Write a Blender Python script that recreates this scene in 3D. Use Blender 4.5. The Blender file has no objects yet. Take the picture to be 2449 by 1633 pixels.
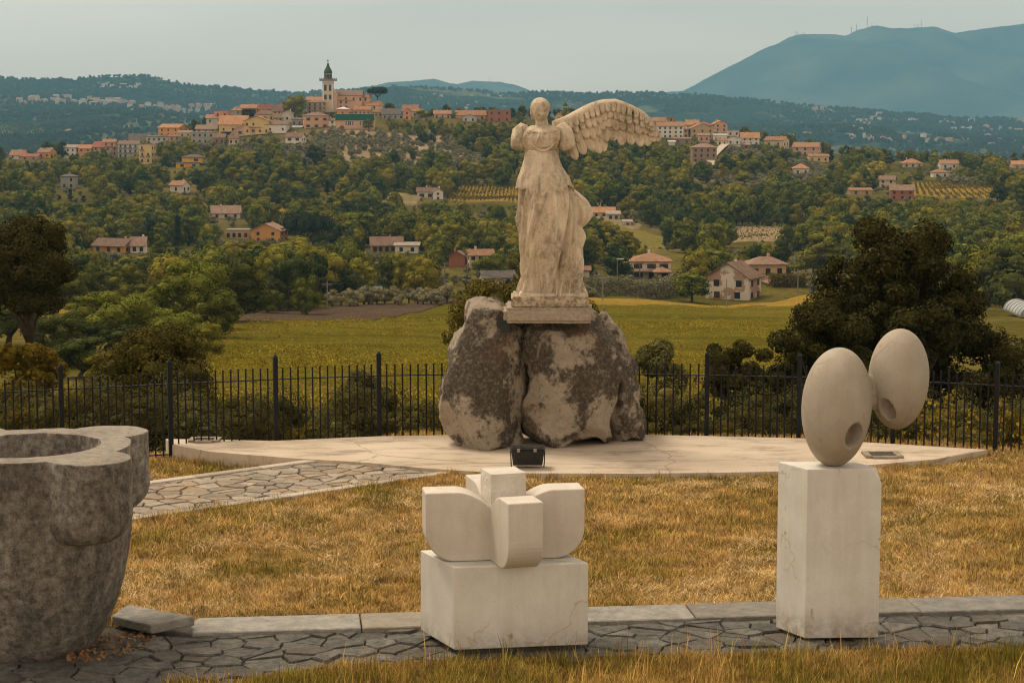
import bpy, bmesh, math, random
import numpy as np
from mathutils import Vector, Matrix, Euler, noise as mnoise

random.seed(7)
RNG = np.random.default_rng(7)
scene = bpy.context.scene
COL = scene.collection
R = math.radians

# ------------------------------------------------------------------ camera
PW, PH = 2449.0, 1633.0            # size of the photograph, used only to turn its measurements into metres
LENS = 70.0
F = PW * LENS / 36.0
CH = 4.1                            # eye height above the lawn
TH = math.atan(566.5 / F)           # the camera looks down a little: horizon 566 px above the centre
cam = bpy.data.cameras.new("camera")
cam.lens = LENS; cam.sensor_width = 36.0; cam.clip_start = 0.5; cam.clip_end = 40000
camo = bpy.data.objects.new("camera", cam); COL.objects.link(camo)
camo.location = (0, 0, CH); camo.rotation_euler = (math.pi / 2 - TH, 0, 0)
scene.camera = camo

# ------------------------------------------------------------------ sky, sun, exposure
SUN_EL, SUN_AZ = 60.0, -50.0        # high, from the left and a little beyond the garden, behind thin cloud
w = bpy.data.worlds.new("World"); scene.world = w; w.use_nodes = True
nt = w.node_tree; nt.nodes.clear()
sky = nt.nodes.new("ShaderNodeTexSky"); sky.sky_type = 'NISHITA'; sky.sun_disc = False
sky.sun_elevation = R(SUN_EL); sky.sun_rotation = R(SUN_AZ)
sky.air_density = 1.0; sky.dust_density = 0.7; sky.ozone_density = 1.0; sky.altitude = 400
hsv = nt.nodes.new("ShaderNodeHueSaturation"); hsv.inputs["Saturation"].default_value = 0.15
tint = nt.nodes.new("ShaderNodeMix"); tint.data_type = 'RGBA'; tint.blend_type = 'MULTIPLY'
tint.inputs[0].default_value = 1.0; tint.inputs[7].default_value = (1.0, 0.785, 0.59, 1)
bg = nt.nodes.new("ShaderNodeBackground"); bg.inputs[1].default_value = 0.15
out = nt.nodes.new("ShaderNodeOutputWorld")
# thin uneven cloud over the whole sky
tcw = nt.nodes.new("ShaderNodeTexCoord"); mpw = nt.nodes.new("ShaderNodeMapping"); mpw.inputs["Scale"].default_value = (1.6, 1.6, 9.0)
nzw = nt.nodes.new("ShaderNodeTexNoise"); nzw.inputs["Scale"].default_value = 1.5; nzw.inputs["Detail"].default_value = 4
rmw = nt.nodes.new("ShaderNodeMapRange"); rmw.inputs[1].default_value = .3; rmw.inputs[2].default_value = .7; rmw.inputs[3].default_value = .95; rmw.inputs[4].default_value = 1.30
cld = nt.nodes.new("ShaderNodeMix"); cld.data_type = 'RGBA'; cld.blend_type = 'MULTIPLY'; cld.inputs[0].default_value = 1.0
nt.links.new(tcw.outputs["Generated"], mpw.inputs[0]); nt.links.new(mpw.outputs[0], nzw.inputs["Vector"]); nt.links.new(nzw.outputs["Fac"], rmw.inputs[0])
nt.links.new(sky.outputs[0], hsv.inputs["Color"]); nt.links.new(hsv.outputs[0], cld.inputs[6]); nt.links.new(rmw.outputs[0], cld.inputs[7]); nt.links.new(cld.outputs[2], tint.inputs[6])
nt.links.new(tint.outputs[2], bg.inputs[0]); nt.links.new(bg.outputs[0], out.inputs[0])
sl = bpy.data.lights.new("sun", 'SUN'); sl.energy = 1.5; sl.angle = R(18); sl.color = (1.0, 0.87, 0.67)
so = bpy.data.objects.new("sun", sl); COL.objects.link(so)
so.rotation_euler = Vector((math.sin(R(SUN_AZ)) * math.cos(R(SUN_EL)), math.cos(R(SUN_AZ)) * math.cos(R(SUN_EL)), math.sin(R(SUN_EL)))).to_track_quat('Z', 'Y').to_euler()
so.location = (-20, -10, 60)
vs = scene.view_settings
vs.view_transform = 'Standard'; vs.look = 'None'; vs.exposure = 0.74; vs.gamma = 1.0; vs.use_curve_mapping = False
scene.render.engine = 'CYCLES'
scene.cycles.use_denoising = True; scene.cycles.use_adaptive_sampling = True; scene.cycles.adaptive_threshold = 0.02; scene.cycles.filter_width = 1.15
scene.cycles.max_bounces = 5; scene.cycles.diffuse_bounces = 2; scene.cycles.glossy_bounces = 2
scene.cycles.transparent_max_bounces = 6; scene.cycles.volume_bounces = 0; scene.cycles.transmission_bounces = 2
scene.cycles.caustics_reflective = False; scene.cycles.caustics_refractive = False

# ------------------------------------------------------------------ measuring helpers
SN, CS = math.sin(TH), math.cos(TH)
def ray(u, v):
    a = (u - PW / 2) / F; q = (PH / 2 - v) / F
    return a, CS + q * SN, -SN + q * CS
def P(u, v, Y):
    a, dy, dz = ray(u, v); t = Y / dy
    return Vector((a * t, Y, CH + dz * t))
def G(u, v, z=0.0):
    a, dy, dz = ray(u, v); t = (z - CH) / dz
    return Vector((a * t, dy * t, z))
def mpp(Y, z=0.0):                   # metres per photo pixel at world Y
    return (Y * CS + (CH - z) * SN) / F
def slope_of_v(v):
    q = (PH / 2 - v) / F
    return (-SN + q * CS) / (CS + q * SN)

# ------------------------------------------------------------------ mesh helpers
class MB:
    def __init__(s): s.v = []; s.f = []
    def add(s, vs_, fs_):
        o = len(s.v); s.v += [tuple(p) for p in vs_]; s.f += [tuple(i + o for i in f) for f in fs_]; return s
    def box(s, c, d, rz=0.0, m=None):
        hx, hy, hz = d[0] / 2, d[1] / 2, d[2] / 2
        pts = [(-hx, -hy, -hz), (hx, -hy, -hz), (hx, hy, -hz), (-hx, hy, -hz), (-hx, -hy, hz), (hx, -hy, hz), (hx, hy, hz), (-hx, hy, hz)]
        cr, sr = math.cos(rz), math.sin(rz)
        pts = [(p[0] * cr - p[1] * sr + c[0], p[0] * sr + p[1] * cr + c[1], p[2] + c[2]) for p in pts]
        return s.add(pts, [(0, 3, 2, 1), (4, 5, 6, 7), (0, 1, 5, 4), (1, 2, 6, 5), (2, 3, 7, 6), (3, 0, 4, 7)])
    def tube(s, pts, rad, n=8, cap=True):
        pts = [Vector(p) for p in pts]; rings = []
        if not hasattr(rad, '__len__'): rad = [rad] * len(pts)
        for i, p in enumerate(pts):
            t = (pts[min(i + 1, len(pts) - 1)] - pts[max(i - 1, 0)]).normalized()
            q = t.to_track_quat('Z', 'Y')
            rings.append([p + q @ Vector((rad[i] * math.cos(2 * math.pi * k / n), rad[i] * math.sin(2 * math.pi * k / n), 0)) for k in range(n)])
        return s.loft(rings, cap, cap)
    def loft(s, rings, cap0=True, cap1=True):
        n = len(rings[0]); vs_ = [p for r in rings for p in r]; fs = []
        for i in range(len(rings) - 1):
            for k in range(n):
                a, b = i * n + k, i * n + (k + 1) % n
                fs.append((a, b, b + n, a + n))
        if cap0: fs.append(tuple(range(n - 1, -1, -1)))
        if cap1: fs.append(tuple((len(rings) - 1) * n + k for k in range(n)))
        return s.add(vs_, fs)
    def prism(s, poly, z0, z1, inset=0.0):
        n = len(poly); cx = sum(p[0] for p in poly) / n; cy = sum(p[1] for p in poly) / n
        top = [(p[0] + (cx - p[0]) * inset, p[1] + (cy - p[1]) * inset, z1) for p in poly]
        return s.loft([[(p[0], p[1], z0) for p in poly], top])
    def mesh(s, name, mat=None, smooth=False):
        me = bpy.data.meshes.new(name); me.from_pydata(s.v, [], s.f); me.update()
        if mat: me.materials.append(mat)
        if smooth: me.polygons.foreach_set('use_smooth', [True] * len(me.polygons))
        return me
    def build(s, name, mat=None, parent=None, smooth=False, loc=None, rz=0):
        return link(name, s.mesh(name, mat, smooth), parent, loc, rz)

def link(name, me, parent=None, loc=None, rz=0.0, scale=None):
    o = bpy.data.objects.new(name, me); COL.objects.link(o)
    if parent: o.parent = parent
    if loc is not None: o.location = loc
    if rz: o.rotation_euler = (0, 0, rz)
    if scale is not None: o.scale = scale if hasattr(scale, '__len__') else (scale,) * 3
    return o
def quads_mesh(name, V, mat=None, k=4):
    """V: (n, k, 3) array, one face of k corners each"""
    n = len(V); me = bpy.data.meshes.new(name)
    me.vertices.add(n * k); me.vertices.foreach_set('co', np.ascontiguousarray(V, dtype=np.float32).ravel())
    me.loops.add(n * k); me.loops.foreach_set('vertex_index', np.arange(n * k, dtype=np.int32))
    me.polygons.add(n); me.polygons.foreach_set('loop_start', np.arange(0, n * k, k, dtype=np.int32))
    me.update(calc_edges=True)
    if mat: me.materials.append(mat)
    return me
def grid_mesh(name, X, Y, Z, mat=None, smooth=True):
    r, c = X.shape; me = bpy.data.meshes.new(name)
    me.vertices.add(r * c); me.vertices.foreach_set('co', np.stack([X, Y, Z], -1).astype(np.float32).ravel())
    i, j = np.meshgrid(np.arange(r - 1), np.arange(c - 1), indexing='ij'); a = (i * c + j).ravel()
    q = np.stack([a, a + 1, a + c + 1, a + c], -1).astype(np.int32)
    me.loops.add(q.size); me.loops.foreach_set('vertex_index', q.ravel())
    me.polygons.add(len(q)); me.polygons.foreach_set('loop_start', np.arange(0, q.size, 4, dtype=np.int32))
    me.update(calc_edges=True)
    if smooth: me.polygons.foreach_set('use_smooth', np.ones(len(q), dtype=bool))
    if mat: me.materials.append(mat)
    return me
def bevel(o, width, seg=2):
    me = o.data; bm = bmesh.new(); bm.from_mesh(me)
    bmesh.ops.remove_doubles(bm, verts=bm.verts, dist=1e-5)
    es = [e for e in bm.edges if len(e.link_faces) == 2 and e.calc_face_angle(0) > 0.35]
    bmesh.ops.bevel(bm, geom=es, offset=width, segments=seg, affect='EDGES', profile=0.5)
    bm.to_mesh(me); bm.free(); me.update()
    return o
def empty(name, loc=(0, 0, 0), rz=0.0):
    o = bpy.data.objects.new(name, None); COL.objects.link(o)
    o.location = loc; o.rotation_euler = (0, 0, rz); o.empty_display_size = 0.3
    return o
def tag(o, label=None, cat=None, group=None, kind=None):
    if label: o['label'] = label
    if cat: o['category'] = cat
    if group: o['group'] = group
    if kind: o['kind'] = kind
    return o
def struct(o, label=None): return tag(o, label, kind='structure')
def inpoly(x, y, poly):
    x = np.asarray(x, float); y = np.asarray(y, float); ins = np.zeros(x.shape, bool); n = len(poly); j = n - 1
    for i in range(n):
        xi, yi, xj, yj = poly[i][0], poly[i][1], poly[j][0], poly[j][1]
        c = ((yi > y) != (yj > y)) & (x < (xj - xi) * (y - yi) / (yj - yi + 1e-12) + xi)
        ins ^= c; j = i
    return ins
# smooth value noise on arrays
_perm = RNG.random((256, 256))
def vnoise(x, y):
    x = np.asarray(x, float); y = np.asarray(y, float)
    xi = np.floor(x).astype(int); yi = np.floor(y).astype(int); fx = x - xi; fy = y - yi
    fx = fx * fx * (3 - 2 * fx); fy = fy * fy * (3 - 2 * fy)
    g = lambda a, b: _perm[a % 256, b % 256]
    return (g(xi, yi) * (1 - fx) + g(xi + 1, yi) * fx) * (1 - fy) + (g(xi, yi + 1) * (1 - fx) + g(xi + 1, yi + 1) * fx) * fy
def fbm(x, y, o=4):
    s = 0; a = .5
    for _ in range(o): s = s + a * (vnoise(x, y) - .5); x = x * 2.03 + 17.1; y = y * 2.03 + 5.7; a *= .5
    return s * 2

# ------------------------------------------------------------------ materials
class NM:
    def __init__(s, name):
        s.m = bpy.data.materials.new(name); s.m.use_nodes = True; s.t = s.m.node_tree; s.n = s.t.nodes
        s.b = s.n["Principled BSDF"]; s.b.inputs["Roughness"].default_value = .85
        s.b.inputs["Specular IOR Level"].default_value = .25
    def new(s, t, **kw):
        n = s.n.new(t)
        for k, v in kw.items(): setattr(n, k, v)
        return n
    def ln(s, a, b): s.t.links.new(a, b)
    def coord(s, kind='Object'):
        if kind == 'World':
            return s.new("ShaderNodeNewGeometry").outputs["Position"]
        return s.new("ShaderNodeTexCoord").outputs[kind]
    def map(s, co, scale=(1, 1, 1), rot=(0, 0, 0)):
        m = s.new("ShaderNodeMapping"); m.inputs["Scale"].default_value = scale; m.inputs["Rotation"].default_value = rot
        s.ln(co, m.inputs["Vector"]); return m.outputs[0]
    def noise(s, co, scale, detail=5, rough=.6, dist=0.0):
        n = s.new("ShaderNodeTexNoise"); n.inputs["Scale"].default_value = scale; n.inputs["Detail"].default_value = detail
        n.inputs["Roughness"].default_value = rough; n.inputs["Distortion"].default_value = dist
        s.ln(co, n.inputs["Vector"]); return n.outputs["Fac"]
    def ramp(s, fac, stops):
        r = s.new("ShaderNodeValToRGB"); e = r.color_ramp.elements
        while len(e) < len(stops): e.new(0.5)
        for i, (p, c) in enumerate(stops):
            e[i].position = p; e[i].color = (c, c, c, 1) if not hasattr(c, '__len__') else (*c, 1)
        s.ln(fac, r.inputs[0]); return r.outputs[0]
    def mix(s, fac, a, b, mode='MIX'):
        m = s.new("ShaderNodeMix", data_type='RGBA', blend_type=mode)
        for sock, val in ((m.inputs[0], fac), (m.inputs[6], a), (m.inputs[7], b)):
            if hasattr(val, 'is_linked') or hasattr(val, 'links'): s.ln(val, sock)
            elif hasattr(val, '__len__'): sock.default_value = (*val[:3], 1)
            else: sock.default_value = val
        return m.outputs[2]
    def color(s, c):
        if hasattr(c, 'links'): s.ln(c, s.b.inputs["Base Color"])
        else: s.b.inputs["Base Color"].default_value = (*c, 1)
    def bump(s, h, strength=.5, dist=.02):
        b = s.new("ShaderNodeBump"); b.inputs["Strength"].default_value = strength; b.inputs["Distance"].default_value = dist
        s.ln(h, b.inputs["Height"]); s.ln(b.outputs[0], s.b.inputs["Normal"])
    def math(s, op, a, b):
        m = s.new("ShaderNodeMath", operation=op)
        for i, val in enumerate((a, b)):
            if hasattr(val, 'links'): s.ln(val, m.inputs[i])
            else: m.inputs[i].default_value = val
        return m.outputs[0]

def simple(name, c, c2=None, scale=3, rough=.85, bump=0, bscale=20, bdist=.02, rand=0.0, coord='Object', spec=.25, detail=5):
    m = NM(name); co = m.coord(coord); m.b.inputs["Roughness"].default_value = rough; m.b.inputs["Specular IOR Level"].default_value = spec
    col = c
    if c2 is not None: col = m.mix(m.ramp(m.noise(co, scale, detail), [(.35, 0), (.65, 1)]), c, c2)
    if rand:
        oi = m.new("ShaderNodeObjectInfo"); k = m.ramp(oi.outputs["Random"], [(0, 1 - rand), (1, 1 + rand * .6)])
        col = m.mix(1.0, col, k, 'MULTIPLY')
    m.color(col)
    if bump: m.bump(m.noise(co, bscale, 6), bump, bdist)
    return m.m

def leafmat(name, dark, light, yellow=None, hue=.25, clump=.6, transl=.15):
    """foliage colour: differs from leaf to leaf, from clump to clump and from tree to tree"""
    m = NM(name); g = m.new("ShaderNodeNewGeometry"); co = m.coord('Object'); oi = m.new("ShaderNodeObjectInfo")
    f = m.math('ADD', m.math('MULTIPLY', g.outputs["Random Per Island"], .55), m.math('MULTIPLY', m.noise(co, clump, 3), .6))
    c = m.mix(m.ramp(f, [(.25, 0), (.85, 1)]), dark, light)
    if yellow is not None:
        c = m.mix(m.math('MULTIPLY', m.ramp(oi.outputs["Random"], [(.35, 0), (1, 1)]), .75), c, yellow)
    k = m.ramp(m.math('FRACT', m.math('MULTIPLY', oi.outputs["Random"], 7.31), 0), [(0, 1 - hue), (1, 1 + hue)])
    c = m.mix(1.0, c, k, 'MULTIPLY')
    m.color(c); m.b.inputs["Roughness"].default_value = .8; m.b.inputs["Specular IOR Level"].default_value = .02
    if transl:
        t = m.new("ShaderNodeBsdfTranslucent"); m.ln(c, t.inputs[0]); mx = m.new("ShaderNodeMixShader"); mx.inputs[0].default_value = transl
        m.ln(m.b.outputs[0], mx.inputs[1]); m.ln(t.outputs[0], mx.inputs[2]); m.ln(mx.outputs[0], m.n["Material Output"].inputs[0])
    return m.m

# ================================================================== LAND
V800 = 470.0
YK = [20, 24.6, 30, 45, 70, 110, 180, 260, 330, 400, 480, 560, 620, 700, 800]
ZK = [-.45, -.45, -1.6, -4.4, -7.6, -11.8, -17.2, -23.0, -28.4, -32.6, -35.2, -37.4, -38.2, -36.4]
ZK.append(CH + slope_of_v(V800) * 800)
RU = [-900, 0, 200, 330, 420, 500, 560, 650, 720, 800, 880, 950, 1000, 1200, 1350, 1500, 1600, 1700, 1760, 1850, 1950, 2100, 2300, 2449, 3300]
RV = [400, 380, 374, 352, 328, 303, 284, 270, 263, 259, 263, 273, 278, 282, 285, 298, 308, 318, 328, 347, 367, 386, 396, 401, 420]
def slope_arr(v):
    q = (PH / 2 - v) / F
    return (-SN + q * CS) / (CS + q * SN)
def Tz(x, y):
    """height of the land beyond the fence"""
    x = np.asarray(x, float); y = np.asarray(y, float)
    u = PW / 2 + F * x / (np.maximum(y, 20) * .997)
    z1 = np.interp(y, YK, ZK)
    rv = np.interp(u, RU, RV)
    s = np.clip((y - 800) / 300.0, 0, 1) ** .9
    z2 = CH + slope_arr(V800 + (rv - V800) * s) * y
    zr = CH + slope_arr(rv) * 1100
    z3 = zr - .02 * (y - 1100) - np.maximum(y - 1170, 0) * .11
    z3 = np.maximum(z3, -95 - (y - 1100) * .002)
    z = np.where(y <= 800, z1, np.where(y <= 1100, z2, z3))
    return z + fbm(x / 40, y / 40, 3) * np.clip((y - 60) / 300, 0, 1) * 3.0 + fbm(x / 9, y / 9, 2) * np.clip((y - 28) / 60, 0, 1) * .25
def hitY(u, v, y0=26.0, y1=1108.0):
    a, dy, dz = ray(u, v)
    ys = np.exp(np.linspace(math.log(y0), math.log(y1), 500)); t = ys / dy
    below = np.nonzero(CH + dz * t < Tz(a * t, ys))[0]
    return float(ys[below[0]]) if len(below) else y1
def hit(u, v, lift=0.0):
    Y = hitY(u, v); p = P(u, v, Y); p.z = float(Tz(p.x, p.y)) + lift
    return p

M = {}
m = NM("hillside_grass"); co = m.coord('World')
c = m.mix(m.ramp(m.noise(co, .035, 6), [(.40, 0), (.60, 1)]), (.080, .074, .016), (.150, .120, .030))
c = m.mix(m.ramp(m.noise(co, .012, 4), [(.55, 0), (.70, 1)]), c, (.21, .155, .075))
c = m.mix(m.ramp(m.noise(co, .9, 4), [(.3, .65), (.7, 1.2)]), (0, 0, 0), c, 'MIX') if False else c
m.color(m.mix(1.0, c, m.ramp(m.noise(co, .7, 5), [(.3, .6), (.7, 1.15)]), 'MULTIPLY'))
m.b.inputs['Specular IOR Level'].default_value = 0; m.bump(m.noise(co, 1.2, 6), .8, .4); M['hill'] = m.m

ay = np.concatenate([np.linspace(20.5, 30, 18), np.exp(np.linspace(math.log(30.5), math.log(1400), 330)), np.linspace(1500, 15200, 18)])
ax = np.linspace(-.95, .95, 300); ax = ax * (0.35 + 0.65 * np.abs(ax) / .95)
AY, AX = np.meshgrid(ay, ax, indexing='ij'); XX = AX * AY
struct(link("hillside", grid_mesh("hillside", XX, AY, Tz(XX, AY), M['hill'])), "wooded farmland slope between the fence and the hilltop village")

# -------- far hills
FU = [-1500, 0, 60, 180, 280, 350, 420, 490, 560, 640, 700, 800, 900, 960, 1050, 1150, 1200, 1300, 1400, 1500, 1560, 1650, 1700, 1800, 1900, 2000, 2100, 2250, 2400, 2449, 3800]
FV = [200, 188, 192, 191, 181, 183, 195, 206, 213, 219, 224, 216, 213, 208, 212, 219, 226, 222, 226, 223, 224, 227, 230, 241, 251, 259, 268, 280, 286, 290, 330]
FY0, FY1 = 2400.0, 6200.0
def Fz(x, y):
    x = np.asarray(x, float); y = np.asarray(y, float)
    u = PW / 2 + F * x / (y * .997)
    fv = np.interp(u, FU, FV) - fbm(u / 60, y / 7000, 3) * 5
    s = np.clip((y - FY0) / (FY1 - FY0), 0, 1)
    v = 440 + (fv - 440) * s ** .8
    z = CH + slope_arr(v) * y + fbm(x / 560, y / 850, 4) * 60 * np.clip((y - FY0) / 800, 0, 1) * np.clip((FY1 - y) / 1500, 0.0, 1)
    zr = CH + slope_arr(fv) * FY1
    return np.where(y <= FY1, z, zr - (y - FY1) * .25)
m = NM("far_hill_cover"); co = m.coord('World')
f1 = m.ramp(m.noise(co, .0026, 7, .65), [(.50, 0), (.56, 1)])
c = m.mix(f1, (.020, .036, .018), (.120, .125, .058))
c = m.mix(m.ramp(m.noise(co, .0065, 5), [(.66, 0), (.70, 1)]), c, (.21, .17, .10))
m.color(m.mix(1.0, c, m.ramp(m.noise(co, .03, 5), [(.3, .55), (.7, 1.25)]), 'MULTIPLY'))
m.bump(m.noise(co, .045, 5), .9, 14.0); m.b.inputs['Specular IOR Level'].default_value = 0; M['farhill'] = m.m
fy = np.linspace(2300, 7200, 210); fx = np.linspace(-.62, .62, 420)
FY, FX = np.meshgrid(fy, fx, indexing='ij'); FXX = FX * FY
struct(link("far_hills", grid_mesh("far_hills", FXX, FY, Fz(FXX, FY) + fbm(FXX / 22, FY / 22, 2) * 8, M['farhill'])), "hazy blue-green hills behind the hilltop village")

# -------- mountains
def ridge_mesh(name, us, vs_, Y, depth, mat, foot, amp, nu=260, nd=60):
    u = np.linspace(us[0], us[-1], nu); top = np.interp(u, us, vs_) - fbm(u / 30, u * 0 + 3.3, 4) * 3.0
    zt = CH + slope_arr(top) * Y; x = (u - PW / 2) / F * Y
    d = np.linspace(0, 1, nd)
    D, ZT = np.meshgrid(d, zt, indexing='ij'); X = np.meshgrid(d, x, indexing='ij')[1]
    s = np.abs(D - .6) / .6
    prof = np.where(D <= .6, 1 - (1 - D / .6) ** 1.0, 1 - ((D - .6) / .4) ** 1.3)
    rid = fbm(X / 1100 + D * .8, D * 3.2, 5) * amp * np.sin(np.clip(D / .6, 0, 1) * math.pi) * (D < .6)
    Z = foot + (ZT - foot) * prof + rid
    return struct(link(name, grid_mesh(name, X, Y - depth * .6 + D * depth, Z, mat)))
M['mount'] = simple("mountain_scrub", (.020, .034, .022), (.115, .120, .080), .0016, coord='World', bump=.6, bscale=.012, bdist=35, spec=0)
MU = [1150, 1615, 1680, 1750, 1800, 1850, 1880, 1910, 1990, 2012, 2040, 2080, 2120, 2180, 2220, 2270, 2330, 2400, 2449, 2800, 3400]
MV = [262, 227, 190, 155, 130, 106, 89, 80, 83, 87, 72, 62, 70, 66, 63, 78, 70, 60, 54, 40, 90]
tag(ridge_mesh("mountain", MU, MV, 14000, 5200, M['mount'], -200, 400), "long blue-green mountain ridge with radio masts")
tag(ridge_mesh("distant_mountain", [600, 890, 930, 985, 1040, 1075, 1100, 1130, 1180, 1230, 1275, 1500], [240, 206, 197, 194, 189, 198, 201, 192, 195, 203, 219, 240], 13300, 3600, M['mount'], -200, 260),
    "pale far-off mountain crest above the middle hills")

# -------- haze: the air between here and the mountains
hz = MB().box((0, 7950, 290), (19000, 17100, 1010))
hm = bpy.data.materials.new("haze_air"); hm.use_nodes = True; hn = hm.node_tree; hn.nodes.clear()
pv = hn.nodes.new("ShaderNodeVolumePrincipled"); ho = hn.nodes.new("ShaderNodeOutputMaterial")
pv.inputs["Color"].default_value = (.265, .60, .85, 1); pv.inputs["Density"].default_value = 0.000095
pv.inputs["Absorption Color"].default_value = (0, 0, 0, 1)
hn.links.new(pv.outputs[0], ho.inputs["Volume"])
tag(hz.build("haze", hm), kind='stuff')

# -------- patches of farmland laid on the slope
def patch(name, mat, quad, label, n=40, lift=.35, flat=None):
    c = [hit(*q) for q in quad]
    s, t = np.meshgrid(np.linspace(0, 1, n), np.linspace(0, 1, n), indexing='ij')
    def bl(k): return (c[0][k] * (1 - t) + c[1][k] * t) * (1 - s) + (c[3][k] * (1 - t) + c[2][k] * t) * s
    X, Y = bl(0), bl(1)
    X = X + fbm(X / 14, Y / 14, 2) * 2.0 * (np.abs(t - .5) * 2) ** 4; Y = Y + fbm(X / 14 + 9, Y / 14, 2) * 3.0 * (np.abs(s - .5) * 2) ** 4
    Z = Tz(X, Y) + lift; Z[0, :] -= lift + .5; Z[-1, :] -= lift + .5; Z[:, 0] -= lift + .5; Z[:, -1] -= lift + .5      # edges run into the ground
    return struct(link(name, grid_mesh(name, X, Y, Z, mat)), label)
def fieldmat(name, a, b, c3, sx=.05, sy=.3, fine=1.5, bump=.7, rot=.0):
    m = NM(name); co = m.coord('World'); st = m.map(co, (sx, sy, .1), (0, 0, rot))
    c = m.mix(m.ramp(m.noise(st, 1.0, 6, .6, .6), [(.38, 0), (.62, 1)]), a, b)
    c = m.mix(m.ramp(m.noise(co, .02, 4), [(.5, 0), (.72, 1)]), c, c3)
    c = m.mix(1.0, c, m.ramp(m.noise(co, fine, 6, .75), [(.30, .45), (.68, 1.3)]), 'MULTIPLY')
    m.b.inputs['Specular IOR Level'].default_value = 0; m.color(c); m.bump(m.noise(co, fine * 1.5, 6), bump, .5); return m.m
M['meadow'] = fieldmat("meadow_grass", (.120, .110, .014), (.205, .175, .024), (.28, .215, .042), .035, .30, 3.2, 1.0, rot=.16)
M['plough'] = fieldmat("ploughed_soil", (.085, .060, .040), (.13, .092, .060), (.10, .085, .05), .1, 1.2, 2.5)
M['dry'] = fieldmat("dry_earth", (.30, .215, .125), (.36, .26, .155), (.20, .17, .075), .06, .12, .6)
M['gold'] = fieldmat("golden_stubble", (.27, .175, .030), (.33, .22, .045), (.20, .155, .025), .05, .3, 1.0)
M['paleg'] = fieldmat("pale_grass", (.17, .145, .035), (.22, .18, .05), (.15, .12, .03), .05, .3, 1.0)
FIELDS = []
def field(name, mat, quad, label, lift=.35, n=40, clear=True):
    o = patch(name, M[mat], quad, label, n, lift)
    if clear: FIELDS.append(quad)
    return o
field("meadow", 'meadow', [(500, 772), (2050, 706), (2050, 925), (430, 915)], "sloping yellow-green meadow behind the iron fence", .12, n=140)
field("meadow_strip", 'gold', [(1380, 716), (1960, 706), (1960, 724), (1380, 738)], "dry pale grass strip along the top of the meadow", .25)
field("ploughed_strip", 'plough', [(540, 752), (1120, 712), (1120, 731), (535, 780)], "bare brown ploughed strip at the top of the meadow", .25)
field("grass_strip", 'gold', [(130, 729), (285, 728), (285, 747), (130, 752)], "golden grass strip between the trees at left", .4)
field("small_field", 'paleg', [(328, 618), (372, 618), (372, 642), (328, 642)], "small pale green field among the trees at left", .5)
field("dry_slope", 'dry', [(770, 318), (1060, 330), (1170, 396), (780, 394)], "dry ochre olive slope below the church village", .5, clear=False)
field("dry_clearing", 'dry', [(920, 462), (1010, 470), (1000, 492), (900, 486)], "dry earth clearing beside the lone white farmhouse", .5)
field("vineyard_ground", 'gold', [(1095, 448), (1262, 452), (1262, 496), (1068, 484)], "golden vineyard ground left of the statue", .5)
field("hill_field", 'paleg', [(1440, 538), (1540, 555), (1715, 592), (1560, 600)], "pale green field on the slope right of the statue", .5)
field("vineyard_terrace", 'dry', [(1740, 548), (1930, 545), (1960, 578), (1720, 586)], "terraced vineyard ground behind the farmhouse", .5)
field("vineyard_plot", 'gold', [(2175, 440), (2330, 446), (2440, 478), (2170, 470)], "golden vineyard plot beside the brick house at right", .5)
field("golden_strip", 'gold', [(628, 500), (690, 500), (690, 512), (628, 512)], "narrow golden field strip among the trees", .5)
field("dry_bank", 'dry', [(1420, 520), (1540, 545), (1500, 560), (1380, 545)], "dry bank beside the orange-roofed farm buildings", .45, clear=False)

# ================================================================== GARDEN GROUND
def lawn_z(x, y):
    x = np.asarray(x, float); y = np.asarray(y, float)
    s = np.clip((y - 19.6) / 3.0, 0, 1) * np.clip((-x - 1.2) / 1.5, 0, 1)
    return -.10 * s * s * (3 - 2 * s) + fbm(x / 1.6, y / 1.6, 3) * .03
# fence posts, from the photograph's post tops
FZ = 1.10
fl_px = [(144, 870), (405, 858.5), (658, 848), (905.7, 840)]
fr_px = [(1692, 839.5), (1913, 843.5), (2140, 851), (2386, 861.5)]
fpl = [G(u, v, FZ) for u, v in fl_px]; fpr = [G(u, v, FZ) for u, v in fr_px]
d0 = fpl[0] - fpl[1]; fpl = [fpl[0] + d0 * k for k in (5, 4, 3, 2, 1)] + fpl
d1 = fpr[-1] - fpr[-2]; fpr = fpr + [fpr[-1] + d1 * k for k in (1, 2, 3)]
mid = [fpl[-1].lerp(fpr[0], k / 3) + Vector((0, .14 if k in (1, 2) else 0, 0)) for k in (1, 2)]
# the lawn
m = NM("dry_lawn_soil"); co = m.coord('World')
c = m.mix(m.ramp(m.noise(co, 1.1, 5), [(.42, 0), (.62, 1)]), (.24, .140, .045), (.14, .100, .022))
m.color(m.mix(1.0, c, m.ramp(m.noise(co, 22, 6, .7), [(.3, .45), (.7, 1.15)]), 'MULTIPLY')); m.b.inputs['Specular IOR Level'].default_value = .05; m.bump(m.noise(co, 40, 6), 1.0, .03); M['lawn'] = m.m
def back_y(x):
    xs = [p.x for p in fpl + mid + fpr]; ys = [p.y for p in fpl + mid + fpr]
    return np.interp(x, xs, ys)
gx = np.linspace(-16, 16, 200); gt = np.linspace(0, 1, 170)
GT, GX = np.meshgrid(gt, gx, indexing='ij'); GY = -6 + (back_y(GX) + .45 + 6) * GT ** .8
GZ = lawn_z(GX, GY); GZ[-1] -= .6
struct(link("lawn", grid_mesh("lawn", GX, GY, GZ, M['lawn'])), "mown dry golden lawn of the sculpture garden")

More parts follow.
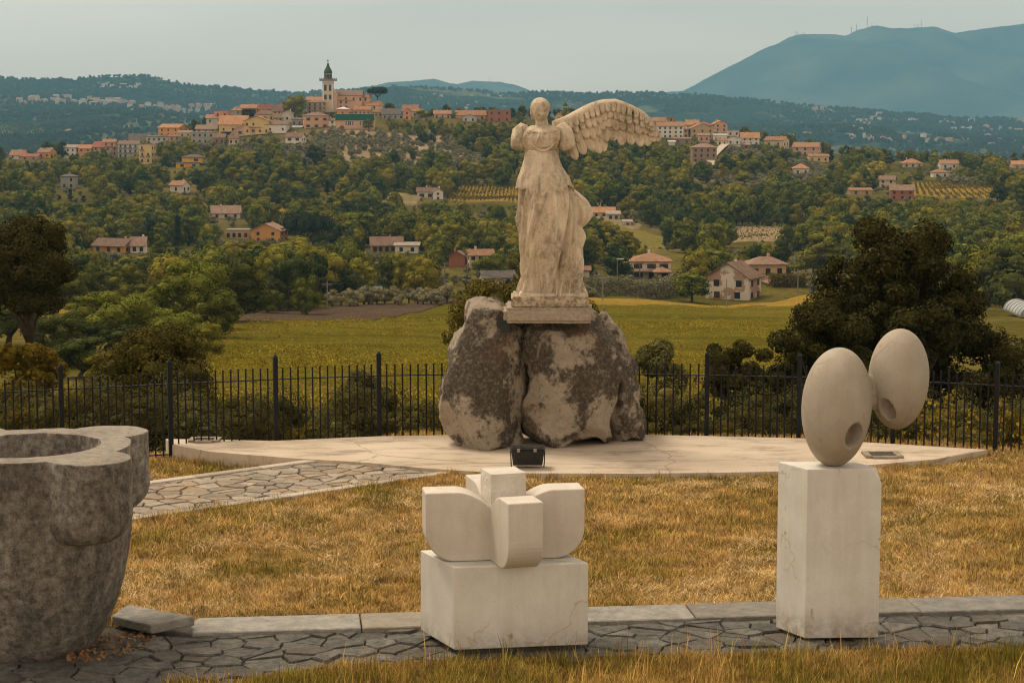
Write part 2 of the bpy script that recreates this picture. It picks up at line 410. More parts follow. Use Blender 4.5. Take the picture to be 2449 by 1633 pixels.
# stone materials
m = NM("terrace_concrete"); co = m.coord('World')
c = m.mix(m.ramp(m.noise(co, .8, 6), [(.35, 0), (.65, 1)]), (.49, .405, .305), (.59, .50, .39))
st = m.noise(m.map(co, (1.0, 2.6, 1)), 1.1, 8, .75)
c = m.mix(m.ramp(st, [(.49, 0), (.66, .8)]), c, (.22, .18, .135))
c = m.mix(m.ramp(m.noise(co, 14, 5, .7), [(.62, 0), (.72, .5)]), c, (.30, .24, .17))
m.color(c); m.b.inputs['Specular IOR Level'].default_value = .1; vo = m.new('ShaderNodeTexVoronoi', feature='DISTANCE_TO_EDGE'); vo.inputs['Scale'].default_value = .55; m.ln(m.mix(.30, co, m.noise(co, 1.3, 6)), vo.inputs['Vector'])
c = m.mix(m.ramp(vo.outputs['Distance'], [(0, .6), (.006, 0)]), c, (.16, .12, .085)); m.color(c); m.bump(m.noise(co, 30, 5), .3, .01); M['terrace'] = m.m
def slab_stone(name, a, b, dark, sc=6, vein=False):
    m = NM(name); co = m.coord('World'); oi = m.new("ShaderNodeObjectInfo")
    c = m.mix(m.ramp(m.noise(co, sc, 6, .65), [(.35, 0), (.65, 1)]), a, b)
    c = m.mix(m.ramp(m.noise(co, sc * 5, 5, .7), [(.60, 0), (.72, .7)]), c, dark)
    c = m.mix(1.0, c, m.ramp(oi.outputs["Random"], [(0, .72), (1, 1.25)]), 'MULTIPLY')
    warm = m.ramp(m.math('FRACT', m.math('MULTIPLY', oi.outputs["Random"], 9.7), 0), [(.7, 0), (.9, .5)])
    c = m.mix(warm, c, (a[0] * 1.5, a[1] * 1.2, a[2] * .85))
    m.color(c); m.b.inputs["Roughness"].default_value = .75; m.bump(m.noise(m.map(co, (1, 1, 1)), sc * 3, 7, .7), 1.0, .03); return m.m
M['slate'] = slab_stone("dark_slate", (.075, .073, .065), (.19, .182, .158), (.34, .315, .27), 13)
M['slate_joint'] = simple("slate_joint_soil", (.050, .044, .034), (.085, .074, .054), 12, coord='World', bump=.5)
M['flag'] = slab_stone("pale_flagstone", (.26, .22, .165), (.42, .355, .275), (.17, .145, .11), 8)
M['flag_joint'] = simple("flagstone_joint", (.10, .085, .06), (.16, .13, .09), 10, coord='World', bump=.5)
M['kerb'] = slab_stone("kerb_stone", (.23, .225, .20), (.38, .365, .32), (.46, .43, .37), 9)
M['kerb_pale'] = slab_stone("pale_kerb", (.46, .40, .32), (.54, .47, .38), (.30, .26, .20), 5)

# terrace
TZ = .075
front = [(396, 1049), (412, 1063), (506, 1080), (683, 1094), (880, 1106), (1000, 1118), (1150, 1128), (1250, 1131), (1500, 1132), (1700, 1130), (1870, 1127), (2000, 1118), (2120, 1108), (2235, 1098)]
back = [fpr[3] + Vector((-.15, -.25, 0)), fpr[1] + Vector((0, -.16, 0)), fpr[0] + Vector((0, -.16, 0)), mid[1] + Vector((0, -.16, 0)), mid[0] + Vector((0, -.16, 0)), fpl[-1] + Vector((0, -.16, 0)), fpl[-2] + Vector((0, -.16, 0))]
TERR = [(p.x, p.y) for p in [G(u, v, TZ) for u, v in front]] + [(p.x, p.y) for p in back]
TERR = [p for i, p in enumerate(TERR)]
t = MB(); n = len(TERR)
t.add([(x, y, -.25) for x, y in TERR] + [(x, y, TZ) for x, y in TERR], [tuple(range(n, 2 * n))] + [(i, (i + 1) % n, n + (i + 1) % n, n + i) for i in range(n)])
terr = struct(t.build("terrace", M['terrace']), "pale concrete terrace around the boulders of the monument")
# drain covers in the terrace
M['drain'] = simple("drain_cover_stone", (.20, .17, .12), (.32, .27, .19), 14, bump=.5)
def drain(u, v, wx, wy, label):
    p = G(u, v, TZ); b = MB()
    r = empty("drain_cover", (p.x, p.y, TZ)); tag(r, label, "drain cover")
    for sx in (-1, 1): MB().box((sx * wx / 2, 0, .012), (.07, wy, .035)).build("frame_bar", M['drain'], r)
    for sy in (-1, 1): MB().box((0, sy * wy / 2, .010), (wx - .075, .07, .031)).build("frame_bar", M['drain'], r)
    MB().box((0, 0, .004), (wx - .08, wy - .08, .006)).build("lid", M['slate_joint'], r)
drain(490, 1054, .30, .26, "square drain cover at the left corner of the terrace")
drain(2110, 1090, .36, .34, "rough square drain cover on the terrace beside the right fence")

# ------------------------------------------------------------------ paving
def clip(poly, px, py, nx, ny):
    out = []
    for i in range(len(poly)):
        a, b = poly[i], poly[(i + 1) % len(poly)]
        da = (a[0] - px) * nx + (a[1] - py) * ny; db = (b[0] - px) * nx + (b[1] - py) * ny
        if da <= 0: out.append(a)
        if (da < 0 < db) or (db < 0 < da):
            t_ = da / (da - db); out.append((a[0] + (b[0] - a[0]) * t_, a[1] + (b[1] - a[1]) * t_))
    return out
def crazy_paving(parent, quad, spacing, mat, name, z0, z1, gap=.018, seed=1, stretch=1.0, tilt=.012):
    rnd = random.Random(seed)
    xs = [q[0] for q in quad]; ys = [q[1] for q in quad]; pts = []
    y = min(ys) - spacing
    row = 0
    while y < max(ys) + spacing:
        x = min(xs) - spacing + (row % 2) * spacing * stretch / 2
        while x < max(xs) + spacing:
            pts.append((x + rnd.uniform(-.5, .5) * spacing * stretch, y + rnd.uniform(-.5, .5) * spacing)); x += spacing * stretch
        y += spacing; row += 1
    made = 0
    for i, p in enumerate(pts):
        cell = list(quad)
        for q in sorted(pts, key=lambda q: (q[0] - p[0]) ** 2 + (q[1] - p[1]) ** 2)[1:18]:
            dx, dy = q[0] - p[0], q[1] - p[1]; l = math.hypot(dx, dy)
            cell = clip(cell, p[0] + dx / 2 - dx / l * gap * rnd.uniform(.3, 1), p[1] + dy / 2 - dy / l * gap * rnd.uniform(.3, 1), dx / l, dy / l)
            if len(cell) < 3: break
        if len(cell) < 3: continue
        cx = sum(a for a, b in cell) / len(cell); cy = sum(b for a, b in cell) / len(cell)
        area = abs(sum(cell[k][0] * cell[(k + 1) % len(cell)][1] - cell[(k + 1) % len(cell)][0] * cell[k][1] for k in range(len(cell)))) / 2
        if area < .008: continue
        # break the straight edges a little
        ring = []
        for k in range(len(cell)):
            a, b = cell[k], cell[(k + 1) % len(cell)]; ring.append(a)
            if math.hypot(b[0] - a[0], b[1] - a[1]) > spacing * .35:
                t_ = rnd.uniform(.35, .65); j = rnd.uniform(0.0, .05)
                qx, qy = a[0] + (b[0] - a[0]) * t_, a[1] + (b[1] - a[1]) * t_
                ring.append((qx + (cx - qx) * j, qy + (cy - qy) * j))
        ring = [(a - cx, b - cy) for a, b in ring]
        tx, ty, h = rnd.uniform(-tilt, tilt) * 2, rnd.uniform(-tilt, tilt) * 2, z1 + rnd.uniform(-tilt, tilt)
        b_ = MB(); b_.loft([[(a, b, z0 - .02) for a, b in ring], [(a, b, h - .012 + a * tx + b * ty) for a, b in ring], [(a * .955, b * .955, h + a * tx + b * ty) for a, b in ring]], False, True)
        b_.build(name, mat, parent, loc=(cx, cy, 0)); made += 1
    return made
# front slate path
kb = [G(466, 1494), G(1407, 1466), G(2449, 1438)]; kf = [G(466, 1527), G(1407, 1501), G(2449, 1473)]
kd = (kb[2] - kb[0]).normalized(); kn = Vector((-kd.y, kd.x, 0)); K0 = kb[0]
def K(s, t): p = K0 + kd * s + kn * t; return (p.x, p.y)       # along the kerb, across it
kw = abs((kf[1] - kb[1]).dot(kn))
def ks(u, v):
    p = G(u, v) - K0; return p.dot(kd), p.dot(kn)
PATH = [K(-5.5, -kw - 2.3), K(9.5, -kw - 2.3), K(9.5, .02), K(-5.5, .02)]
b = MB(); b.add([(x, y, .008) for x, y in PATH], [(0, 1, 2, 3)])
path = struct(b.build("slate_path", M['slate_joint']), "dark slate crazy-paved path across the foreground")
crazy_paving(path, [K(-2.7, -kw - 1.5), K(7.7, -kw - 1.1), K(7.7, -kw - .012), K(-2.7, -kw - .012)], .15, M['slate'], "flagstone", 0, .034, .008, 5, 2.1, .012)
s0 = -.02; i = 0; rk = random.Random(4)
while s0 < 8.6:
    L = rk.uniform(1.15, 1.9); s1 = s0 + L
    q = [K(s0 + .006, -kw), K(s1 - .006, -kw), K(s1 - .006, 0), K(s0 + .006, 0)]
    if i == 0: q = [K(s0 + .02, -kw), K(s1 - .006, -kw), K(s1 - .006, 0), K(s0 + .05, 0), K(s0, -kw * .35)]
    cx = sum(a for a, _ in q) / len(q); cy = sum(c_ for _, c_ in q) / len(q)
    o = MB().prism([(a - cx, c_ - cy) for a, c_ in q], -.05, .062 + rk.uniform(-.004, .004)).build("kerb_slab", M['kerb'], path, loc=(cx, cy, 0)); bevel(o, .008, 1)
    s0 = s1; i += 1
# loose broken slab by the basin
pb = [G(270, 1503), G(308, 1480), G(468, 1521), G(362, 1533)]
cx = sum(p.x for p in pb) / 4; cy = sum(p.y for p in pb) / 4
bs = MB().prism([(p.x - cx, p.y - cy) for p in pb], 0, .075).build("broken_slab", M['kerb'], None, loc=(cx, cy, .055)); bevel(bs, .008, 1)
bs.rotation_euler = (R(1.5), R(-5), 0)
tag(bs, "loose broken grey kerb slab lying tilted beside the stone basin", "stone slab")

# diagonal flagstone path
DA, DB, DC, DD = G(-60, 1219), G(905, 1088), G(1165, 1127), G(-60, 1308)
DIAG = [(p.x, p.y) for p in (DD, DC, DB, DA)]
b = MB(); b.add([(x, y, .022) for x, y in DIAG], [(0, 1, 2, 3)])
dpath = struct(b.build("flagstone_path", M['flag_joint']), "pale crazy-paved path leading to the terrace")
up = (DB - DA).normalized(); un = Vector((-up.y, up.x, 0)); lo = (DC - DD).normalized(); ln_ = Vector((-lo.y, lo.x, 0))
kwid = .13
qd = [(p.x, p.y) for p in (DD + ln_ * kwid, DC + ln_ * kwid - lo * .05, DB - un * kwid - up * .02, DA - un * kwid)]
crazy_paving(dpath, qd, .165, M['flag'], "flagstone", 0, .045, .014, 9, 1.6, .007)
def kerb_run(a, b_, nrm, parent, mat, n, z):
    for k in range(n):
        p, q = a.lerp(b_, k / n), a.lerp(b_, (k + 1) / n); d = (q - p).normalized() * .005
        c4 = [p + d, q - d, q - d + nrm * kwid, p + d + nrm * kwid]; cc = sum(c4, Vector()) / 4
        bevel(MB().prism([(v_.x - cc.x, v_.y - cc.y) for v_ in c4], -.05, z).build("kerb_slab", mat, parent, loc=(cc.x, cc.y, 0)), .006, 1)
kerb_run(DA, DB, -un, dpath, M['kerb_pale'], 6, .062)
kerb_run(DD, DC, ln_, dpath, M['kerb_pale'], 7, .048)

# ================================================================== IRON FENCE
M['iron'] = simple("black_painted_iron", (.006, .007, .009), (.013, .014, .016), 20, rough=.6, spec=.2)
def post_mesh():
    b_ = MB(); s = .027
    b_.loft([[(-s, -s, -.5), (s, -s, -.5), (s, s, -.5), (-s, s, -.5)], [(-s, -s, FZ - .045), (s, -s, FZ - .045), (s, s, FZ - .045), (-s, s, FZ - .045)],
             [(-s * 1.12, -s * 1.12, FZ - .045), (s * 1.12, -s * 1.12, FZ - .045), (s * 1.12, s * 1.12, FZ - .045), (-s * 1.12, s * 1.12, FZ - .045)],
             [(-s * 1.12, -s * 1.12, FZ - .036), (s * 1.12, -s * 1.12, FZ - .036), (s * 1.12, s * 1.12, FZ - .036), (-s * 1.12, s * 1.12, FZ - .036)],
             [(-.003, -.003, FZ), (.003, -.003, FZ), (.003, .003, FZ), (-.003, .003, FZ)]])
    return b_.mesh("fence_post", M['iron'])
def pale_mesh():
    b_ = MB(); n = 6; r = .0098; top = FZ - .165
    prof = [(r, -.16), (r, top - .02), (r * .8, top - .016), (r * 1.5, top - .006), (r * 1.1, top + .004), (.001, top + .007)]
    b_.loft([[(q * math.cos(2 * math.pi * k / n), q * math.sin(2 * math.pi * k / n), z) for k in range(n)] for q, z in prof])
    return b_.mesh("fence_pale", M['iron'])
PM, QM = post_mesh(), pale_mesh()
def fence(posts, label, npale):
    r = empty("iron_fence", (posts[0].x, posts[0].y, 0)); tag(r, label, "fence"); o = posts[0]
    for i, p in enumerate(posts):
        a = posts[min(i + 1, len(posts) - 1)] - posts[max(i - 1, 0)]
        link("post", PM, r, (p.x - o.x, p.y - o.y, 0), math.atan2(a.y, a.x))
        if i == len(posts) - 1: break
        q = posts[i + 1]; d = q - p; ang = math.atan2(d.y, d.x)
        for z in (FZ - .30, -.045):
            MB().box((0, 0, 0), (math.hypot(d.x, d.y) - .055, .030, .012)).build("rail", M['iron'], r, loc=((p.x + q.x) / 2 - o.x, (p.y + q.y) / 2 - o.y, z), rz=ang)
        for k in range(1, npale):
            c_ = p.lerp(q, k / npale); link("pale", QM, r, (c_.x - o.x + random.uniform(-.003, .003), c_.y - o.y, random.uniform(-.004, .004)), ang)
fence(fpl + mid[:1], "black iron railing fence along the left side of the terrace", 14)
fence([mid[0] + Vector((.06, 0, 0)), mid[1]] + fpr, "black iron railing fence along the right side of the terrace", 13)

# ================================================================== WHITE SCULPTURES
def limestone(name, a, b_, stain=(.34, .20, .08), shade_and_streak=False, rough_bump=.2, bs=60, crack=True, splash=False):
    m = NM(name); co = m.coord('Object')
    c = m.mix(m.ramp(m.noise(co, 3, 6), [(.35, 0), (.65, 1)]), a, b_)
    # fine pores, a few rust flecks, hairline veins
    c = m.mix(m.ramp(m.noise(co, 75, 3, .6), [(.62, 0), (.72, .5)]), c, (a[0] * .55, a[1] * .48, a[2] * .38))
    c = m.mix(m.ramp(m.noise(m.map(co, (7, 7, .7)), 1.0, 5, .65), [(.46, 0), (.75, .42)]), c, (a[0] * .66, a[1] * .60, a[2] * .50))
    c = m.mix(m.ramp(m.noise(m.map(co, (1, 1, .55)), 9, 3, .5), [(.70, 0), (.735, .8)]), c, stain)
    if crack:
        vo = m.new("ShaderNodeTexVoronoi", feature='DISTANCE_TO_EDGE'); vo.inputs["Scale"].default_value = 1.7
        nz = m.new("ShaderNodeTexNoise"); nz.inputs["Scale"].default_value = 3.0; nz.inputs["Detail"].default_value = 5; m.ln(co, nz.inputs["Vector"])
        m.ln(m.mix(.35, co, nz.outputs["Color"]), vo.inputs["Vector"])
        gate = m.ramp(m.noise(co, 1.3, 2), [(.44, 0), (.52, 1)])
        k = m.math('MULTIPLY', m.ramp(vo.outputs["Distance"], [(0, .75), (.010, 0)]), gate)
        c = m.mix(k, c, (a[0] * .62, a[1] * .5, a[2] * .36))
    if splash:                                                   # soil splashed up by rain
        sx = m.new("ShaderNodeSeparateXYZ"); m.ln(co, sx.inputs[0])
        c = m.mix(m.math('MULTIPLY', m.ramp(sx.outputs[2], [(.06, 1), (.26, 0)]), m.ramp(m.noise(co, 8, 6, .75), [(.40, 0), (.62, .75)])), c, (.30, .25, .18))
    c = m.mix(m.ramp(m.noise(co, 140, 3, .7), [(.35, .28), (.60, 0)]), c, (a[0] * .62, a[1] * .58, a[2] * .5))
    if shade_and_streak:
        sx = m.new("ShaderNodeSeparateXYZ"); m.ln(co, sx.inputs[0])
        low = m.ramp(sx.outputs[2], [(.0, 1), (.32, 0)])
        s_ = m.ramp(m.noise(m.map(co, (26, 26, .9)), 1.0, 3, .6), [(.42, 0), (.62, 1)])
        c = m.mix(m.math('MULTIPLY', low, .45), c, (.25, .17, .095))  # underside shading of the eggs put into the colour, darker towards the bottom
        c = m.mix(m.math('MULTIPLY', m.math('MULTIPLY', low, s_), .6), c, (.42, .33, .23))
    m.color(c); m.b.inputs["Roughness"].default_value = .62
    m.bump(m.noise(co, bs, 5), rough_bump, .006); return m.m
M['white'] = limestone("white_limestone", (.70, .69, .64), (.60, .58, .525), splash=True)
M['egg'] = limestone("buff_limestone", (.43, .385, .315), (.34, .295, .23), shade_and_streak=True, rough_bump=.22, bs=90)
M['petal'] = limestone("cream_limestone", (.66, .615, .545), (.55, .505, .435), crack=False)
M['pitted'] = limestone("point_chiselled_limestone", (.70, .665, .60), (.54, .50, .43), rough_bump=.9, bs=38, crack=False)
def corner_box(near, right, left, z, vtop, utop):
    """a block from three corners of its foot; the two sides need not be exactly square"""
    n_, r_, l_ = G(*near, z), G(*right, z), G(*left, z)
    d = r_ - n_; e = l_ - n_
    h = P(utop, vtop, n_.y).z - z
    return n_ + d / 2 + e / 2, d, e, h
def skew_box(d, e, z0, z1, k=1.0):
    q = [(-d - e) * .5 * k, (d - e) * .5 * k, (d + e) * .5 * k, (-d + e) * .5 * k]
    return MB().loft([[(p.x, p.y, z) for p in q] for z in (z0, z1)])
# --- tall pedestal
PZ = .05
c_, dv, ev, ht = corner_box((1925, 1526), (2101, 1524), (1855, 1499), PZ, 1122, 1931)
po = skew_box(dv, ev, 0, ht).build("tall_pedestal", M['white'], None, loc=c_)
bm = bmesh.new(); bm.from_mesh(po.data)                    # broken top right corner
bmesh.ops.bisect_plane(bm, geom=bm.verts[:] + bm.edges[:] + bm.faces[:], plane_co=(dv / 2 - ev / 2) + Vector((-.075, 0, ht)), plane_no=(1.0, -.75, .62), clear_outer=True)
es = [e for e in bm.edges if len(e.link_faces) == 1]; bmesh.ops.holes_fill(bm, edges=es)
bm.to_mesh(po.data); bm.free(); bevel(po, .006, 2)
tag(po, "tall white stone pedestal with a chipped corner under the two stone eggs", "pedestal")
# --- the two eggs
ptop = c_ + Vector((0, 0, ht))
s_ = mpp(c_.y, ptop.z)
def egg_mesh(wpx, hpx, taper):
    a, h = wpx * s_ / 2, hpx * s_; n, k = 64, 48; rings = []
    for i in range(1, k):
        t_ = i / k * math.pi; z = (1 - math.cos(t_)) / 2
        r_ = a * math.sin(t_) * (1 + taper * (z - .5))
        rings.append([(r_ * math.cos(2 * math.pi * j / n), r_ * math.sin(2 * math.pi * j / n), z * h) for j in range(n)])
    return MB().loft(rings), a, h
def cut(o, where, direction, rx, rz_, depth):
    q = Vector(direction).normalized().to_track_quat('Z', 'Y'); n = 40
    b_ = MB(); b_.loft([[Vector(where) + q @ Vector((rx * math.cos(2 * math.pi * k / n), rz_ * math.sin(2 * math.pi * k / n), z)) for k in range(n)] for z in (-depth, .5)])
    t_ = b_.build("cutter", None, o.parent, loc=o.location); t_.rotation_euler = o.rotation_euler
    md = o.modifiers.new("b", 'BOOLEAN'); md.object = t_; md.operation = 'DIFFERENCE'; md.solver = 'EXACT'
    bpy.context.view_layer.update()
    me = bpy.data.meshes.new_from_object(o.evaluated_get(bpy.context.evaluated_depsgraph_get()))
    o.modifiers.clear(); old = o.data; o.data = me; me.materials.clear(); me.materials.append(M['egg'])
    bpy.data.objects.remove(t_)
es_ = empty("egg_sculpture", (ptop.x, ptop.y, ptop.z)); tag(es_, "sculpture of two joined smooth beige stone eggs with round holes", "sculpture")
E0 = P(1990, 1111, c_.y)
mb, ea, eh = egg_mesh(166, 287, .06); e1 = mb.build("egg", M['egg'], es_, True, loc=(E0.x - ptop.x, 0, -.012)); e1.rotation_euler = (0, R(3.2), 0)
E2 = P(2142, 1026, c_.y + .12)
mb, fa, fh = egg_mesh(144, 243, .05); e2 = mb.build("egg", M['egg'], es_, True, loc=(E2.x - ptop.x, .12, E2.z - ptop.z)); e2.rotation_euler = (0, R(2.0), 0)
cut(e1, ((2026 - 1990) * s_, -ea * .80, (1111 - 1024) * s_), (.30, -1, -.10), 24 * s_, 32 * s_, .17)
cut(e2, ((2100 - 2142) * s_, -fa * .72, (1026 - 972) * s_), (-.95, -.62, -.05), 19 * s_, 27 * s_, .14)
for e in (e1, e2):
    me = e.data; me.polygons.foreach_set('use_smooth', [True] * len(me.polygons))
    md = None
nk = [Vector(((2060 - 1990) * s_ + E0.x - ptop.x, .02, (1111 - 945) * s_)), Vector(((2082 - 1990) * s_ + E0.x - ptop.x, .06, (1111 - 938) * s_)), Vector(((2110 - 1990) * s_ + E0.x - ptop.x, .10, (1111 - 930) * s_))]
q = (nk[2] - nk[0]).normalized().to_track_quat('Z', 'Y'); nn = 32; rr = [(70 * s_, 30 * s_), (52 * s_, 24 * s_), (70 * s_, 30 * s_)]
b_ = MB(); rings = []
for i in range(9):
    t_ = i / 8; p = nk[0].lerp(nk[2], t_); k_ = 1 - .30 * math.sin(t_ * math.pi)
    rings.append([p + Vector((.0, 30 * s_ * k_ * math.cos(2 * math.pi * j / nn), 62 * s_ * k_ * math.sin(2 * math.pi * j / nn))) for j in range(nn)])
b_.loft(rings).build("joint", M['egg'], es_, True)

# --- low block
c_, dv, ev, ht = corner_box((1087, 1554), (1406.5, 1541), (1006, 1506), .075, 1356, 1084)
lb = empty("low_pedestal", (c_.x, c_.y, .0)); tag(lb, "low wide white stone block under the four-petalled sculpture", "pedestal")
bevel(skew_box(dv, ev, .075, .075 + ht).build("block", M['white'], lb), .008, 2)
skew_box(dv, ev, .03, .078, .88).build("foot", M['slate_joint'], lb)  # dark inset box stands in for the shadow gap under the block
# --- petal sculpture on it
ltop = Vector((c_.x, c_.y, .075 + ht)); s_ = mpp(c_.y, ltop.z)
ang = math.atan2(dv.y, dv.x); ang2 = math.atan2(ev.y, ev.x)
ps = empty("petal_sculpture", (ltop.x + .0, ltop.y, ltop.z)); tag(ps, "cream stone sculpture of four rounded petals around a rough square core", "sculpture")
RP, HP, TP_ = 190 * s_, 166 * s_, 84 * s_
def petal(a):
    pr = [(0.02, 0), (.62 * RP, 0)]
    pr += [(.62 * RP + .38 * RP * math.sin(t_), .43 * HP * (1 - math.cos(t_))) for t_ in [math.pi / 2 * k / 10 for k in range(1, 11)]]
    pr += [(RP, HP), (.60 * RP, HP)]
    pr += [(.60 * RP - .58 * RP * k / 12, HP - .42 * HP * (k / 12) ** 1.75) for k in range(1, 12)] + [(0.02, .58 * HP)]
    b_ = MB(); n = len(pr)
    b_.add([(x, -TP_ / 2, z) for x, z in pr] + [(x, TP_ / 2, z) for x, z in pr],
           [tuple(range(n)), tuple(range(2 * n - 1, n - 1, -1))] + [(i, n + i, n + (i + 1) % n, (i + 1) % n) for i in range(n)])
    o = b_.build("petal", M['petal'], ps, rz=a, loc=(0, 0, .002)); bevel(o, .012, 3); return o
ang3 = ang + math.pi / 2 + (ang2 - ang - math.pi / 2) * .45
for a in (ang, ang3, ang + math.pi, ang3 + math.pi): petal(a)
# rough core: a square column with a pitted skin
cs, chh = 86 * s_, 206 * s_; n = 15; b_ = MB(); rings = []
for i in range(28):
    z = .05 + (chh - .05) * i / 27; ring = []
    for sx, sy, dx, dy in ((-1, -1, 1, 0), (1, -1, 0, 1), (1, 1, -1, 0), (-1, 1, 0, -1)):
        for k in range(n):
            p = Vector(((sx + dx * 2 * k / n) * cs / 2, (sy + dy * 2 * k / n) * cs / 2, z))
            j = 1 + .035 * (random.random() - .5) if i < 27 else .99
            ring.append((p.x * j, p.y * j, z))
    rings.append(ring)
b_.loft(rings).build("core", M['pitted'], ps, loc=(0, .03, .001), rz=(ang + ang2 - math.pi / 2) / 2)

# ================================================================== STONE BASIN
m = NM("weathered_basin_stone"); co = m.coord('Object')
c = m.mix(m.ramp(m.noise(co, 15, 9, .8), [(.40, 0), (.60, 1)]), (.145, .132, .110), (.52, .475, .405))
c = m.mix(m.ramp(m.noise(m.map(co, (1, 1, .45)), 2.2, 9, .75), [(.42, 0), (.62, .72)]), c, (.066, .060, .049))
c = m.mix(m.ramp(m.noise(co, 42, 4, .7), [(.58, 0), (.68, .6)]), c, (.40, .35, .27))
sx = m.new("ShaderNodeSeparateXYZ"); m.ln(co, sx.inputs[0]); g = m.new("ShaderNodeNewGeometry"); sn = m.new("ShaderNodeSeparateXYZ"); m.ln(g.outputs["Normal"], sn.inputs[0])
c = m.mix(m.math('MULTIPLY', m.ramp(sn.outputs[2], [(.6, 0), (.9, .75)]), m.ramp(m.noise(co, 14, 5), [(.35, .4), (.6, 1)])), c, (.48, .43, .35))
c = m.mix(m.math('MULTIPLY', m.ramp(sn.outputs[2], [(.0, 0), (.7, 1)]), m.ramp(m.noise(co, 7, 5, .7), [(.60, 0), (.66, .9)])), c, (.42, .17, .045))
m.color(c); m.b.inputs["Roughness"].default_value = .95; m.bump(m.noise(co, 34, 9, .8), 1.0, .032); M['basin'] = m.m
bc = G(76, 1545, 0.03); sB = mpp(bc.y, .7)
BH = P(76, 1066, bc.y).z; BR = 246 * sB; BI = 172 * sB; n = 320
lobes = [R(a) for a in (-43, 52, 137, -137)]; LC, LR = 254 * sB, 97 * sB
def basin_r(phi, z):
    t_ = z / BH
    base = BR * (.50 + .50 * (1 - (1 - min(t_ / .80, 1)) ** 2.1) ** .62) if t_ < .8 else BR * 1.0
    r_ = base
    h0 = BH - .40
    k = 1.0 if z > h0 else math.sqrt(max(0, 1 - ((h0 - z) / .22) ** 2))
    if k > .05:
        for l in lobes:
            d = (phi - l + math.pi) % (2 * math.pi) - math.pi
            lr = LR * (.55 + .45 * k); q = lr * lr - (LC * math.sin(d)) ** 2
            if q > 0 and abs(d) < 1.2: r_ = max(r_, (LC * math.cos(d) + math.sqrt(q)) * (.86 + .14 * k))
    return r_
rings = []
for i in range(120):
    z = BH * (i / 119) ** .9
    rings.append([(basin_r(2 * math.pi * k / n, z) * math.cos(2 * math.pi * k / n), basin_r(2 * math.pi * k / n, z) * math.sin(2 * math.pi * k / n), z) for k in range(n)])
top = rings[-1]
for f_, z in ((.985, BH + .006), (.6, BH + .010)):
    rings.append([((BI + .0 + (math.hypot(x, y) - BI) * f_) * x / math.hypot(x, y), (BI + (math.hypot(x, y) - BI) * f_) * y / math.hypot(x, y), z) for x, y, _ in top])
for r_, z in ((BI * 1.01, BH + .006), (BI, BH - .02), (BI * .97, BH - .25), (BI * .8, BH - .5), (BI * .4, BH - .6)):
    rings.append([(r_ * math.cos(2 * math.pi * k / n), r_ * math.sin(2 * math.pi * k / n), z) for k in range(n)])
b_ = MB().loft(rings); out_v = []
for p in b_.v:
    v_ = Vector(p); nz = mnoise.fractal(v_ * 5, 1.0, 2.0, 5) * .008 + mnoise.noise(v_ * 1.8) * .009
    d = Vector((v_.x, v_.y, 0)).normalized(); out_v.append(tuple(v_ + d * nz + Vector((0, 0, nz * .5))))
b_.v = out_v
ba = b_.build("stone_basin", M['basin'], None, True, loc=(bc.x, bc.y, .0)); ba.data.set_sharp_from_angle(angle=R(28))
tag(ba, "huge weathered grey stone mortar basin with rounded lugs at the left edge", "basin")
BAS = (bc.x, bc.y, BR * .75)

# ================================================================== BOULDERS OF THE MONUMENT
m = NM("lichened_boulder"); co = m.coord('World')
c = m.mix(m.ramp(m.noise(co, 3.2, 7, .65), [(.35, 0), (.65, 1)]), (.50, .41, .305), (.68, .58, .455))
pn = m.noise(co, 1.55, 10, .72)
sp = m.noise(co, 24, 5, .7)
dk = m.math('MULTIPLY', m.ramp(pn, [(.455, 0), (.515, 1)]), m.ramp(sp, [(.30, .55), (.52, 1)]))
c = m.mix(m.math('MULTIPLY', dk, .90), c, (.055, .046, .033))
c = m.mix(m.ramp(m.noise(co, 13, 7, .78), [(.54, 0), (.66, .75)]), c, (.15, .115, .075))
c = m.mix(m.ramp(m.noise(co, 33, 4, .7), [(.60, 0), (.68, .6)]), c, (.52, .45, .36))
c = m.mix(m.ramp(m.noise(co, 1.9, 5), [(.58, 0), (.72, .45)]), c, (.30, .165, .07))
vo = m.new("ShaderNodeTexVoronoi", feature='DISTANCE_TO_EDGE'); vo.inputs["Scale"].default_value = 1.6
nz = m.new("ShaderNodeTexNoise"); nz.inputs["Scale"].default_value = 2.2; nz.inputs["Detail"].default_value = 6; m.ln(co, nz.inputs["Vector"])
m.ln(m.mix(.5, co, nz.outputs["Color"]), vo.inputs["Vector"])
c = m.mix(m.math('MULTIPLY', m.ramp(vo.outputs["Distance"], [(0, .75), (.022, 0)]), m.ramp(m.noise(co, 1.1, 2), [(.5, 0), (.56, 1)])), c, (.52, .45, .36))
m.color(c); m.b.inputs["Roughness"].default_value = .95
m.bump(m.math('ADD', m.noise(co, 12, 10, .8), m.math('MULTIPLY', pn, 1.6)), 1.0, .10); M['rock'] = m.m
RY = G(1330, 1082, TZ).y
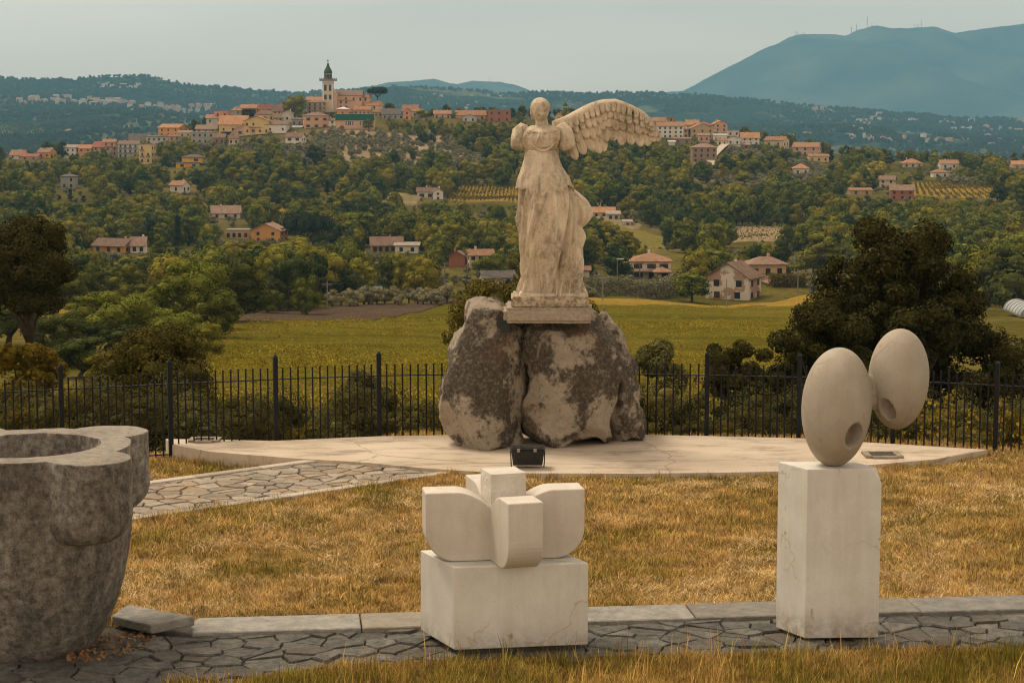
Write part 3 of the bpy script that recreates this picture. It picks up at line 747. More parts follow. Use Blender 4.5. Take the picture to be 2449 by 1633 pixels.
def boulder(levels, yoff, depth, label, seed, amp=.075, tilt=0.0, px=3.564, ou=1020, ov=680, n=132, rows=100, sq=2.6):
    """levels: (y, xleft, xright) in the enlarged view -> metres"""
    Y = RY + yoff; s = mpp(Y, .9)
    ys = [l[0] for l in levels]; lo_y, hi_y = ys[0], ys[-1]
    cu = ou + (sum(l[1] + l[2] for l in levels) / len(levels) / 2) / px
    base = P(cu, ov + hi_y / px, Y); zb = TZ
    rings = []; b_ = MB()
    for i in range(rows + 1):
        yy = hi_y + (lo_y - hi_y) * i / rows
        xl = np.interp(yy, ys, [l[1] for l in levels]); xr = np.interp(yy, ys, [l[2] for l in levels])
        z = (hi_y - yy) / px * s; hw = (xr - xl) / px * s / 2; cx = ((xl + xr) / 2 / px + ou - cu) * s
        t_ = i / rows
        dd = depth / 2 * (1 - .45 * t_ ** 1.5) * min(1, .75 + t_ * 3)
        ring = []
        for k in range(n):
            a = 2 * math.pi * k / n; ca, sa = math.cos(a), math.sin(a)
            e = 2 / sq
            ring.append(Vector((cx + hw * math.copysign(abs(ca) ** e, ca), dd * math.copysign(abs(sa) ** e, sa) + tilt * z, z)))
        rings.append(ring)
    for f_ in (.8, .5, .2):
        last = rings[-1]; c0 = sum(last, Vector()) / n
        rings.append([c0 + (p - c0) * f_ / (1 if f_ == .8 else 1) + Vector((0, 0, .02)) for p in last])
    b_.loft(rings)
    vv = []; off = Vector((seed * 3.7, seed * 1.3, seed))
    for p in b_.v:
        p = Vector(p); d = Vector((p.x, p.y * 1.0, (p.z - .8) * .4)).normalized(); q = p + off
        h = mnoise.fractal(q * 1.3, .9, 2.1, 6) * amp * 1.3 + (abs(mnoise.noise(q * 2.3)) - .3) * amp * 1.1 + mnoise.fractal(q * 9, .8, 2.0, 4) * .016
        vv.append(p + d * (h + .035))
    rp = random.Random(seed * 11)                         # broken faces
    for _ in range(46):
        nrm = Vector((rp.gauss(0, 1), rp.gauss(-1.2, .8), rp.gauss(.1, .6))).normalized(); sup = max(p.dot(nrm) for p in vv); dd_ = sup - rp.uniform(.03, .13)
        for i_, p in enumerate(vv):
            q = p.dot(nrm) - dd_
            if q > 0: vv[i_] = p - nrm * q * .93
    vv = [p + p.normalized() * (mnoise.fractal((p + off) * 7, .9, 2.1, 5) * .022 + mnoise.ridged_multi_fractal((p + off) * 2.4, .9, 2.2, 5, 1.0, 2.0) * .020) for p in vv]
    b_.v = [tuple(p) for p in vv]
    o = b_.build("boulder", M['rock'], None, True, loc=(base.x, Y + depth / 2, zb - .03))
    tag(o, label, "boulder", "boulders under the statue"); return o
boulder([(175, 365, 610), (230, 335, 700), (330, 318, 760), (450, 265, 800), (600, 195, 850), (780, 185, 850), (830, 130, 850), (1000, 116, 850), (1150, 140, 845), (1250, 185, 835), (1340, 245, 815), (1415, 330, 770)], -.05, 1.25,
        "tall left boulder with black lichen carrying the small plaque", 1)
boulder([(300, 760, 1450), (420, 800, 1530), (560, 830, 1610), (720, 850, 1670), (900, 850, 1650), (1100, 840, 1585), (1250, 830, 1580), (1360, 850, 1600), (1420, 960, 1610), (1462, 1150, 1560)], .0, 1.45,
        "broad middle boulder stained grey under the statue's slabs", 2, amp=.09)
boulder([(300, 1440, 1560), (380, 1450, 1620), (470, 1480, 1690), (600, 1500, 1745), (700, 1500, 1800), (800, 1500, 1825), (900, 1500, 1825), (1050, 1500, 1800), (1200, 1500, 1860), (1310, 1520, 1915), (1385, 1640, 1900)], .42, 1.2,
        "slender right boulder with pale broken flank behind the middle one", 3, amp=.085)
# slabs
M['granite'] = simple("speckled_granite", (.30, .25, .185), (.42, .355, .27), 22, bump=.9, bscale=18, bdist=.04, coord='World')
m = NM("weathered_statue_stone"); co = m.coord('Object')
c = m.mix(m.ramp(m.noise(co, 4, 6), [(.35, 0), (.65, 1)]), (.60, .50, .36), (.72, .61, .455))
g = m.new("ShaderNodeNewGeometry")
grime = m.math('MULTIPLY', m.ramp(m.noise(m.map(co, (1.6, 1.6, .8)), 2.1, 7, .72), [(.43, 0), (.60, 1)]), m.ramp(m.noise(co, 18, 6, .75), [(.36, .2), (.58, 1)]))
c = m.mix(m.math('MULTIPLY', grime, .72), c, (.17, .125, .075))
c = m.mix(m.ramp(m.noise(co, 30, 5, .75), [(.57, 0), (.67, .6)]), c, (.20, .15, .09))
m.color(c); m.b.inputs["Roughness"].default_value = .85; m.bump(m.noise(co, 36, 8, .75), .7, .02); M['statue'] = m.m
m = NM("speckled_plinth_stone"); co = m.coord('World')
c = m.mix(m.ramp(m.noise(co, 16, 7, .75), [(.42, 0), (.58, 1)]), (.20, .155, .095), (.52, .43, .31)); m.color(c); m.bump(m.noise(co, 30, 7, .7), .5, .015); M['plinth'] = m.m
def slab(name, xl, xr, yt, yb, dep, yoff, mat, label, rough=0.0, px=3.564, ou=1020, ov=680):
    Y = RY + yoff; a, b2 = P(ou + xl / px, ov + yb / px, Y), P(ou + xr / px, ov + yt / px, Y)
    bm = bmesh.new(); bmesh.ops.create_cube(bm, size=1.0)
    sx, sz = b2.x - a.x, b2.z - a.z
    bmesh.ops.scale(bm, vec=(sx, dep, sz), verts=bm.verts)
    bmesh.ops.bevel(bm, geom=bm.edges[:], offset=.02 + rough * .6, segments=2, affect='EDGES')
    if rough:
        bmesh.ops.subdivide_edges(bm, edges=bm.edges[:], cuts=6, use_grid_fill=True)
        for v_ in bm.verts: v_.co += Vector((1, 1, .8)) * 0 + v_.co.normalized() * mnoise.fractal(v_.co * 3.1, 1, 2, 4) * rough
    me = bpy.data.meshes.new(name); bm.to_mesh(me); bm.free(); me.materials.append(mat)
    o = link(name, me, None, ((a.x + b2.x) / 2, Y + dep / 2, (a.z + b2.z) / 2)); tag(o, label, "stone slab")
    return o, b2.z, a
slab("granite_slab", 660, 1432, 205, 335, .92, .12, M['granite'], "rough thick granite slab lying on the boulders", .03)
pl, PLZ, pa = slab("statue_plinth", 722, 1383, 108, 204, .80, .17, M['plinth'], "smooth rectangular plinth slab directly under the statue", .006)
# plaque
M['plaque'] = simple("dark_bronze_plaque", (.012, .018, .014), (.022, .030, .024), 30, rough=.5, spec=.4)
pp = P(1020 + 653 / 3.564, 680 + 396 / 3.564, RY - .01)
bl_ = bpy.data.objects["boulder"]; bpy.context.view_layer.update()
ok_, hitp, _, _ = bl_.ray_cast(Vector((pp.x, RY - 3, pp.z)) - bl_.location, Vector((0, 1, 0)))
pq = empty("plaque", (pp.x, (hitp + bl_.location).y - .012 if ok_ else RY - .1, pp.z)); tag(pq, "small dark metal plaque fixed to the left boulder", "plaque")
bevel(MB().box((0, .0, 0), (117 / 3.564 * mpp(RY, 1), .035, 100 / 3.564 * mpp(RY, 1))).build("plate", M['plaque'], pq), .004, 1)
for sx_ in (-1, 1):
    for sz_ in (-1, 1): MB().tube([(sx_ * .065, -.017, sz_ * .055), (sx_ * .065, -.024, sz_ * .055)], .005, 8).build("bolt", M['plaque'], pq)
# floodlight in front
M['lampblack'] = simple("black_lamp_housing", (.010, .012, .012), (.02, .022, .022), 12, rough=.45, spec=.4)
M['glassdark'] = simple("dark_lamp_glass", (.02, .025, .028), rough=.12, spec=.6)
M['steel'] = simple("dull_steel", (.30, .28, .25), (.22, .2, .18), 20, rough=.5, spec=.5)
fp = G(1262, 1118, TZ); s = mpp(fp.y, .2)
fl = empty("floodlight", (fp.x, fp.y, TZ)); tag(fl, "black box floodlight standing on the terrace before the boulders", "floodlight")
wt, wb, hh, dd = 79 * s, 70 * s, 38 * s, .24
b_ = MB(); z0, z1 = .035, .035 + hh
b_.loft([[(-wb / 2, -dd * .25, z0), (wb / 2, -dd * .25, z0), (wb / 2, dd * .5, z0), (-wb / 2, dd * .5, z0)], [(-wt / 2, -dd * .5, z1), (wt / 2, -dd * .5, z1), (wt / 2, dd * .5, z1 + .015), (-wt / 2, dd * .5, z1 + .015)]])
bevel(b_.build("housing", M['lampblack'], fl), .008, 2)
bevel(MB().box((0, 0, z1 + .016), (wt + .02, dd + .02, .014)).build("frame", M['lampblack'], fl), .004, 1)
MB().box((0, 0, z1 + .025), (wt - .04, dd - .04, .006)).build("glass", M['glassdark'], fl)
for sx_ in (-.28, .22): MB().box((sx_ * wt, -dd / 2 - .008, z1 + .005), (.035, .02, .035)).build("clip", M['steel'], fl)
for sx_ in (-1, 1): MB().tube([(sx_ * (wt / 2 + .006), 0, z1 - .02), (sx_ * (wb / 2 + .022), .02, .05), (sx_ * (wb / 2 + .018), .03, .0)], .007, 6).build("bracket", M['lampblack'], fl)
for k in range(6): MB().box(((k - 2.5) * .05, dd * .5 - .10 + .1 + .003, .1), (.008, .03, hh * .8)).build("cooling_fin", M['lampblack'], fl)

# ================================================================== STATUE (a generic weathered winged figure in a long gown)
SY = RY + .17 + .40
ss = mpp(SY, 3.0)
f0 = P(1293, 699, SY); SZ0 = PLZ
st = empty("winged_statue", (f0.x, SY, SZ0)); tag(st, "weathered stone statue of a robed winged figure on the boulder plinth", "statue")
def SX(u): return (u - 1293) * ss
def SZ(v): return (699 - v) * ss
rs = random.Random(11)
# gown: rings from hem to shoulders (v, uleft, uright, half depth px, centre depth px)
GW = [(699, 1262, 1392, 52, 0), (680, 1262, 1389, 52, 0), (640, 1259, 1384, 51, -1), (600, 1256, 1382, 51, -3), (560, 1252, 1380, 52, -5), (520, 1248, 1376, 53, -6), (480, 1245, 1370, 53, -6), (445, 1244, 1362, 51, -5),
      (420, 1247, 1353, 47, -3), (395, 1254, 1338, 40, -1), (372, 1258, 1331, 37, 0), (356, 1258, 1329, 36, 0), (340, 1249, 1339, 44, -2), (325, 1246, 1344, 46, -3), (312, 1247, 1347, 42, -1), (303, 1255, 1340, 35, 2), (297, 1272, 1322, 25, 4)]
GW = sorted(GW, key=lambda a: -a[0])
folds = []
for k in range(84):
    a0 = rs.uniform(0, 2 * math.pi); folds.append((a0, rs.uniform(-.7, 1.3), rs.uniform(.028, .075), rs.uniform(.6, 1.6), rs.choice([1, 1, -1]), rs.uniform(0, 1.2), rs.uniform(.6, 1.9)))
n, rows = 340, 210; rings = []
vs_ = [g_[0] for g_ in GW][::-1]
for i in range(rows + 1):
    v_ = 699 - (699 - 297) * i / rows; t_ = (699 - v_) / 300.0
    ul = np.interp(v_, vs_, [g_[1] for g_ in GW][::-1]); ur = np.interp(v_, vs_, [g_[2] for g_ in GW][::-1])
    hd = np.interp(v_, vs_, [g_[3] for g_ in GW][::-1]); cd = np.interp(v_, vs_, [g_[4] for g_ in GW][::-1])
    cx, hw = (ul + ur) / 2, (ur - ul) / 2
    amp = np.interp(v_, [297, 330, 356, 380, 430, 470, 560, 699], [0.3, 2.0, 1.6, 2.2, 3.0, 4.2, 5.5, 8.0])
    A = 2 * math.pi * np.arange(n) / n; D = np.zeros(n)
    for a0, sl_, wd_, am, sg, lo_t, span in folds:
        k_ = min(1, max(0, 1 - abs((t_ - lo_t) / span))) if False else (1 if t_ < lo_t + span else max(0, 1 - (t_ - lo_t - span) * 4))
        d_ = (A - (a0 + sl_ * t_ + .25 * math.sin(t_ * 3 + a0)) + math.pi) % (2 * math.pi) - math.pi
        D += sg * am * k_ * np.exp(-(d_ / (wd_ * (1.5 - .4 * min(t_, 1)))) ** 2)
    D *= amp * 1.0
    # forward knee
    if v_ > 400:
        kk = math.exp(-((v_ - 545) / 75) ** 2); d_ = (A - 4.35 + math.pi) % (2 * math.pi) - math.pi; D += 13 * kk * np.exp(-(d_ / .5) ** 2)
    wob = 3.0 * np.sin(A * 7 + 1) * np.interp(v_, [680, 699], [0, 1])
    rings.append([(((cx - 1293) + (hw + D[k]) * math.cos(A[k])) * ss, (cd + (hd + D[k]) * math.sin(A[k])) * ss, (699 - v_) * ss) for k in range(n)])
MB().loft(rings).build("gown", M['statue'], st, True)
# overfold hanging below the belt, with a wavy lower edge
rings = []; n = 200
for i in range(34):
    t_ = i / 33; ring = []
    for k in range(n):
        a = 2 * math.pi * k / n; low = 452 + 9 * math.sin(a * 3 + .6) + 5 * math.sin(a * 7 + 2) + 2.5 * math.sin(a * 17)
        v_ = 357 + (low - 357) * t_
        ul = np.interp(v_, vs_, [g_[1] for g_ in GW][::-1]); ur = np.interp(v_, vs_, [g_[2] for g_ in GW][::-1]); hd = np.interp(v_, vs_, [g_[3] for g_ in GW][::-1])
        d_ = 2.2 + 5.5 * t_ + (1.2 + 4.6 * t_) * (.6 * math.sin(a * 11 + 1.4 * math.sin(a * 3)) + .4 * math.sin(a * 19 + t_ * 2))
        ring.append((((ul + ur) / 2 - 1293 + ((ur - ul) / 2 + d_) * math.cos(a)) * ss, (-3 + (hd + d_) * math.sin(a)) * ss, (699 - v_) * ss))
    rings.append(ring)
rings = rings[::-1]
MB().loft(rings, False, False).build("overfold", M['statue'], st, True)
# belt
rings = []
for i in range(8):
    b2 = 2 * math.pi * i / 8
    rings.append([((((1293 - 1293)) + (37.5 + 2.6 * math.cos(b2)) * math.cos(2 * math.pi * k / 96)) * ss, (-0 + (38.0 + 2.6 * math.cos(b2)) * math.sin(2 * math.pi * k / 96)) * ss, (699 - 357 + 2.6 * math.sin(b2)) * ss) for k in range(96)])
MB().loft(rings + [rings[0]], False, False).build("belt", M['statue'], st, True)
# draped neckline folds across the chest
for j in range(5):
    pts = []
    for i in range(15):
        t_ = i / 14; u_ = 1256 + (1338 - 1256) * t_; sag = math.sin(t_ * math.pi)
        v_ = 305 + j * 4 + sag * (9 + j * 6.5); dep = 40 * math.sqrt(max(.05, 1 - ((u_ - 1296) / 52) ** 2)) + 2.5
        pts.append((SX(u_), -dep * ss, SZ(v_)))
    MB().tube(pts, [(.6 + 2.6 * math.sin(math.pi * i / 14)) * ss for i in range(15)], 8).build("neck_fold", M['statue'], st, True)
# neck and head (bowed a little), wavy hair gathered at the back
MB().tube([(SX(1296), .0, SZ(306)), (SX(1295), -3 * ss, SZ(290)), (SX(1293), -6 * ss, SZ(278))], [19 * ss, 14.5 * ss, 14 * ss], 24).build("neck", M['statue'], st, True)
hd_ = empty("head", (SX(1292), -7 * ss, SZ(263))); hd_.parent = st; hd_.rotation_euler = (R(10), 0, R(14))
def head_mesh():
    n, k = 56, 48; b_ = MB(); rings = []
    for i in range(1, k):
        t_ = math.pi * i / k; z = -math.cos(t_); r_ = math.sin(t_); ring = []
        for j in range(n):
            a = 2 * math.pi * j / n; x, y = r_ * math.cos(a) * 20, r_ * math.sin(a) * 23.5
            if z < 0: x *= 1 - .30 * (-z) ** 1.5; y = y * (1 - .10 * -z)
            zz = z * 29
            if y < 0:
                fx = math.exp(-(x / 3.6) ** 2)
                y -= 8.0 * fx * max(0, 1 - abs((zz + 3.5) / 8.5)) if zz < 5 else 0                 # nose
                y += 5.0 * (math.exp(-((abs(x) - 8) / 4) ** 2) * math.exp(-((zz - 2.5) / 3.4) ** 2))  # eye sockets
                y -= 2.6 * math.exp(-(x / 6) ** 2) * math.exp(-((zz + 15) / 2.2) ** 2)              # lips
                y -= 2.4 * math.exp(-(x / 6.5) ** 2) * math.exp(-((zz + 23) / 4) ** 2)              # chin
            ring.append((x * ss, y * ss, zz * ss))
        rings.append(ring)
    return b_.loft(rings)
head_mesh().build("face", M['statue'], hd_, True)
b_ = MB(); rings = []; n, k = 64, 40
for i in range(1, k):
    t_ = math.pi * i / k; z = -math.cos(t_); r_ = math.sin(t_); ring = []
    for j in range(n):
        a = 2 * math.pi * j / n; wv = 1 + .06 * math.sin(a * 12 + z * 10) + .035 * math.sin(a * 21 - z * 14)
        x, y, zz = r_ * math.cos(a) * 22.5 * wv, r_ * math.sin(a) * 23 * wv + 5.5, z * 25 + 6.5
        ring.append((x * ss, y * ss, zz * ss))
    rings.append(ring)
b_.loft(rings).build("hair", M['statue'], hd_, True)
b_ = MB(); rings = []
for i in range(1, 16):
    t_ = math.pi * i / 16; rings.append([(10 * math.sin(t_) * math.cos(2 * math.pi * j / 24) * ss, (27 + 10 * math.sin(t_) * math.sin(2 * math.pi * j / 24)) * ss, (-4 - 10 * math.cos(t_)) * ss) for j in range(24)])
b_.loft(rings).build("hair_knot", M['statue'], hd_, True)
# sleeves: both forearms are lost
def limb(name, pts, rad, seedk=0):
    b_ = MB().tube([(SX(u_), d_ * ss, SZ(v_)) for u_, v_, d_ in pts], [r_ * ss for r_ in rad], 40)
    vv = []
    for i, p in enumerate(b_.v):
        k_ = i // 40; a = (i % 40) / 40 * 2 * math.pi; c0 = pts[min(k_, len(pts) - 1)]; C = Vector((SX(c0[0]), c0[2] * ss, SZ(c0[1])))
        d = (Vector(p) - C); vv.append(tuple(C + d * (1 + .05 * math.sin(a * 5 + k_ * .5 + seedk) + .03 * math.sin(a * 9 + k_))))
    b_.v = vv; b_.build(name, M['statue'], st, True)
limb("sleeve", [(1330, 305, 0), (1340, 306, -3), (1347, 314, -6), (1353, 330, -11), (1357, 346, -15), (1359, 354, -17)], [8, 18, 21, 20, 18.5, 15])
limb("sleeve", [(1262, 304, 0), (1252, 305, -2), (1245, 314, -4), (1240, 330, -8), (1238, 346, -12), (1237, 353, -13)], [8, 17, 20, 19, 17.5, 14], 2)
# wind-blown mantle at the right hip
b_ = MB(); rings = []
for i in range(26):
    t_ = i / 25; u_ = 1362 + 38 * math.sin(t_ * 2.2) - 14 * t_; v_ = 448 + 100 * t_; rx = 3 + 23 * math.sin(math.pi * min(1, t_ * .93 + .06)) ** .8; ring = []
    for k in range(60):
        a = 2 * math.pi * k / 60; w_ = 1 + .10 * math.sin(a * 6 + t_ * 5) + .06 * math.sin(a * 11 - t_ * 3)
        ring.append((SX(u_ + rx * w_ * math.cos(a)), (12 + rx * .8 * w_ * math.sin(a)) * ss, SZ(v_)))
    rings.append(ring)
b_.loft(rings).build("mantle", M['statue'], st, True)
# a side fall of cloth behind the right leg down to the plinth
b_ = MB(); rings = []
for i in range(30):
    t_ = i / 29; v_ = 470 + 226 * t_; u_ = 1366 + 14 * math.sin(t_ * 2.5) ; ring = []
    for k in range(40):
        a = 2 * math.pi * k / 40; w_ = 1 + .18 * math.sin(a * 4 + t_ * 2) + .1 * math.sin(a * 7)
        ring.append((SX(u_ + (10 + 5 * t_) * w_ * math.cos(a)), (24 + 17 * w_ * math.sin(a)) * ss, SZ(v_)))
    rings.append(ring)
b_.loft(rings).build("side_fall", M['statue'], st, True)
# feet under the hem
for u_, d_, rz_ in ((1300, -56, .1), (1362, -50, -.35)):
    b_ = MB(); rings = []
    for i in range(12):
        t_ = i / 11; w_ = (5 + 6.5 * math.sin(t_ * 2.6)) * (1 if t_ < .95 else .6); h_ = 10 - 6.5 * t_
        rings.append([(w_ * math.cos(2 * math.pi * k / 20) * ss, (-22 * t_ + 6) * ss, max(0.3, h_ * .55 + h_ * .55 * math.sin(2 * math.pi * k / 20)) * ss) for k in range(20)])
    b_.loft(rings).build("foot", M['statue'], st, True, loc=(SX(u_), (d_ + 14) * ss, .002), rz=rz_)
MB().prism([(SX(1240), -62 * ss), (SX(1405), -62 * ss), (SX(1408), 60 * ss), (SX(1240), 60 * ss)], -.012, .03, .05).build("base", M['statue'], st)
# wing: arm along the leading edge and overlapping rows of feathers
Z2 = lambda x, y: (1180 + x / 2.85, 210 + y / 2.85)
LE = [(415, 250), (500, 215), (580, 170), (660, 125), (740, 95), (830, 88), (900, 108), (1000, 150), (1075, 210), (1118, 270), (1138, 335)]
TE = [(455, 415), (510, 478), (600, 445), (690, 415), (748, 425), (775, 345), (850, 372), (950, 380), (1040, 374), (1100, 366), (1140, 350)]
LE = [Z2(*p) for p in LE]; TE = [Z2(*p) for p in TE]
def along(pts, s_):
    x = s_ * (len(pts) - 1); i = min(int(x), len(pts) - 2); f_ = x - i
    return (pts[i][0] + (pts[i + 1][0] - pts[i][0]) * f_, pts[i][1] + (pts[i + 1][1] - pts[i][1]) * f_)
wg = empty("wing", (0, 0, 0)); wg.parent = st
def wy(u_): return (26 + (u_ - 1330) * .22) * ss
pts = [along(LE, k / 24) for k in range(25)]
MB().tube([(SX(u_), wy(u_) , SZ(v_ + 3)) for u_, v_ in pts], [(max(2.6, 15 - 11 * (k / 24) ** 1.2)) * ss for k in range(25)], 14).build("wing_arm", M['statue'], wg, True)
b_ = MB(); rings = []
for k in range(41):
    a, c_ = along(LE, k / 40), along(TE, k / 40); ring = []
    for j in range(12):
        t_ = j / 11 * .88; u_, v_ = a[0] + (c_[0] - a[0]) * t_, a[1] + (c_[1] - a[1]) * t_; ring.append((SX(u_), wy(u_) + 3 * ss, SZ(v_)))
    for j in range(11, -1, -1):
        t_ = j / 11 * .88; u_, v_ = a[0] + (c_[0] - a[0]) * t_, a[1] + (c_[1] - a[1]) * t_; ring.append((SX(u_), wy(u_) + (13 - 6 * t_) * ss, SZ(v_)))
    rings.append(ring)
b_.loft(rings).build("wing_web", M['statue'], wg, True)
def feather(p0, p1, wpx, lift, name="feather"):
    """a long rounded plate from p0 to p1 (photo pixels), raised in the middle"""
    dx, dy = p1[0] - p0[0], p1[1] - p0[1]; L = math.hypot(dx, dy); ex, ey = dx / L, dy / L; nx, ny = -ey, ex
    b_ = MB(); rings = []; N = 12
    for i in range(N + 1):
        t_ = i / N; wd_ = wpx * (.75 + .25 * math.sin(t_ * math.pi * .8)) * (math.sqrt(max(0, 1 - ((t_ - .72) / .285) ** 2)) if t_ > .72 else 1) + .25
        q = (p0[0] + ex * L * t_, p0[1] + ey * L * t_); ring = []
        for j in range(9):
            h_ = (j - 4) / 4; u_, v_ = q[0] + nx * wd_ / 2 * h_, q[1] + ny * wd_ / 2 * h_
            ring.append((SX(u_), wy(u_) - (lift + 2.4 * (1 - h_ * h_) + 4.0 * t_ * t_ + (1.0 if j == 4 else 0)) * ss, SZ(v_)))
        for j in range(8, -1, -1):
            h_ = (j - 4) / 4; u_, v_ = q[0] + nx * wd_ / 2 * h_, q[1] + ny * wd_ / 2 * h_
            ring.append((SX(u_), wy(u_) - (lift - 3.5) * ss, SZ(v_)))
        rings.append(ring)
    b_.loft(rings).build(name, M['statue'], wg, True)
def row(count, a0, a1, wpx, lift, s0, s1, skew):
    for k in range(count):
        s_ = s0 + (s1 - s0) * (k + .5) / count; sl_ = s_ + skew
        a, c_ = along(LE, s_), along(TE, min(1, max(0, sl_))); a2 = along(LE, s_)
        p0 = (a[0] + (c_[0] - a[0]) * a0, a[1] + (c_[1] - a[1]) * a0); a1_ = a1 * rs.uniform(.93, 1.06); p1 = (a2[0] + (c_[0] - a2[0]) * a1_, a2[1] + (c_[1] - a2[1]) * a1_)
        feather(p0, p1, wpx * rs.uniform(.92, 1.1), lift + rs.uniform(-.4, .4) + (k % 2) * .5)
row(13, .38, 1.05, 23, 0, .03, .92, .09)
row(14, .20, .70, 19, 4.5, .05, .90, .08)
row(15, .08, .45, 15, 9, .07, .86, .07)
row(16, .0, .25, 11.5, 13, .10, .84, .05)

# ================================================================== BUILDINGS
def plaster(name, c):
    m = NM(name); co = m.coord('World')
    c = tuple(min(.86, x * 1.28) for x in c)
    k = m.mix(m.ramp(m.noise(co, .5, 6, .7), [(.35, 0), (.68, .55)]), c, (c[0] * .68, c[1] * .66, c[2] * .62))
    m.color(m.mix(m.ramp(m.noise(m.map(co, (1.2, 1.2, .25)), 1.0, 5, .7), [(.58, 0), (.72, .45)]), k, (c[0] * .5, c[1] * .48, c[2] * .44)))
    return m.m
WALL = {k: plaster("plaster_" + k, c) for k, c in dict(
    white=(.62, .56, .47), cream=(.55, .43, .29), peach=(.52, .31, .185), pink=(.50, .30, .21), yellow=(.58, .40, .17), mustard=(.72, .36, .018), tan=(.42, .29, .165),
    brown=(.26, .17, .105), grey=(.30, .27, .235), orange=(.56, .27, .075), brick=(.30, .115, .065), pale=(.46, .42, .36), salmon=(.55, .25, .135), green=(.012, .10, .055), violet=(.38, .12, .22)).items()}
def tiles(name, c):
    m = NM(name); co = m.coord('Object'); oi = m.new("ShaderNodeObjectInfo")
    k = m.mix(m.ramp(m.noise(co, .8, 6, .7), [(.35, 0), (.65, 1)]), c, (c[0] * .62, c[1] * .6, c[2] * .6))
    wv = m.new("ShaderNodeTexWave"); wv.inputs["Scale"].default_value = 1.2; m.ln(co, wv.inputs["Vector"])
    k = m.mix(1.0, k, m.ramp(oi.outputs["Random"], [(0, .8), (1, 1.15)]), 'MULTIPLY'); m.color(k); m.bump(wv.outputs["Fac"], .5, .08); return m.m
ROOF = {k: tiles("roof_tiles_" + k, c) for k, c in dict(terra=(.35, .19, .10), orange=(.46, .235, .11), brown=(.235, .145, .095), grey=(.16, .135, .115), red=(.36, .12, .065), pinkish=(.32, .205, .14), white=(.72, .72, .70), pale=(.40, .33, .26)).items()}
M['pane'] = simple("dark_window", (.025, .028, .030), rough=.25, spec=.5)
M['shutter'] = simple("brown_shutter", (.10, .055, .03), (.07, .04, .025), 2)
M['gshutter'] = simple("green_shutter", (.05, .20, .16))
M['whitetrim'] = simple("white_trim", (.70, .67, .60))
M['concrete'] = simple("grey_concrete", (.28, .26, .23), (.20, .18, .16), 1.5)
RECTS = []
WB = {}
def wbox(kind, d):                      # shared box meshes for windows and the like
    key = (kind, tuple(round(x, 2) for x in d))
    if key not in WB: WB[key] = MB().box((0, 0, 0), key[1]).mesh(kind, M[kind])
    return WB[key]
def gable_solid(w_, d_, z0, he, hr, axis):
    b_ = MB(); x, y = w_ / 2, d_ / 2
    if axis == 'x':
        pr = [(-y, z0), (y, z0), (y, he), (0, he + hr), (-y, he)]
        b_.loft([[(sx, p[0], p[1]) for p in pr] for sx in (-x, x)])
    else:
        pr = [(x, z0), (-x, z0), (-x, he), (0, he + hr), (x, he)]
        b_.loft([[(p[0], sy, p[1]) for p in pr] for sy in (-y, y)])
    return b_
def roof_solid(w_, d_, he, hr, kind, ov=.5, th=.22):
    b_ = MB(); x, y = w_ / 2 + ov, d_ / 2 + ov
    if kind == 'hip':
        r_ = max(.2, (x - y)) if x > y else .2; ry = max(0.05, y - x) if y > x else .05; z = he
        lo_ = [(-x, -y, z), (x, -y, z), (x, y, z), (-x, y, z)]; mid_ = [(a, b2, z + th) for a, b2, _ in lo_]
        b_.loft([lo_, mid_, [(-r_, -ry, z + hr + th), (r_, -ry, z + hr + th), (r_, ry, z + hr + th), (-r_, ry, z + hr + th)]])
    elif kind in ('gx', 'gy'):
        half = y if kind == 'gx' else x; drop = hr * ov / max(.5, half - ov)
        pr = [(-half, he - drop), (0, he + hr), (half, he - drop), (half, he - drop + th), (0, he + hr + th), (-half, he - drop + th)]
        if kind == 'gx': rings = [[(sx, p[0], p[1] + .01) for p in pr] for sx in (-x, x)]
        else: rings = [[(-p[0], sy, p[1] + .01) for p in pr] for sy in (-y, y)]
        n = 6
        b_.add([p for r_ in rings for p in r_], [(i, (i + 1) % n, n + (i + 1) % n, n + i) for i in range(n)] + [(0, 5, 4, 1), (1, 4, 3, 2), (6, 7, 10, 11), (7, 8, 9, 10)])
    elif kind == 'shed':
        b_.loft([[(-x, -y, he), (x, -y, he), (x, y, he + hr), (-x, y, he + hr)], [(-x, -y, he + th), (x, -y, he + th), (x, y, he + hr + th), (-x, y, he + hr + th)]])
    else:
        b_.box((0, 0, he + th / 2), (2 * x - ov * 1.2, 2 * y - ov * 1.2, th))
    return b_
hr_ = random.Random(3)
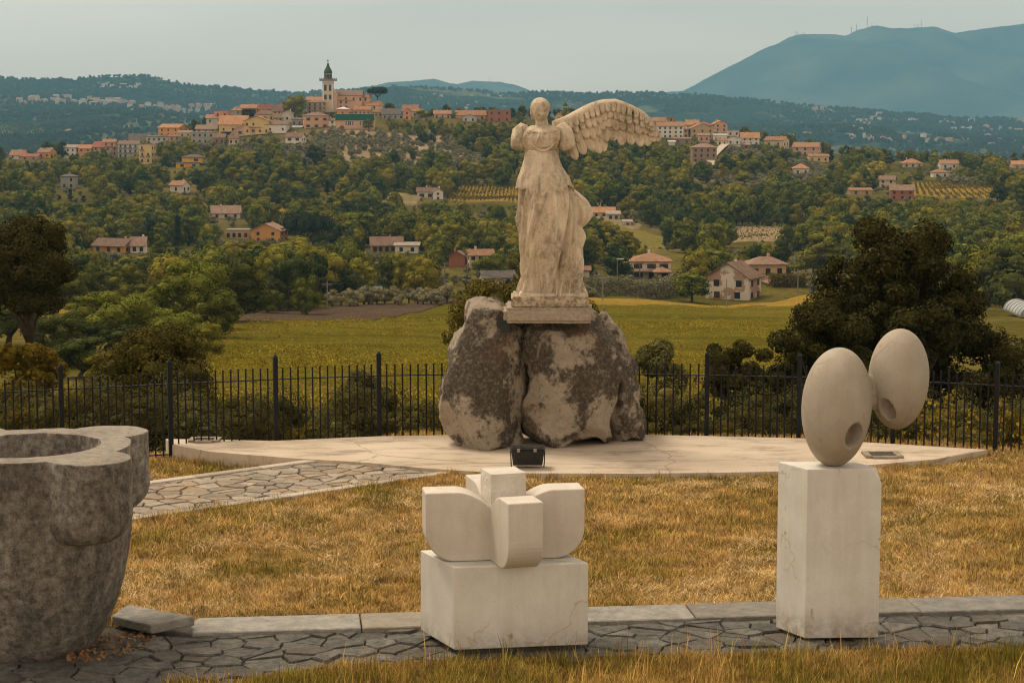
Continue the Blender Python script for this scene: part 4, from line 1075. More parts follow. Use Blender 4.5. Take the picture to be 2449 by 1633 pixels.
def house(label, uL, uR, vR, vE, vB, roof='gx', wall='white', rc='terra', rot=0, cols=3, rows=2, dep=9, Y=None, chim=1, cat='house', name='house', ww=.95, wh=1.35, shut=None, group=None, sink=5, door=False, balcony=False, sidewin=True):
    um = (uL + uR) / 2
    Y = Y or hitY(um, vB); b0 = P(um, vB, Y); s = mpp(Y, b0.z)
    W = (uR - uL) * s; a = R(rot); dep = min(dep, max(4.0, W * .9)) if not rot else min(dep, W * .62)
    w_ = max(2.6, (W - dep * abs(math.sin(a))) / math.cos(a)); he = max(2.0, (vB - vE) * s); hr = max(.5, (vE - vR) * s)
    if roof == 'flat': he = (vB - vR) * s
    RECTS.append((uL, uR, vR, vB, Y))
    root = empty(name, (b0.x, b0.y + dep / 2 * math.cos(a), b0.z), a); tag(root, label, cat, group)
    if roof in ('gx', 'gy'): wb = gable_solid(w_, dep, -sink, he, hr, roof[1])
    elif roof == 'shed':
        wb = MB(); x, y = w_ / 2, dep / 2; pr = [(-y, -sink), (y, -sink), (y, he + hr), (-y, he)]; wb.loft([[(sx, p[0], p[1]) for p in pr] for sx in (-x, x)])
    else: wb = MB().box((0, 0, (he - sink) / 2), (w_, dep, he + sink))
    wb.build("wall", WALL[wall], root)
    ro = roof_solid(w_, dep, he, hr, roof).build("roof", ROOF[rc] if roof != 'flat' else M['concrete'] if rc == 'grey' else ROOF[rc], root)
    if chim and roof != 'flat':
        cx = hr_.uniform(-.3, .3) * w_; cy = hr_.uniform(.0, .2) * dep
        MB().box((cx, cy, he + hr * .75 + .5), (.5, .5, 1.3)).build("chimney", WALL[wall], ro)
    fh = he / rows
    for r_ in range(rows):
        for c_ in range(cols):
            if hr_.random() < .08 and cols * rows > 3: continue
            x = w_ * ((c_ + .5) / cols - .5) + hr_.uniform(-.15, .15); z = fh * (r_ + .52)
            isd = door and r_ == 0 and c_ == cols // 2
            hh = min(wh, fh * .55); pm = 'pane' if hr_.random() < .7 else 'shutter'
            if isd: link("door", wbox('shutter', (1.1, .12, 2.1)), root, (x, -dep / 2 - .03, 1.05)); continue
            wnd = link("window", wbox(pm, (ww, .12, hh)), root, (x, -dep / 2 - .02, z))
            if shut:
                for sx in (-1, 1): link("shutter", wbox(shut, (ww * .5, .08, hh)), wnd, (sx * ww * .76, -.03, 0))
            if balcony and r_ > 0: link("balcony", wbox('concrete', (ww * 1.9, .9, .9)), root, (x, -dep / 2 - .46, z - hh / 2 - .3))
    if sidewin and abs(rot) > 6:
        sx = -1 if rot < 0 else 1; sx = -sx if False else (1 if rot < 0 else -1)
        for r_ in range(rows):
            for c_ in range(2):
                y = dep * ((c_ + .5) / 2 - .5); link("window", wbox('pane', (.12, .9, min(wh, fh * .5))), root, (sx * (w_ / 2 + .02), y, fh * (r_ + .52)))
    return root, dict(w=w_, d=dep, he=he, hr=hr, s=s, Y=Y)

# ---- the church
Yc = 1092; s = mpp(Yc)
b0 = P(785.5, 262, Yc)
ch = empty("church", (b0.x, b0.y, b0.z)); tag(ch, "hilltop church with tall cream bell tower and green onion dome", "church")
px = lambda u: (u - 785.5) * s
pz = lambda v: (262 - v) * s
RECTS.append((773, 885, 145, 262, Yc))
tw = 12.5 * s
sh = MB().box((0, 0, (pz(196) - 6) / 2), (tw * 2, tw * 2, pz(196) + 6)).build("tower_shaft", WALL['cream'], ch)
for sx in (-1, 1):
    for v_ in (211, 233): link("window", wbox('pane', (1.3, .2, 3.2 if v_ == 211 else 2.6)), sh, (sx * tw * .45, -tw - .03, pz(v_)))
for sx in (-1, 1): link("pilaster", wbox('whitetrim', (.8, .25, round(pz(198) - .2, 2))), sh, (sx * (tw - .35), -tw - .06, pz(198) / 2))
MB().box((0, 0, pz(193)), (tw * 2 + 3.2, tw * 2 + 3.2, .9)).build("gallery", M['concrete'], ch)
for k in range(9):
    for fy_ in (-1, 1): link("baluster", wbox('concrete', (.35, .35, 1.2)), ch, (-tw - 1.3 + k * (2 * tw + 2.6) / 8, fy_ * (tw + 1.3), pz(190.3)))
bf = MB(); rr = 9.4 * s
bf.loft([[(rr * math.cos(2 * math.pi * k / 8 + .39), rr * math.sin(2 * math.pi * k / 8 + .39), z) for k in range(8)] for z in (pz(193), pz(177))])
bfo = bf.build("belfry", WALL['cream'], ch)
for k in range(8):
    a = 2 * math.pi * k / 8 + .39 + math.pi / 8
    b_ = MB(); pr = [(-.75, -2), (.75, -2), (.75, .7)] + [(.75 * math.cos(t_), .7 + .75 * math.sin(t_)) for t_ in (.5, 1.0, 1.57, 2.1, 2.6)] + [(-.75, .7)]
    b_.loft([[(p[0], y, p[1]) for p in pr] for y in (-.12, .12)]); o = b_.build("arch_opening", M['pane'], bfo, loc=(rr * .925 * math.cos(a), rr * .925 * math.sin(a), pz(184.5))); o.rotation_euler = (0, 0, a + math.pi / 2)
m_dome = simple("green_dome_tiles", (.030, .072, .028), (.05, .10, .04), 1.2, rough=.6)
prof = [(9.6, 177.5), (10.2, 176), (10.0, 172.5), (8.2, 168.5), (5.4, 163.5), (3.3, 159), (2.6, 156), (2.9, 155.5)]
MB().loft([[(r_ * s * math.cos(2 * math.pi * k / 24), r_ * s * math.sin(2 * math.pi * k / 24), pz(v_)) for k in range(24)] for r_, v_ in prof]).build("dome", m_dome, ch, True)
ln2 = MB().loft([[(r_ * s * math.cos(2 * math.pi * k / 10), r_ * s * math.sin(2 * math.pi * k / 10), pz(v_)) for k in range(10)] for r_, v_ in [(2.9, 155.6), (2.2, 154), (2.4, 153), (1.0, 151.5), (1.4, 150), (.4, 149)]]).build("lantern", M['concrete'], ch)
b_ = MB().box((0, 0, pz(147.3)), (.28, .28, 1.1 * 1.2)); b_.box((0, 0, pz(147)), (1.0, .24, .26)); b_.build("cross", M['iron'], ln2)
nv = MB(); wn = (876 - 788) * s; y0 = tw - 1
nv2 = gable_solid(px(866) - px(790), 12.5, -6, pz(229), pz(217) - pz(229), 'x').build("nave", WALL['peach'], ch, loc=((px(866) + px(790)) / 2, 6.5 - tw * .2, 0))
rf = roof_solid(px(866) - px(790), 12.5, pz(229), pz(217) - pz(229), 'gx', .4).build("roof", ROOF['brown'], ch, loc=((px(866) + px(790)) / 2, 6.5 - tw * .2, 0))
gable_solid(px(884) - px(865), 11, -6, pz(233), pz(226) - pz(233), 'x').build("choir", WALL['peach'], ch, loc=((px(884) + px(865)) / 2, 6.7, 0))
roof_solid(px(884) - px(866), 11, pz(233), pz(226) - pz(233), 'gx', .35).build("choir_roof", ROOF['terra'], ch, loc=((px(884) + px(866)) / 2, 6.7, 0))
fg = gable_solid(px(808) - px(786), 2.0, -4, pz(229), pz(215) - pz(229), 'y').build("facade_gable", WALL['peach'], ch, loc=(px(797), -tw * .2 - .9, 0))
roof_solid(px(808) - px(786), 2.0, pz(229), pz(215) - pz(229), 'gy', .15, .3).build("gable_coping", M['whitetrim'], ch, loc=(px(797), -tw * .2 - .9, 0))
for u_ in (828, 846, 862, 874): link("window", wbox('pane', (1.0, .15, 1.8)), ch, (px(u_), .05 + (6.5 - tw * .2) - 6.27 if u_ < 866 else 1.17, pz(238)))

# ---- second bell tower behind the statue's shoulder
Y2 = 1120; s = mpp(Y2); b0 = P(1351.5, 290, Y2)
bt = empty("bell_tower", (b0.x, b0.y, b0.z)); tag(bt, "small cream bell tower with green cap beside the statue's shoulder", "bell tower")
MB().box((0, 0, (18 * s - 6) / 2), (12.5 * s, 12.5 * s, 18 * s + 6)).build("shaft", WALL['cream'], bt)
MB().box((0, 0, 18.4 * s), (15 * s, 15 * s, 1.2 * s)).build("cornice", M['whitetrim'], bt)
MB().box((0, 0, 27 * s), (11 * s, 11 * s, 16 * s)).build("belfry", WALL['cream'], bt)
for sx in (-1, 1): link("arch_opening", wbox('pane', (.9, .2, 2.0)), bt, (sx * 2.6 * s, -5.6 * s, 28 * s))
MB().loft([[(r_ * s * math.cos(2 * math.pi * k / 12), r_ * s * math.sin(2 * math.pi * k / 12), z * s) for k in range(12)] for r_, z in [(7.2, 35), (7, 36), (5.4, 40), (2.4, 43), (1.6, 45), (.4, 48)]]).build("cap", m_dome, bt, True)

# ---- houses of the village, left part: (label, uL, uR, v ridge, v eave, v base, ...)
H = house
H("ochre apartment house with recessed balconies left of the church", 734, 776, 240, 246, 273, 'hip', 'tan', 'pinkish', -8, 3, 3, balcony=True)
H("long building with orange roof behind the ochre apartment house", 733, 774, 233, 240, 262, 'gx', 'pink', 'orange', 0, 4, 1, Y=1104)
H("narrow peach house directly under the church tower", 776, 795, 243, 246, 272, 'shed', 'peach', 'terra', 0, 2, 3)
H("pink house with glazed roof storey below the church", 795, 846, 231, 240, 273, 'gx', 'pink', 'orange', 6, 4, 3)
H("small salmon cube house with white pyramid roof below the church", 806, 833, 257, 262, 281, 'hip', 'salmon', 'white', 0, 1, 1, chim=0)
H("low pink house with orange roof right of the white-roofed cube", 847, 886, 255, 263, 279, 'gx', 'pink', 'orange', 0, 4, 1)
H("cream house under the umbrella pine", 868, 915, 244, 252, 276, 'gx', 'cream', 'orange', 14, 3, 2)
H("peach block with arched balcony window left of the green hall", 721, 786, 271, 278, 310, 'hip', 'peach', 'pinkish', 10, 3, 2, shut='shutter')
gh, gi = H("brick hall with a broad green band under its roof", 803, 895, 273.7, 274, 311, 'flat', 'peach', 'pale', 0, 0, 1, cat='building', name='hall')
sg = gi['s']; gb = WALL['green']
MB().box((0, -gi['d'] / 2 - .12, (311 - 281) * sg), (gi['w'] + .3, .5, 15 * sg)).build("green_band", gb, gh)
for u_ in (828, 836, 844, 862, 871, 882): 
    wd_ = 2.0 if u_ in (836, 871) else .8
    fr = link("window", wbox('whitetrim', (wd_ * .9 + .2, .12, 2.3)), gh, ((u_ - 849) * sg, -gi['d'] / 2 - .03, (311 - 295) * sg))
    for kx in (-1, 1):
        for kz in (-1, 1): link("pane", wbox('pane', (wd_ * .4, .08, .95)), fr, (kx * wd_ * .23, -.05, kz * .53))
H("grey dark-roofed house with wide balcony right of the green hall", 912, 965, 261, 273, 289, 'gx', 'grey', 'grey', 4, 4, 1)
H("bright orange gabled house right of the green hall", 961, 983, 260, 266, 288, 'gy', 'salmon', 'terra', 14, 1, 2)
H("cream house with terracotta roof behind the orange gable", 962, 1003, 252, 262, 284, 'gx', 'cream', 'terra', -10, 3, 1, Y=1106)
H("white two-storey house with brown roof standing alone below the church village", 682, 729, 319, 328, 352, 'gx', 'white', 'brown', -16, 2, 2, shut='shutter')
H("long white house with brown roof above the dark hedge", 624, 688, 289, 299, 321, 'hip', 'white', 'brown', -6, 4, 1)
H("small pale gabled house left of the big round tree", 675, 700, 265, 271, 297, 'gy', 'pale', 'pinkish', 0, 1, 1)
H("big yellow house with long orange roof in the village", 524, 590, 278, 298, 323, 'gx', 'yellow', 'orange', 0, 3, 1, dep=13)
H("tall yellow gable wing of the long orange-roofed house", 584, 644, 279, 290, 322, 'gy', 'yellow', 'orange', 0, 4, 2, dep=12)
H("yellow house with brown hip roof higher up behind the big yellow house", 609, 657, 264, 275, 290, 'hip', 'yellow', 'brown', 0, 3, 1)
H("grey unplastered house at the left of the upper cluster", 553, 577, 262, 265, 284, 'shed', 'grey', 'terra', -6, 2, 2)
H("orange house with balcony in the upper cluster", 576, 616, 251, 259, 278, 'gx', 'orange', 'terra', 0, 3, 1)
H("red-roofed house at the right of the upper cluster", 615, 649, 252, 261, 274, 'gx', 'tan', 'red', 8, 2, 1)
H("two-toned house with orange and brown roof left of the upper cluster", 493, 552, 275, 283, 297, 'gx', 'pale', 'orange', 0, 3, 1)
H("small pink rooftop block behind the two-toned house", 512, 547, 266, 268, 284, 'flat', 'salmon', 'pale', 0, 2, 1, chim=0, Y=1102)
H("ochre house with broad orange gable roof at the left slope", 377, 446, 298, 306, 328, 'gx', 'orange', 'orange', -22, 3, 2, dep=12)
H("olive-grey house with pinkish roof left of the long yellow house", 468, 517, 300, 309, 321, 'gx', 'tan', 'pinkish', 0, 3, 1)
H("pink cottage with turquoise shutters before the long yellow house", 559, 604, 298, 307, 329, 'gy', 'pink', 'terra', 12, 2, 1, shut='gshutter')
H("grey flat-roofed concrete building above the olive trees", 457, 512, 317, 318, 346, 'flat', 'grey', 'grey', 0, 4, 2)
H("small brown house right of the flat concrete building", 512, 538, 321, 329, 347, 'gx', 'brown', 'brown', 0, 2, 1)
H("narrow beige house with pink roof at the foot of the village", 545, 570, 324, 331, 348, 'gx', 'cream', 'pinkish', 10, 2, 1)
H("small white house squeezed before the long yellow wall", 529, 553, 312, 316, 330, 'shed', 'white', 'pale', 0, 1, 1, chim=0)
H("low long building with dark eaves at the left end of the village", 350, 411, 325, 328, 340, 'shed', 'pale', 'grey', 0, 5, 1, chim=0)
H("tall brown house half hidden by the big round tree", 653, 677, 251, 264, 294, 'gx', 'tan', 'pinkish', -10, 2, 3)
H("white garden shed roof below the peach block", 700, 722, 305, 307, 314, 'shed', 'pale', 'white', 0, 0, 1, chim=0, cat='shed', name='shed')
for lb2, a_, b2_, r2_, e2_, v2_, rk_, wk_, ck_, ro_, c2_, w2_ in (
    ("small brown house between the two-toned house and the grey one", 548, 560, 277, 281, 297, 'gx', 'brown', 'terra', 0, 1, 2),
    ("grey lean-to shed left of the peach block", 698, 722, 283, 287, 303, 'shed', 'grey', 'grey', 0, 2, 1),
    ("tan house wedged behind the long white house", 655, 676, 276, 282, 300, 'gx', 'tan', 'brown', 0, 2, 2),
    ("low cream house under the left end of the upper cluster", 560, 586, 284, 289, 300, 'gx', 'cream', 'terra', 0, 2, 1),
    ("pinkish house behind the pink cottage with turquoise shutters", 596, 624, 300, 305, 322, 'gx', 'pink', 'pinkish', 6, 2, 1),
    ("small cream house at the right foot of the ochre gable roof", 428, 458, 313, 318, 331, 'gx', 'cream', 'pinkish', 0, 2, 1),
    ("low terracotta-roofed house right of the dark-eaved building", 404, 430, 322, 327, 338, 'gx', 'pink', 'terra', 0, 2, 1),
    ("narrow white house between peach block and green hall", 786, 804, 284, 288, 309, 'gx', 'white', 'terra', 0, 1, 2),
    ("tan house beneath the cream house under the umbrella pine", 893, 916, 262, 268, 283, 'gx', 'tan', 'terra', 0, 2, 1),
    ("small cream house above the orange gable", 985, 1012, 262, 267, 283, 'gx', 'cream', 'terra', 0, 2, 1),
    ("brown flat-roofed house between ochre block and the trees", 268, 292, 350, 352, 374, 'flat', 'brown', 'grey', 0, 2, 2),
    ("small red-roofed house above the cluster with the dull red roof", 246, 276, 334, 340, 352, 'gx', 'pink', 'terra', 0, 2, 1),
    ("long terracotta roof behind the pink rooftop block", 560, 612, 257, 262, 276, 'gx', 'tan', 'terra', 0, 3, 1),
    ("cream house behind the left shoulder of the church tower", 745, 772, 246, 250, 262, 'gx', 'cream', 'orange', 0, 2, 1),
    ("small white house above the pale lane's bend", 1716, 1738, 333, 337, 350, 'gx', 'white', 'terra', 0, 2, 1),
    ("grey shed right of the broad tan house", 1696, 1712, 312, 316, 330, 'shed', 'grey', 'pinkish', 0, 1, 1),
    ("tan house between the white terrace and its yellow neighbour", 1622, 1646, 305, 309, 331, 'gx', 'tan', 'terra', 0, 2, 2),
    ("low brown house at the lower edge of the right village", 1757, 1794, 343, 347, 357, 'gx', 'brown', 'pinkish', 0, 2, 1)):
    H(lb2, a_, b2_, r2_, e2_, v2_, rk_, wk_, ck_, ro_, c2_, w2_)
# yellow villa
yv, yi = H("bright mustard-yellow two-storey villa among the trees", 421, 477, 388, 391, 402, 'hip', 'mustard', 'grey', 0, 2, 1, chim=0, ww=1.6, name='villa')
sg = yi['s']; 
u2 = MB().box(((458 - 449) * sg, .6, (402 - 384) * sg), (48 * sg, yi['d'] * .8, 13 * sg)).build("upper_storey", WALL['mustard'], yv)
roof_solid(48 * sg, yi['d'] * .8, (402 - 377.5) * sg, 6.5 * sg, 'hip', .7).build("upper_roof", ROOF['grey'], yv, loc=((458 - 449) * sg, .6, 0))
link("window", wbox('pane', (2.0, .12, 1.2)), u2, ((468 - 449) * sg, .6 - yi['d'] * .4 - .03, (402 - 383) * sg))
RECTS.append((421, 482, 369, 402, yi['Y']))
# left edge of the village
H("tall ochre-yellow block with blank side wall at the left", 332, 371, 347, 348, 393, 'flat', 'yellow', 'pale', -18, 2, 3, balcony=True)
H("grey and white apartment block with balconies left of the ochre block", 282, 334, 338, 345, 379, 'gx', 'pale', 'brown', -6, 4, 3, balcony=True)
H("house with dark grey roof above the apartment block", 306, 350, 321, 335, 346, 'gx', 'pale', 'grey', 8, 2, 1)
H("cluster house with long dull red roof left of the apartment block", 221, 284, 340, 352, 362, 'gx', 'tan', 'red', -6, 4, 1)
H("white modern house with slanted metal roof at the left", 130, 190, 348, 354, 376, 'shed', 'white', 'pale', -12, 4, 2, chim=0)
H("low house with flat orange roof right of the white modern house", 186, 218, 349, 357, 364, 'gx', 'salmon', 'orange', 0, 2, 1)
H("orange gabled house with grey-brown roof at the far left", 89, 132, 355, 364, 380, 'gx', 'orange', 'pinkish', -24, 2, 1)
H("white house with red roof nearest the left edge", 21, 66, 360, 371, 381, 'gx', 'white', 'terra', -20, 2, 1)
H("low red-roofed house between the white and the orange houses", 49, 90, 373, 379, 384, 'gx', 'tan', 'red', 0, 2, 1)
H("dim grey two-storey house hidden among the trees at left", 145, 180, 418, 423, 452, 'hip', 'grey', 'grey', 0, 2, 2)
# houses on the slope
H("white cottage with red gable roof in the trees at left", 405, 452, 434, 443, 463, 'gx', 'white', 'terra', -28, 1, 1)
H("white house with broad brownish-pink roof among the trees", 500, 574, 494, 510, 524, 'gx', 'white', 'pinkish', 10, 3, 1)
H("orange gabled house beside the dark umbrella pine", 600, 684, 536, 552, 581, 'gy', 'orange', 'pinkish', -14, 2, 2)
H("low ruined brick building left of the orange gabled house", 540, 594, 551, 553, 575, 'flat', 'tan', 'grey', 0, 4, 1, cat='building', chim=0)
H("low orange bungalow with shallow gable near the cypress", 219, 320, 574, 589, 606, 'gx', 'orange', 'brown', -20, 3, 1, dep=9)
H("small white house with brown roof behind the orange bungalow", 312, 346, 569, 586, 606, 'gx', 'white', 'pinkish', 0, 2, 1)
fh_, fi = H("lone white farmhouse with brown roof beside the dry clearing", 998, 1040, 450, 459, 477, 'gx', 'white', 'brown', 0, 2, 1, shut='shutter')
H("white gable wing of the lone farmhouse by the dry clearing", 1034, 1060, 451, 459, 479, 'gy', 'white', 'brown', 8, 1, 2)
H("chalet with dark brown roofs and wooden veranda in the valley", 884, 962, 569, 586, 606, 'gx', 'brown', 'brown', 6, 5, 1)
H("long white shed beside the brown-roofed chalet", 945, 1000, 588, 590, 606, 'shed', 'white', 'pale', 0, 2, 1, chim=0, cat='shed', name='shed')
H("red brick house with gable left of the statue's legs", 1074, 1117, 602, 613, 640, 'gy', 'brick', 'brown', -10, 0, 1)
H("cream house with terracotta roof right of the red brick house", 1116, 1180, 599, 610, 641, 'gx', 'cream', 'terra', 10, 3, 2)
ws, wi = H("white barn with grey metal roof left of the statue's feet", 1146, 1232, 651, 664, 694, 'gx', 'white', 'grey', 14, 0, 1, chim=0, cat='barn', name='barn')
MB().tube([(wi['w'] * .28, -wi['d'] / 2 - .06, wi['he'] * .6), (wi['w'] * .28, -wi['d'] / 2 + .05, wi['he'] * .6)], .7, 16).build("round_window", M['pane'], ws)
H("small white hut with red roof at the statue's right foot", 1385, 1406, 647, 654, 668, 'gx', 'white', 'terra', 0, 0, 1, chim=0, cat='hut', name='hut')
H("farm building with orange roof right of the statue's mantle", 1417, 1470, 500, 511, 522, 'gx', 'white', 'orange', 0, 3, 1)
H("low white annex below the orange-roofed farm building", 1452, 1482, 508, 514, 527, 'shed', 'pale', 'pale', 0, 2, 1, chim=0, cat='shed', name='shed')
H("tiny white hut on the pale green slope field", 1494, 1507, 530, 534, 545, 'gx', 'white', 'pale', 0, 1, 1, chim=0, cat='hut', name='hut')
# villa near the power line
vv_, vi = H("white villa with red hip roof right of the statue", 1510, 1604, 610, 627, 668, 'hip', 'white', 'terra', 0, 3, 2, dep=12, shut='shutter', door=True, name='villa')
sg = vi['s']; MB().box((0, -vi['d'] / 2 - 1.2, (668 - 648) * sg), (vi['w'] + .6, 2.4, .25)).build("balcony", ROOF['terra'], vv_)
pr_ = roof_solid(36 * sg, 5, 20 * sg, 9 * sg, 'hip', .4).build("porch_roof", ROOF['terra'], vv_, loc=(24 * sg, -vi['d'] / 2 - 2.6, 0))
for sx in (-1, 1): MB().box((24 * sg + sx * 16 * sg, -vi['d'] / 2 - 4.4, 10 * sg), (.35, .35, 20 * sg)).build("porch_post", M['whitetrim'], vv_)
# old farmhouse with peeling plaster
m = NM("peeling_plaster"); co = m.coord('World')
k = m.ramp(m.noise(co, .32, 5, .6), [(.475, 0), (.495, 1)])
m.color(m.mix(k, (.42, .265, .18), (.68, .59, .46))); m.bump(k, .4, .04); M['peel'] = m.m
WALL['peel'] = m.m
fm, fi = H("old farmhouse with peeling pink plaster at the edge of the meadow", 1690, 1826, 630, 664, 720, 'gy', 'peel', 'brown', -27, 2, 2, dep=12, chim=1, name='farmhouse', ww=1.1, wh=1.6)
RECTS.append((1690, 1826, 628, 722, fi['Y']))
b2, bi = H("brown farmhouse with tiled hip tower behind the peeling one", 1785, 1880, 618, 634, 700, 'hip', 'tan', 'pinkish', 8, 3, 2, dep=12, name='farmhouse', Y=fi['Y'] + 26)
sg = bi['s']; roof_solid(104 * sg, 7, (700 - 672) * sg, 10 * sg, 'hip', .4).build("porch_roof", ROOF['pinkish'], b2, loc=(34 * sg, -bi['d'] / 2 - 3.6, 0))
MB().box((34 * sg, -bi['d'] / 2 - 3.6, (700 - 672) * sg / 2 - 2), (98 * sg, 6.4, (700 - 672) * sg + 4)).build("porch_wall", WALL['tan'], b2)
# ridge houses between the village and the statue
H("red-roofed low house on the ridge left of the statue", 1038, 1078, 265, 273, 287, 'gx', 'pink', 'terra', 0, 3, 1)
H("long house with orange roof on the ridge left of the statue", 1088, 1162, 265, 276, 289, 'gx', 'peach', 'orange', 6, 4, 1)
H("dark red flat-roofed house on the ridge beside the statue", 1166, 1222, 264, 265, 294, 'flat', 'brick', 'grey', 0, 3, 2)
H("pale gable front before the dark red ridge house", 1106, 1140, 274, 281, 293, 'gy', 'pale', 'pinkish', 0, 2, 1)
H("small orange-roofed house above the statue's shoulder", 1270, 1293, 266, 274, 290, 'gx', 'tan', 'orange', 0, 1, 1)
H("yellow gable house beside the small bell tower", 1328, 1346, 270, 278, 292, 'gy', 'yellow', 'orange', 0, 1, 1)
# village right of the wing
H("white three-storey terrace house at the wing tip", 1572, 1634, 293, 302, 331, 'gx', 'white', 'terra', 0, 5, 3, balcony=False)
H("brown-roofed house behind the white terrace", 1561, 1596, 282, 290, 310, 'gx', 'tan', 'terra', 0, 3, 1, Y=1104)
H("flat brick tower house behind the white terrace", 1594, 1616, 281, 282, 306, 'flat', 'brown', 'grey', 0, 1, 2, chim=0, Y=1103)
H("narrow yellow house right of the white terrace", 1634, 1657, 295, 300, 325, 'shed', 'yellow', 'terra', 0, 1, 3)
H("yellow house with orange roof at the top of the right village", 1641, 1671, 288, 295, 312, 'gx', 'yellow', 'orange', 0, 2, 1, Y=1102)
H("broad tan house with orange gable in the right village", 1646, 1708, 296, 308, 332, 'gy', 'tan', 'orange', 8, 3, 2)
H("red hipped roof house behind the broad tan house", 1664, 1706, 293, 301, 318, 'hip', 'salmon', 'red', 0, 3, 1)
H("tall grey house with orange gable roof in the right village", 1703, 1740, 289, 297, 325, 'gy', 'pink', 'orange', 12, 2, 3)
H("white low house right of the tall grey gable", 1741, 1768, 313, 315, 328, 'flat', 'white', 'pale', 0, 2, 1, chim=0)
H("white house with awnings below the tall grey gable", 1708, 1738, 322, 324, 343, 'shed', 'white', 'white', 0, 3, 1, chim=0)
H("white gabled house above the pale lane", 1740, 1773, 327, 331, 352, 'gy', 'white', 'terra', -8, 2, 1)
H("pink and white house with orange roof right of the lane", 1773, 1816, 318, 330, 347, 'gx', 'white', 'orange', 0, 3, 2)
H("beige house with wide blank gable on the right slope", 1829, 1890, 328, 336, 354, 'gx', 'cream', 'terra', -30, 2, 1)
H("terraced house with stacked red roofs on the right slope", 1897, 1968, 342, 352, 373, 'gx', 'pink', 'terra', -20, 3, 2)
H("low ochre house below the stacked red roofs", 1935, 1982, 370, 374, 390, 'gx', 'yellow', 'terra', 0, 3, 1)
H("dark brick house with terraces left of the pale lane", 1656, 1714, 345, 354, 391, 'hip', 'brown', 'pinkish', 0, 4, 3)
H("small white house with pyramid roof on the right slope", 1899, 1935, 393, 404, 420, 'hip', 'white', 'orange', 0, 2, 1, chim=0)
H("white shed at the left foot of the right village", 1600, 1614, 338, 340, 350, 'shed', 'white', 'white', 0, 0, 1, chim=0, cat='shed', name='shed')
H("low brown shed before the white terrace house", 1612, 1652, 330, 333, 347, 'shed', 'brown', 'pinkish', 0, 2, 1, chim=0, cat='shed', name='shed')
H("small house with pink awning left of the white awnings", 1671, 1697, 321, 325, 342, 'shed', 'pink', 'pinkish', 0, 2, 1, chim=0)
H("beige house among trees left of the brick house at right", 2104, 2146, 422, 430, 450, 'gx', 'cream', 'pinkish', -18, 2, 2)
H("red brick house with pink roof at the right vineyard", 2130, 2190, 444, 455, 479, 'gx', 'brick', 'pinkish', -8, 3, 2)
H("white house with orange hip roof among the ridge trees", 2161, 2206, 381, 391, 402, 'hip', 'cream', 'orange', 0, 3, 1)
H("small white house with pointed orange roof at right", 2232, 2269, 406, 413, 427, 'hip', 'white', 'orange', 0, 2, 1)
H("white house with red roof near the tall conifer at right", 2250, 2292, 384, 392, 405, 'gx', 'white', 'terra', 0, 2, 1)
H("house with orange roof at the right edge of the ridge", 2422, 2462, 386, 394, 406, 'gx', 'cream', 'orange', 0, 2, 1)
H("long low red-roofed outbuilding left of the brick house", 2033, 2085, 454, 458, 467, 'gx', 'tan', 'terra', 0, 2, 1, chim=0, cat='shed', name='shed')
# ---- tiny houses on the far hills
def far_hit(u, v):
    a, dy, dz = ray(u, v); ys = np.linspace(FY0, FY1 + 30, 900); t_ = ys / dy
    bl = np.nonzero(CH + dz * t_ < Fz(a * t_, ys))[0]
    return float(ys[bl[0]]) if len(bl) else None
H("tiny violet house on the far slope at left", 154, 177, 309, 313, 321, 'hip', 'violet', 'terra', 0, 2, 1, Y=far_hit(165, 321), chim=0)
H("pale pink farm building beside the far left vineyard", 50, 73, 321, 324, 331, 'gx', 'pink', 'pinkish', 0, 3, 1, Y=far_hit(61, 331), chim=0)

rf_ = random.Random(21)
def far_house(u, v, wpx, hpx, label, group, wall, roof):
    Y = far_hit(u, v)
    if Y is None: return
    p = P(u, v, Y); s = mpp(Y, p.z); r_ = empty("far_house", (p.x, Y, p.z), rf_.uniform(-.4, .4)); tag(r_, label, "house", group)
    w_, h_ = wpx * s, hpx * s; d_ = min(w_, 12)
    MB().box((0, 0, h_ / 2 - 4), (w_, d_, h_ + 8)).build("wall", WALL[wall], r_); roof_solid(w_, d_, h_, h_ * .3, rf_.choice(['gx', 'hip']), .3).build("roof", ROOF[roof], r_)
for k in range(46):
    u = 45 + 470 * (k + rf_.random()) / 46; v = 258 - 14 * rf_.random() - 6 * math.sin(u / 90) + (6 if u > 300 else 0)
    far_house(u, v, rf_.uniform(8, 20), rf_.uniform(6, 12), "tiny hazy house of the far village on the left hillside", "houses of the far village at left", rf_.choice(['white', 'pale', 'cream', 'pink']), rf_.choice(['terra', 'pinkish', 'pale']))
for k in range(14):
    u = 225 + 110 * rf_.random(); v = 205 + 8 * rf_.random()
    far_house(u, v, rf_.uniform(6, 12), rf_.uniform(4, 7), "tiny white house high on the left far hill", "white houses high on the left far hill", 'white', 'pale')
for cu, cv, n_, du, dv in ((2060, 300, 6, 22, 14), (2060, 332, 9, 34, 8), (2150, 330, 6, 40, 10), (2290, 300, 10, 40, 14), (2390, 305, 9, 50, 14), (2250, 335, 9, 70, 10), (2400, 340, 8, 40, 12), (1960, 262, 6, 40, 6), (2140, 285, 8, 60, 8), (1900, 330, 5, 40, 8)):
    for k in range(n_):
        far_house(cu + rf_.uniform(-du, du), cv + rf_.uniform(-dv, dv), rf_.uniform(6, 14), rf_.uniform(4, 8), "tiny pale house scattered on the hazy far slope at right", "houses on the far slope at right", rf_.choice(['white', 'white', 'pale', 'pink']), rf_.choice(['pale', 'terra', 'pinkish']))
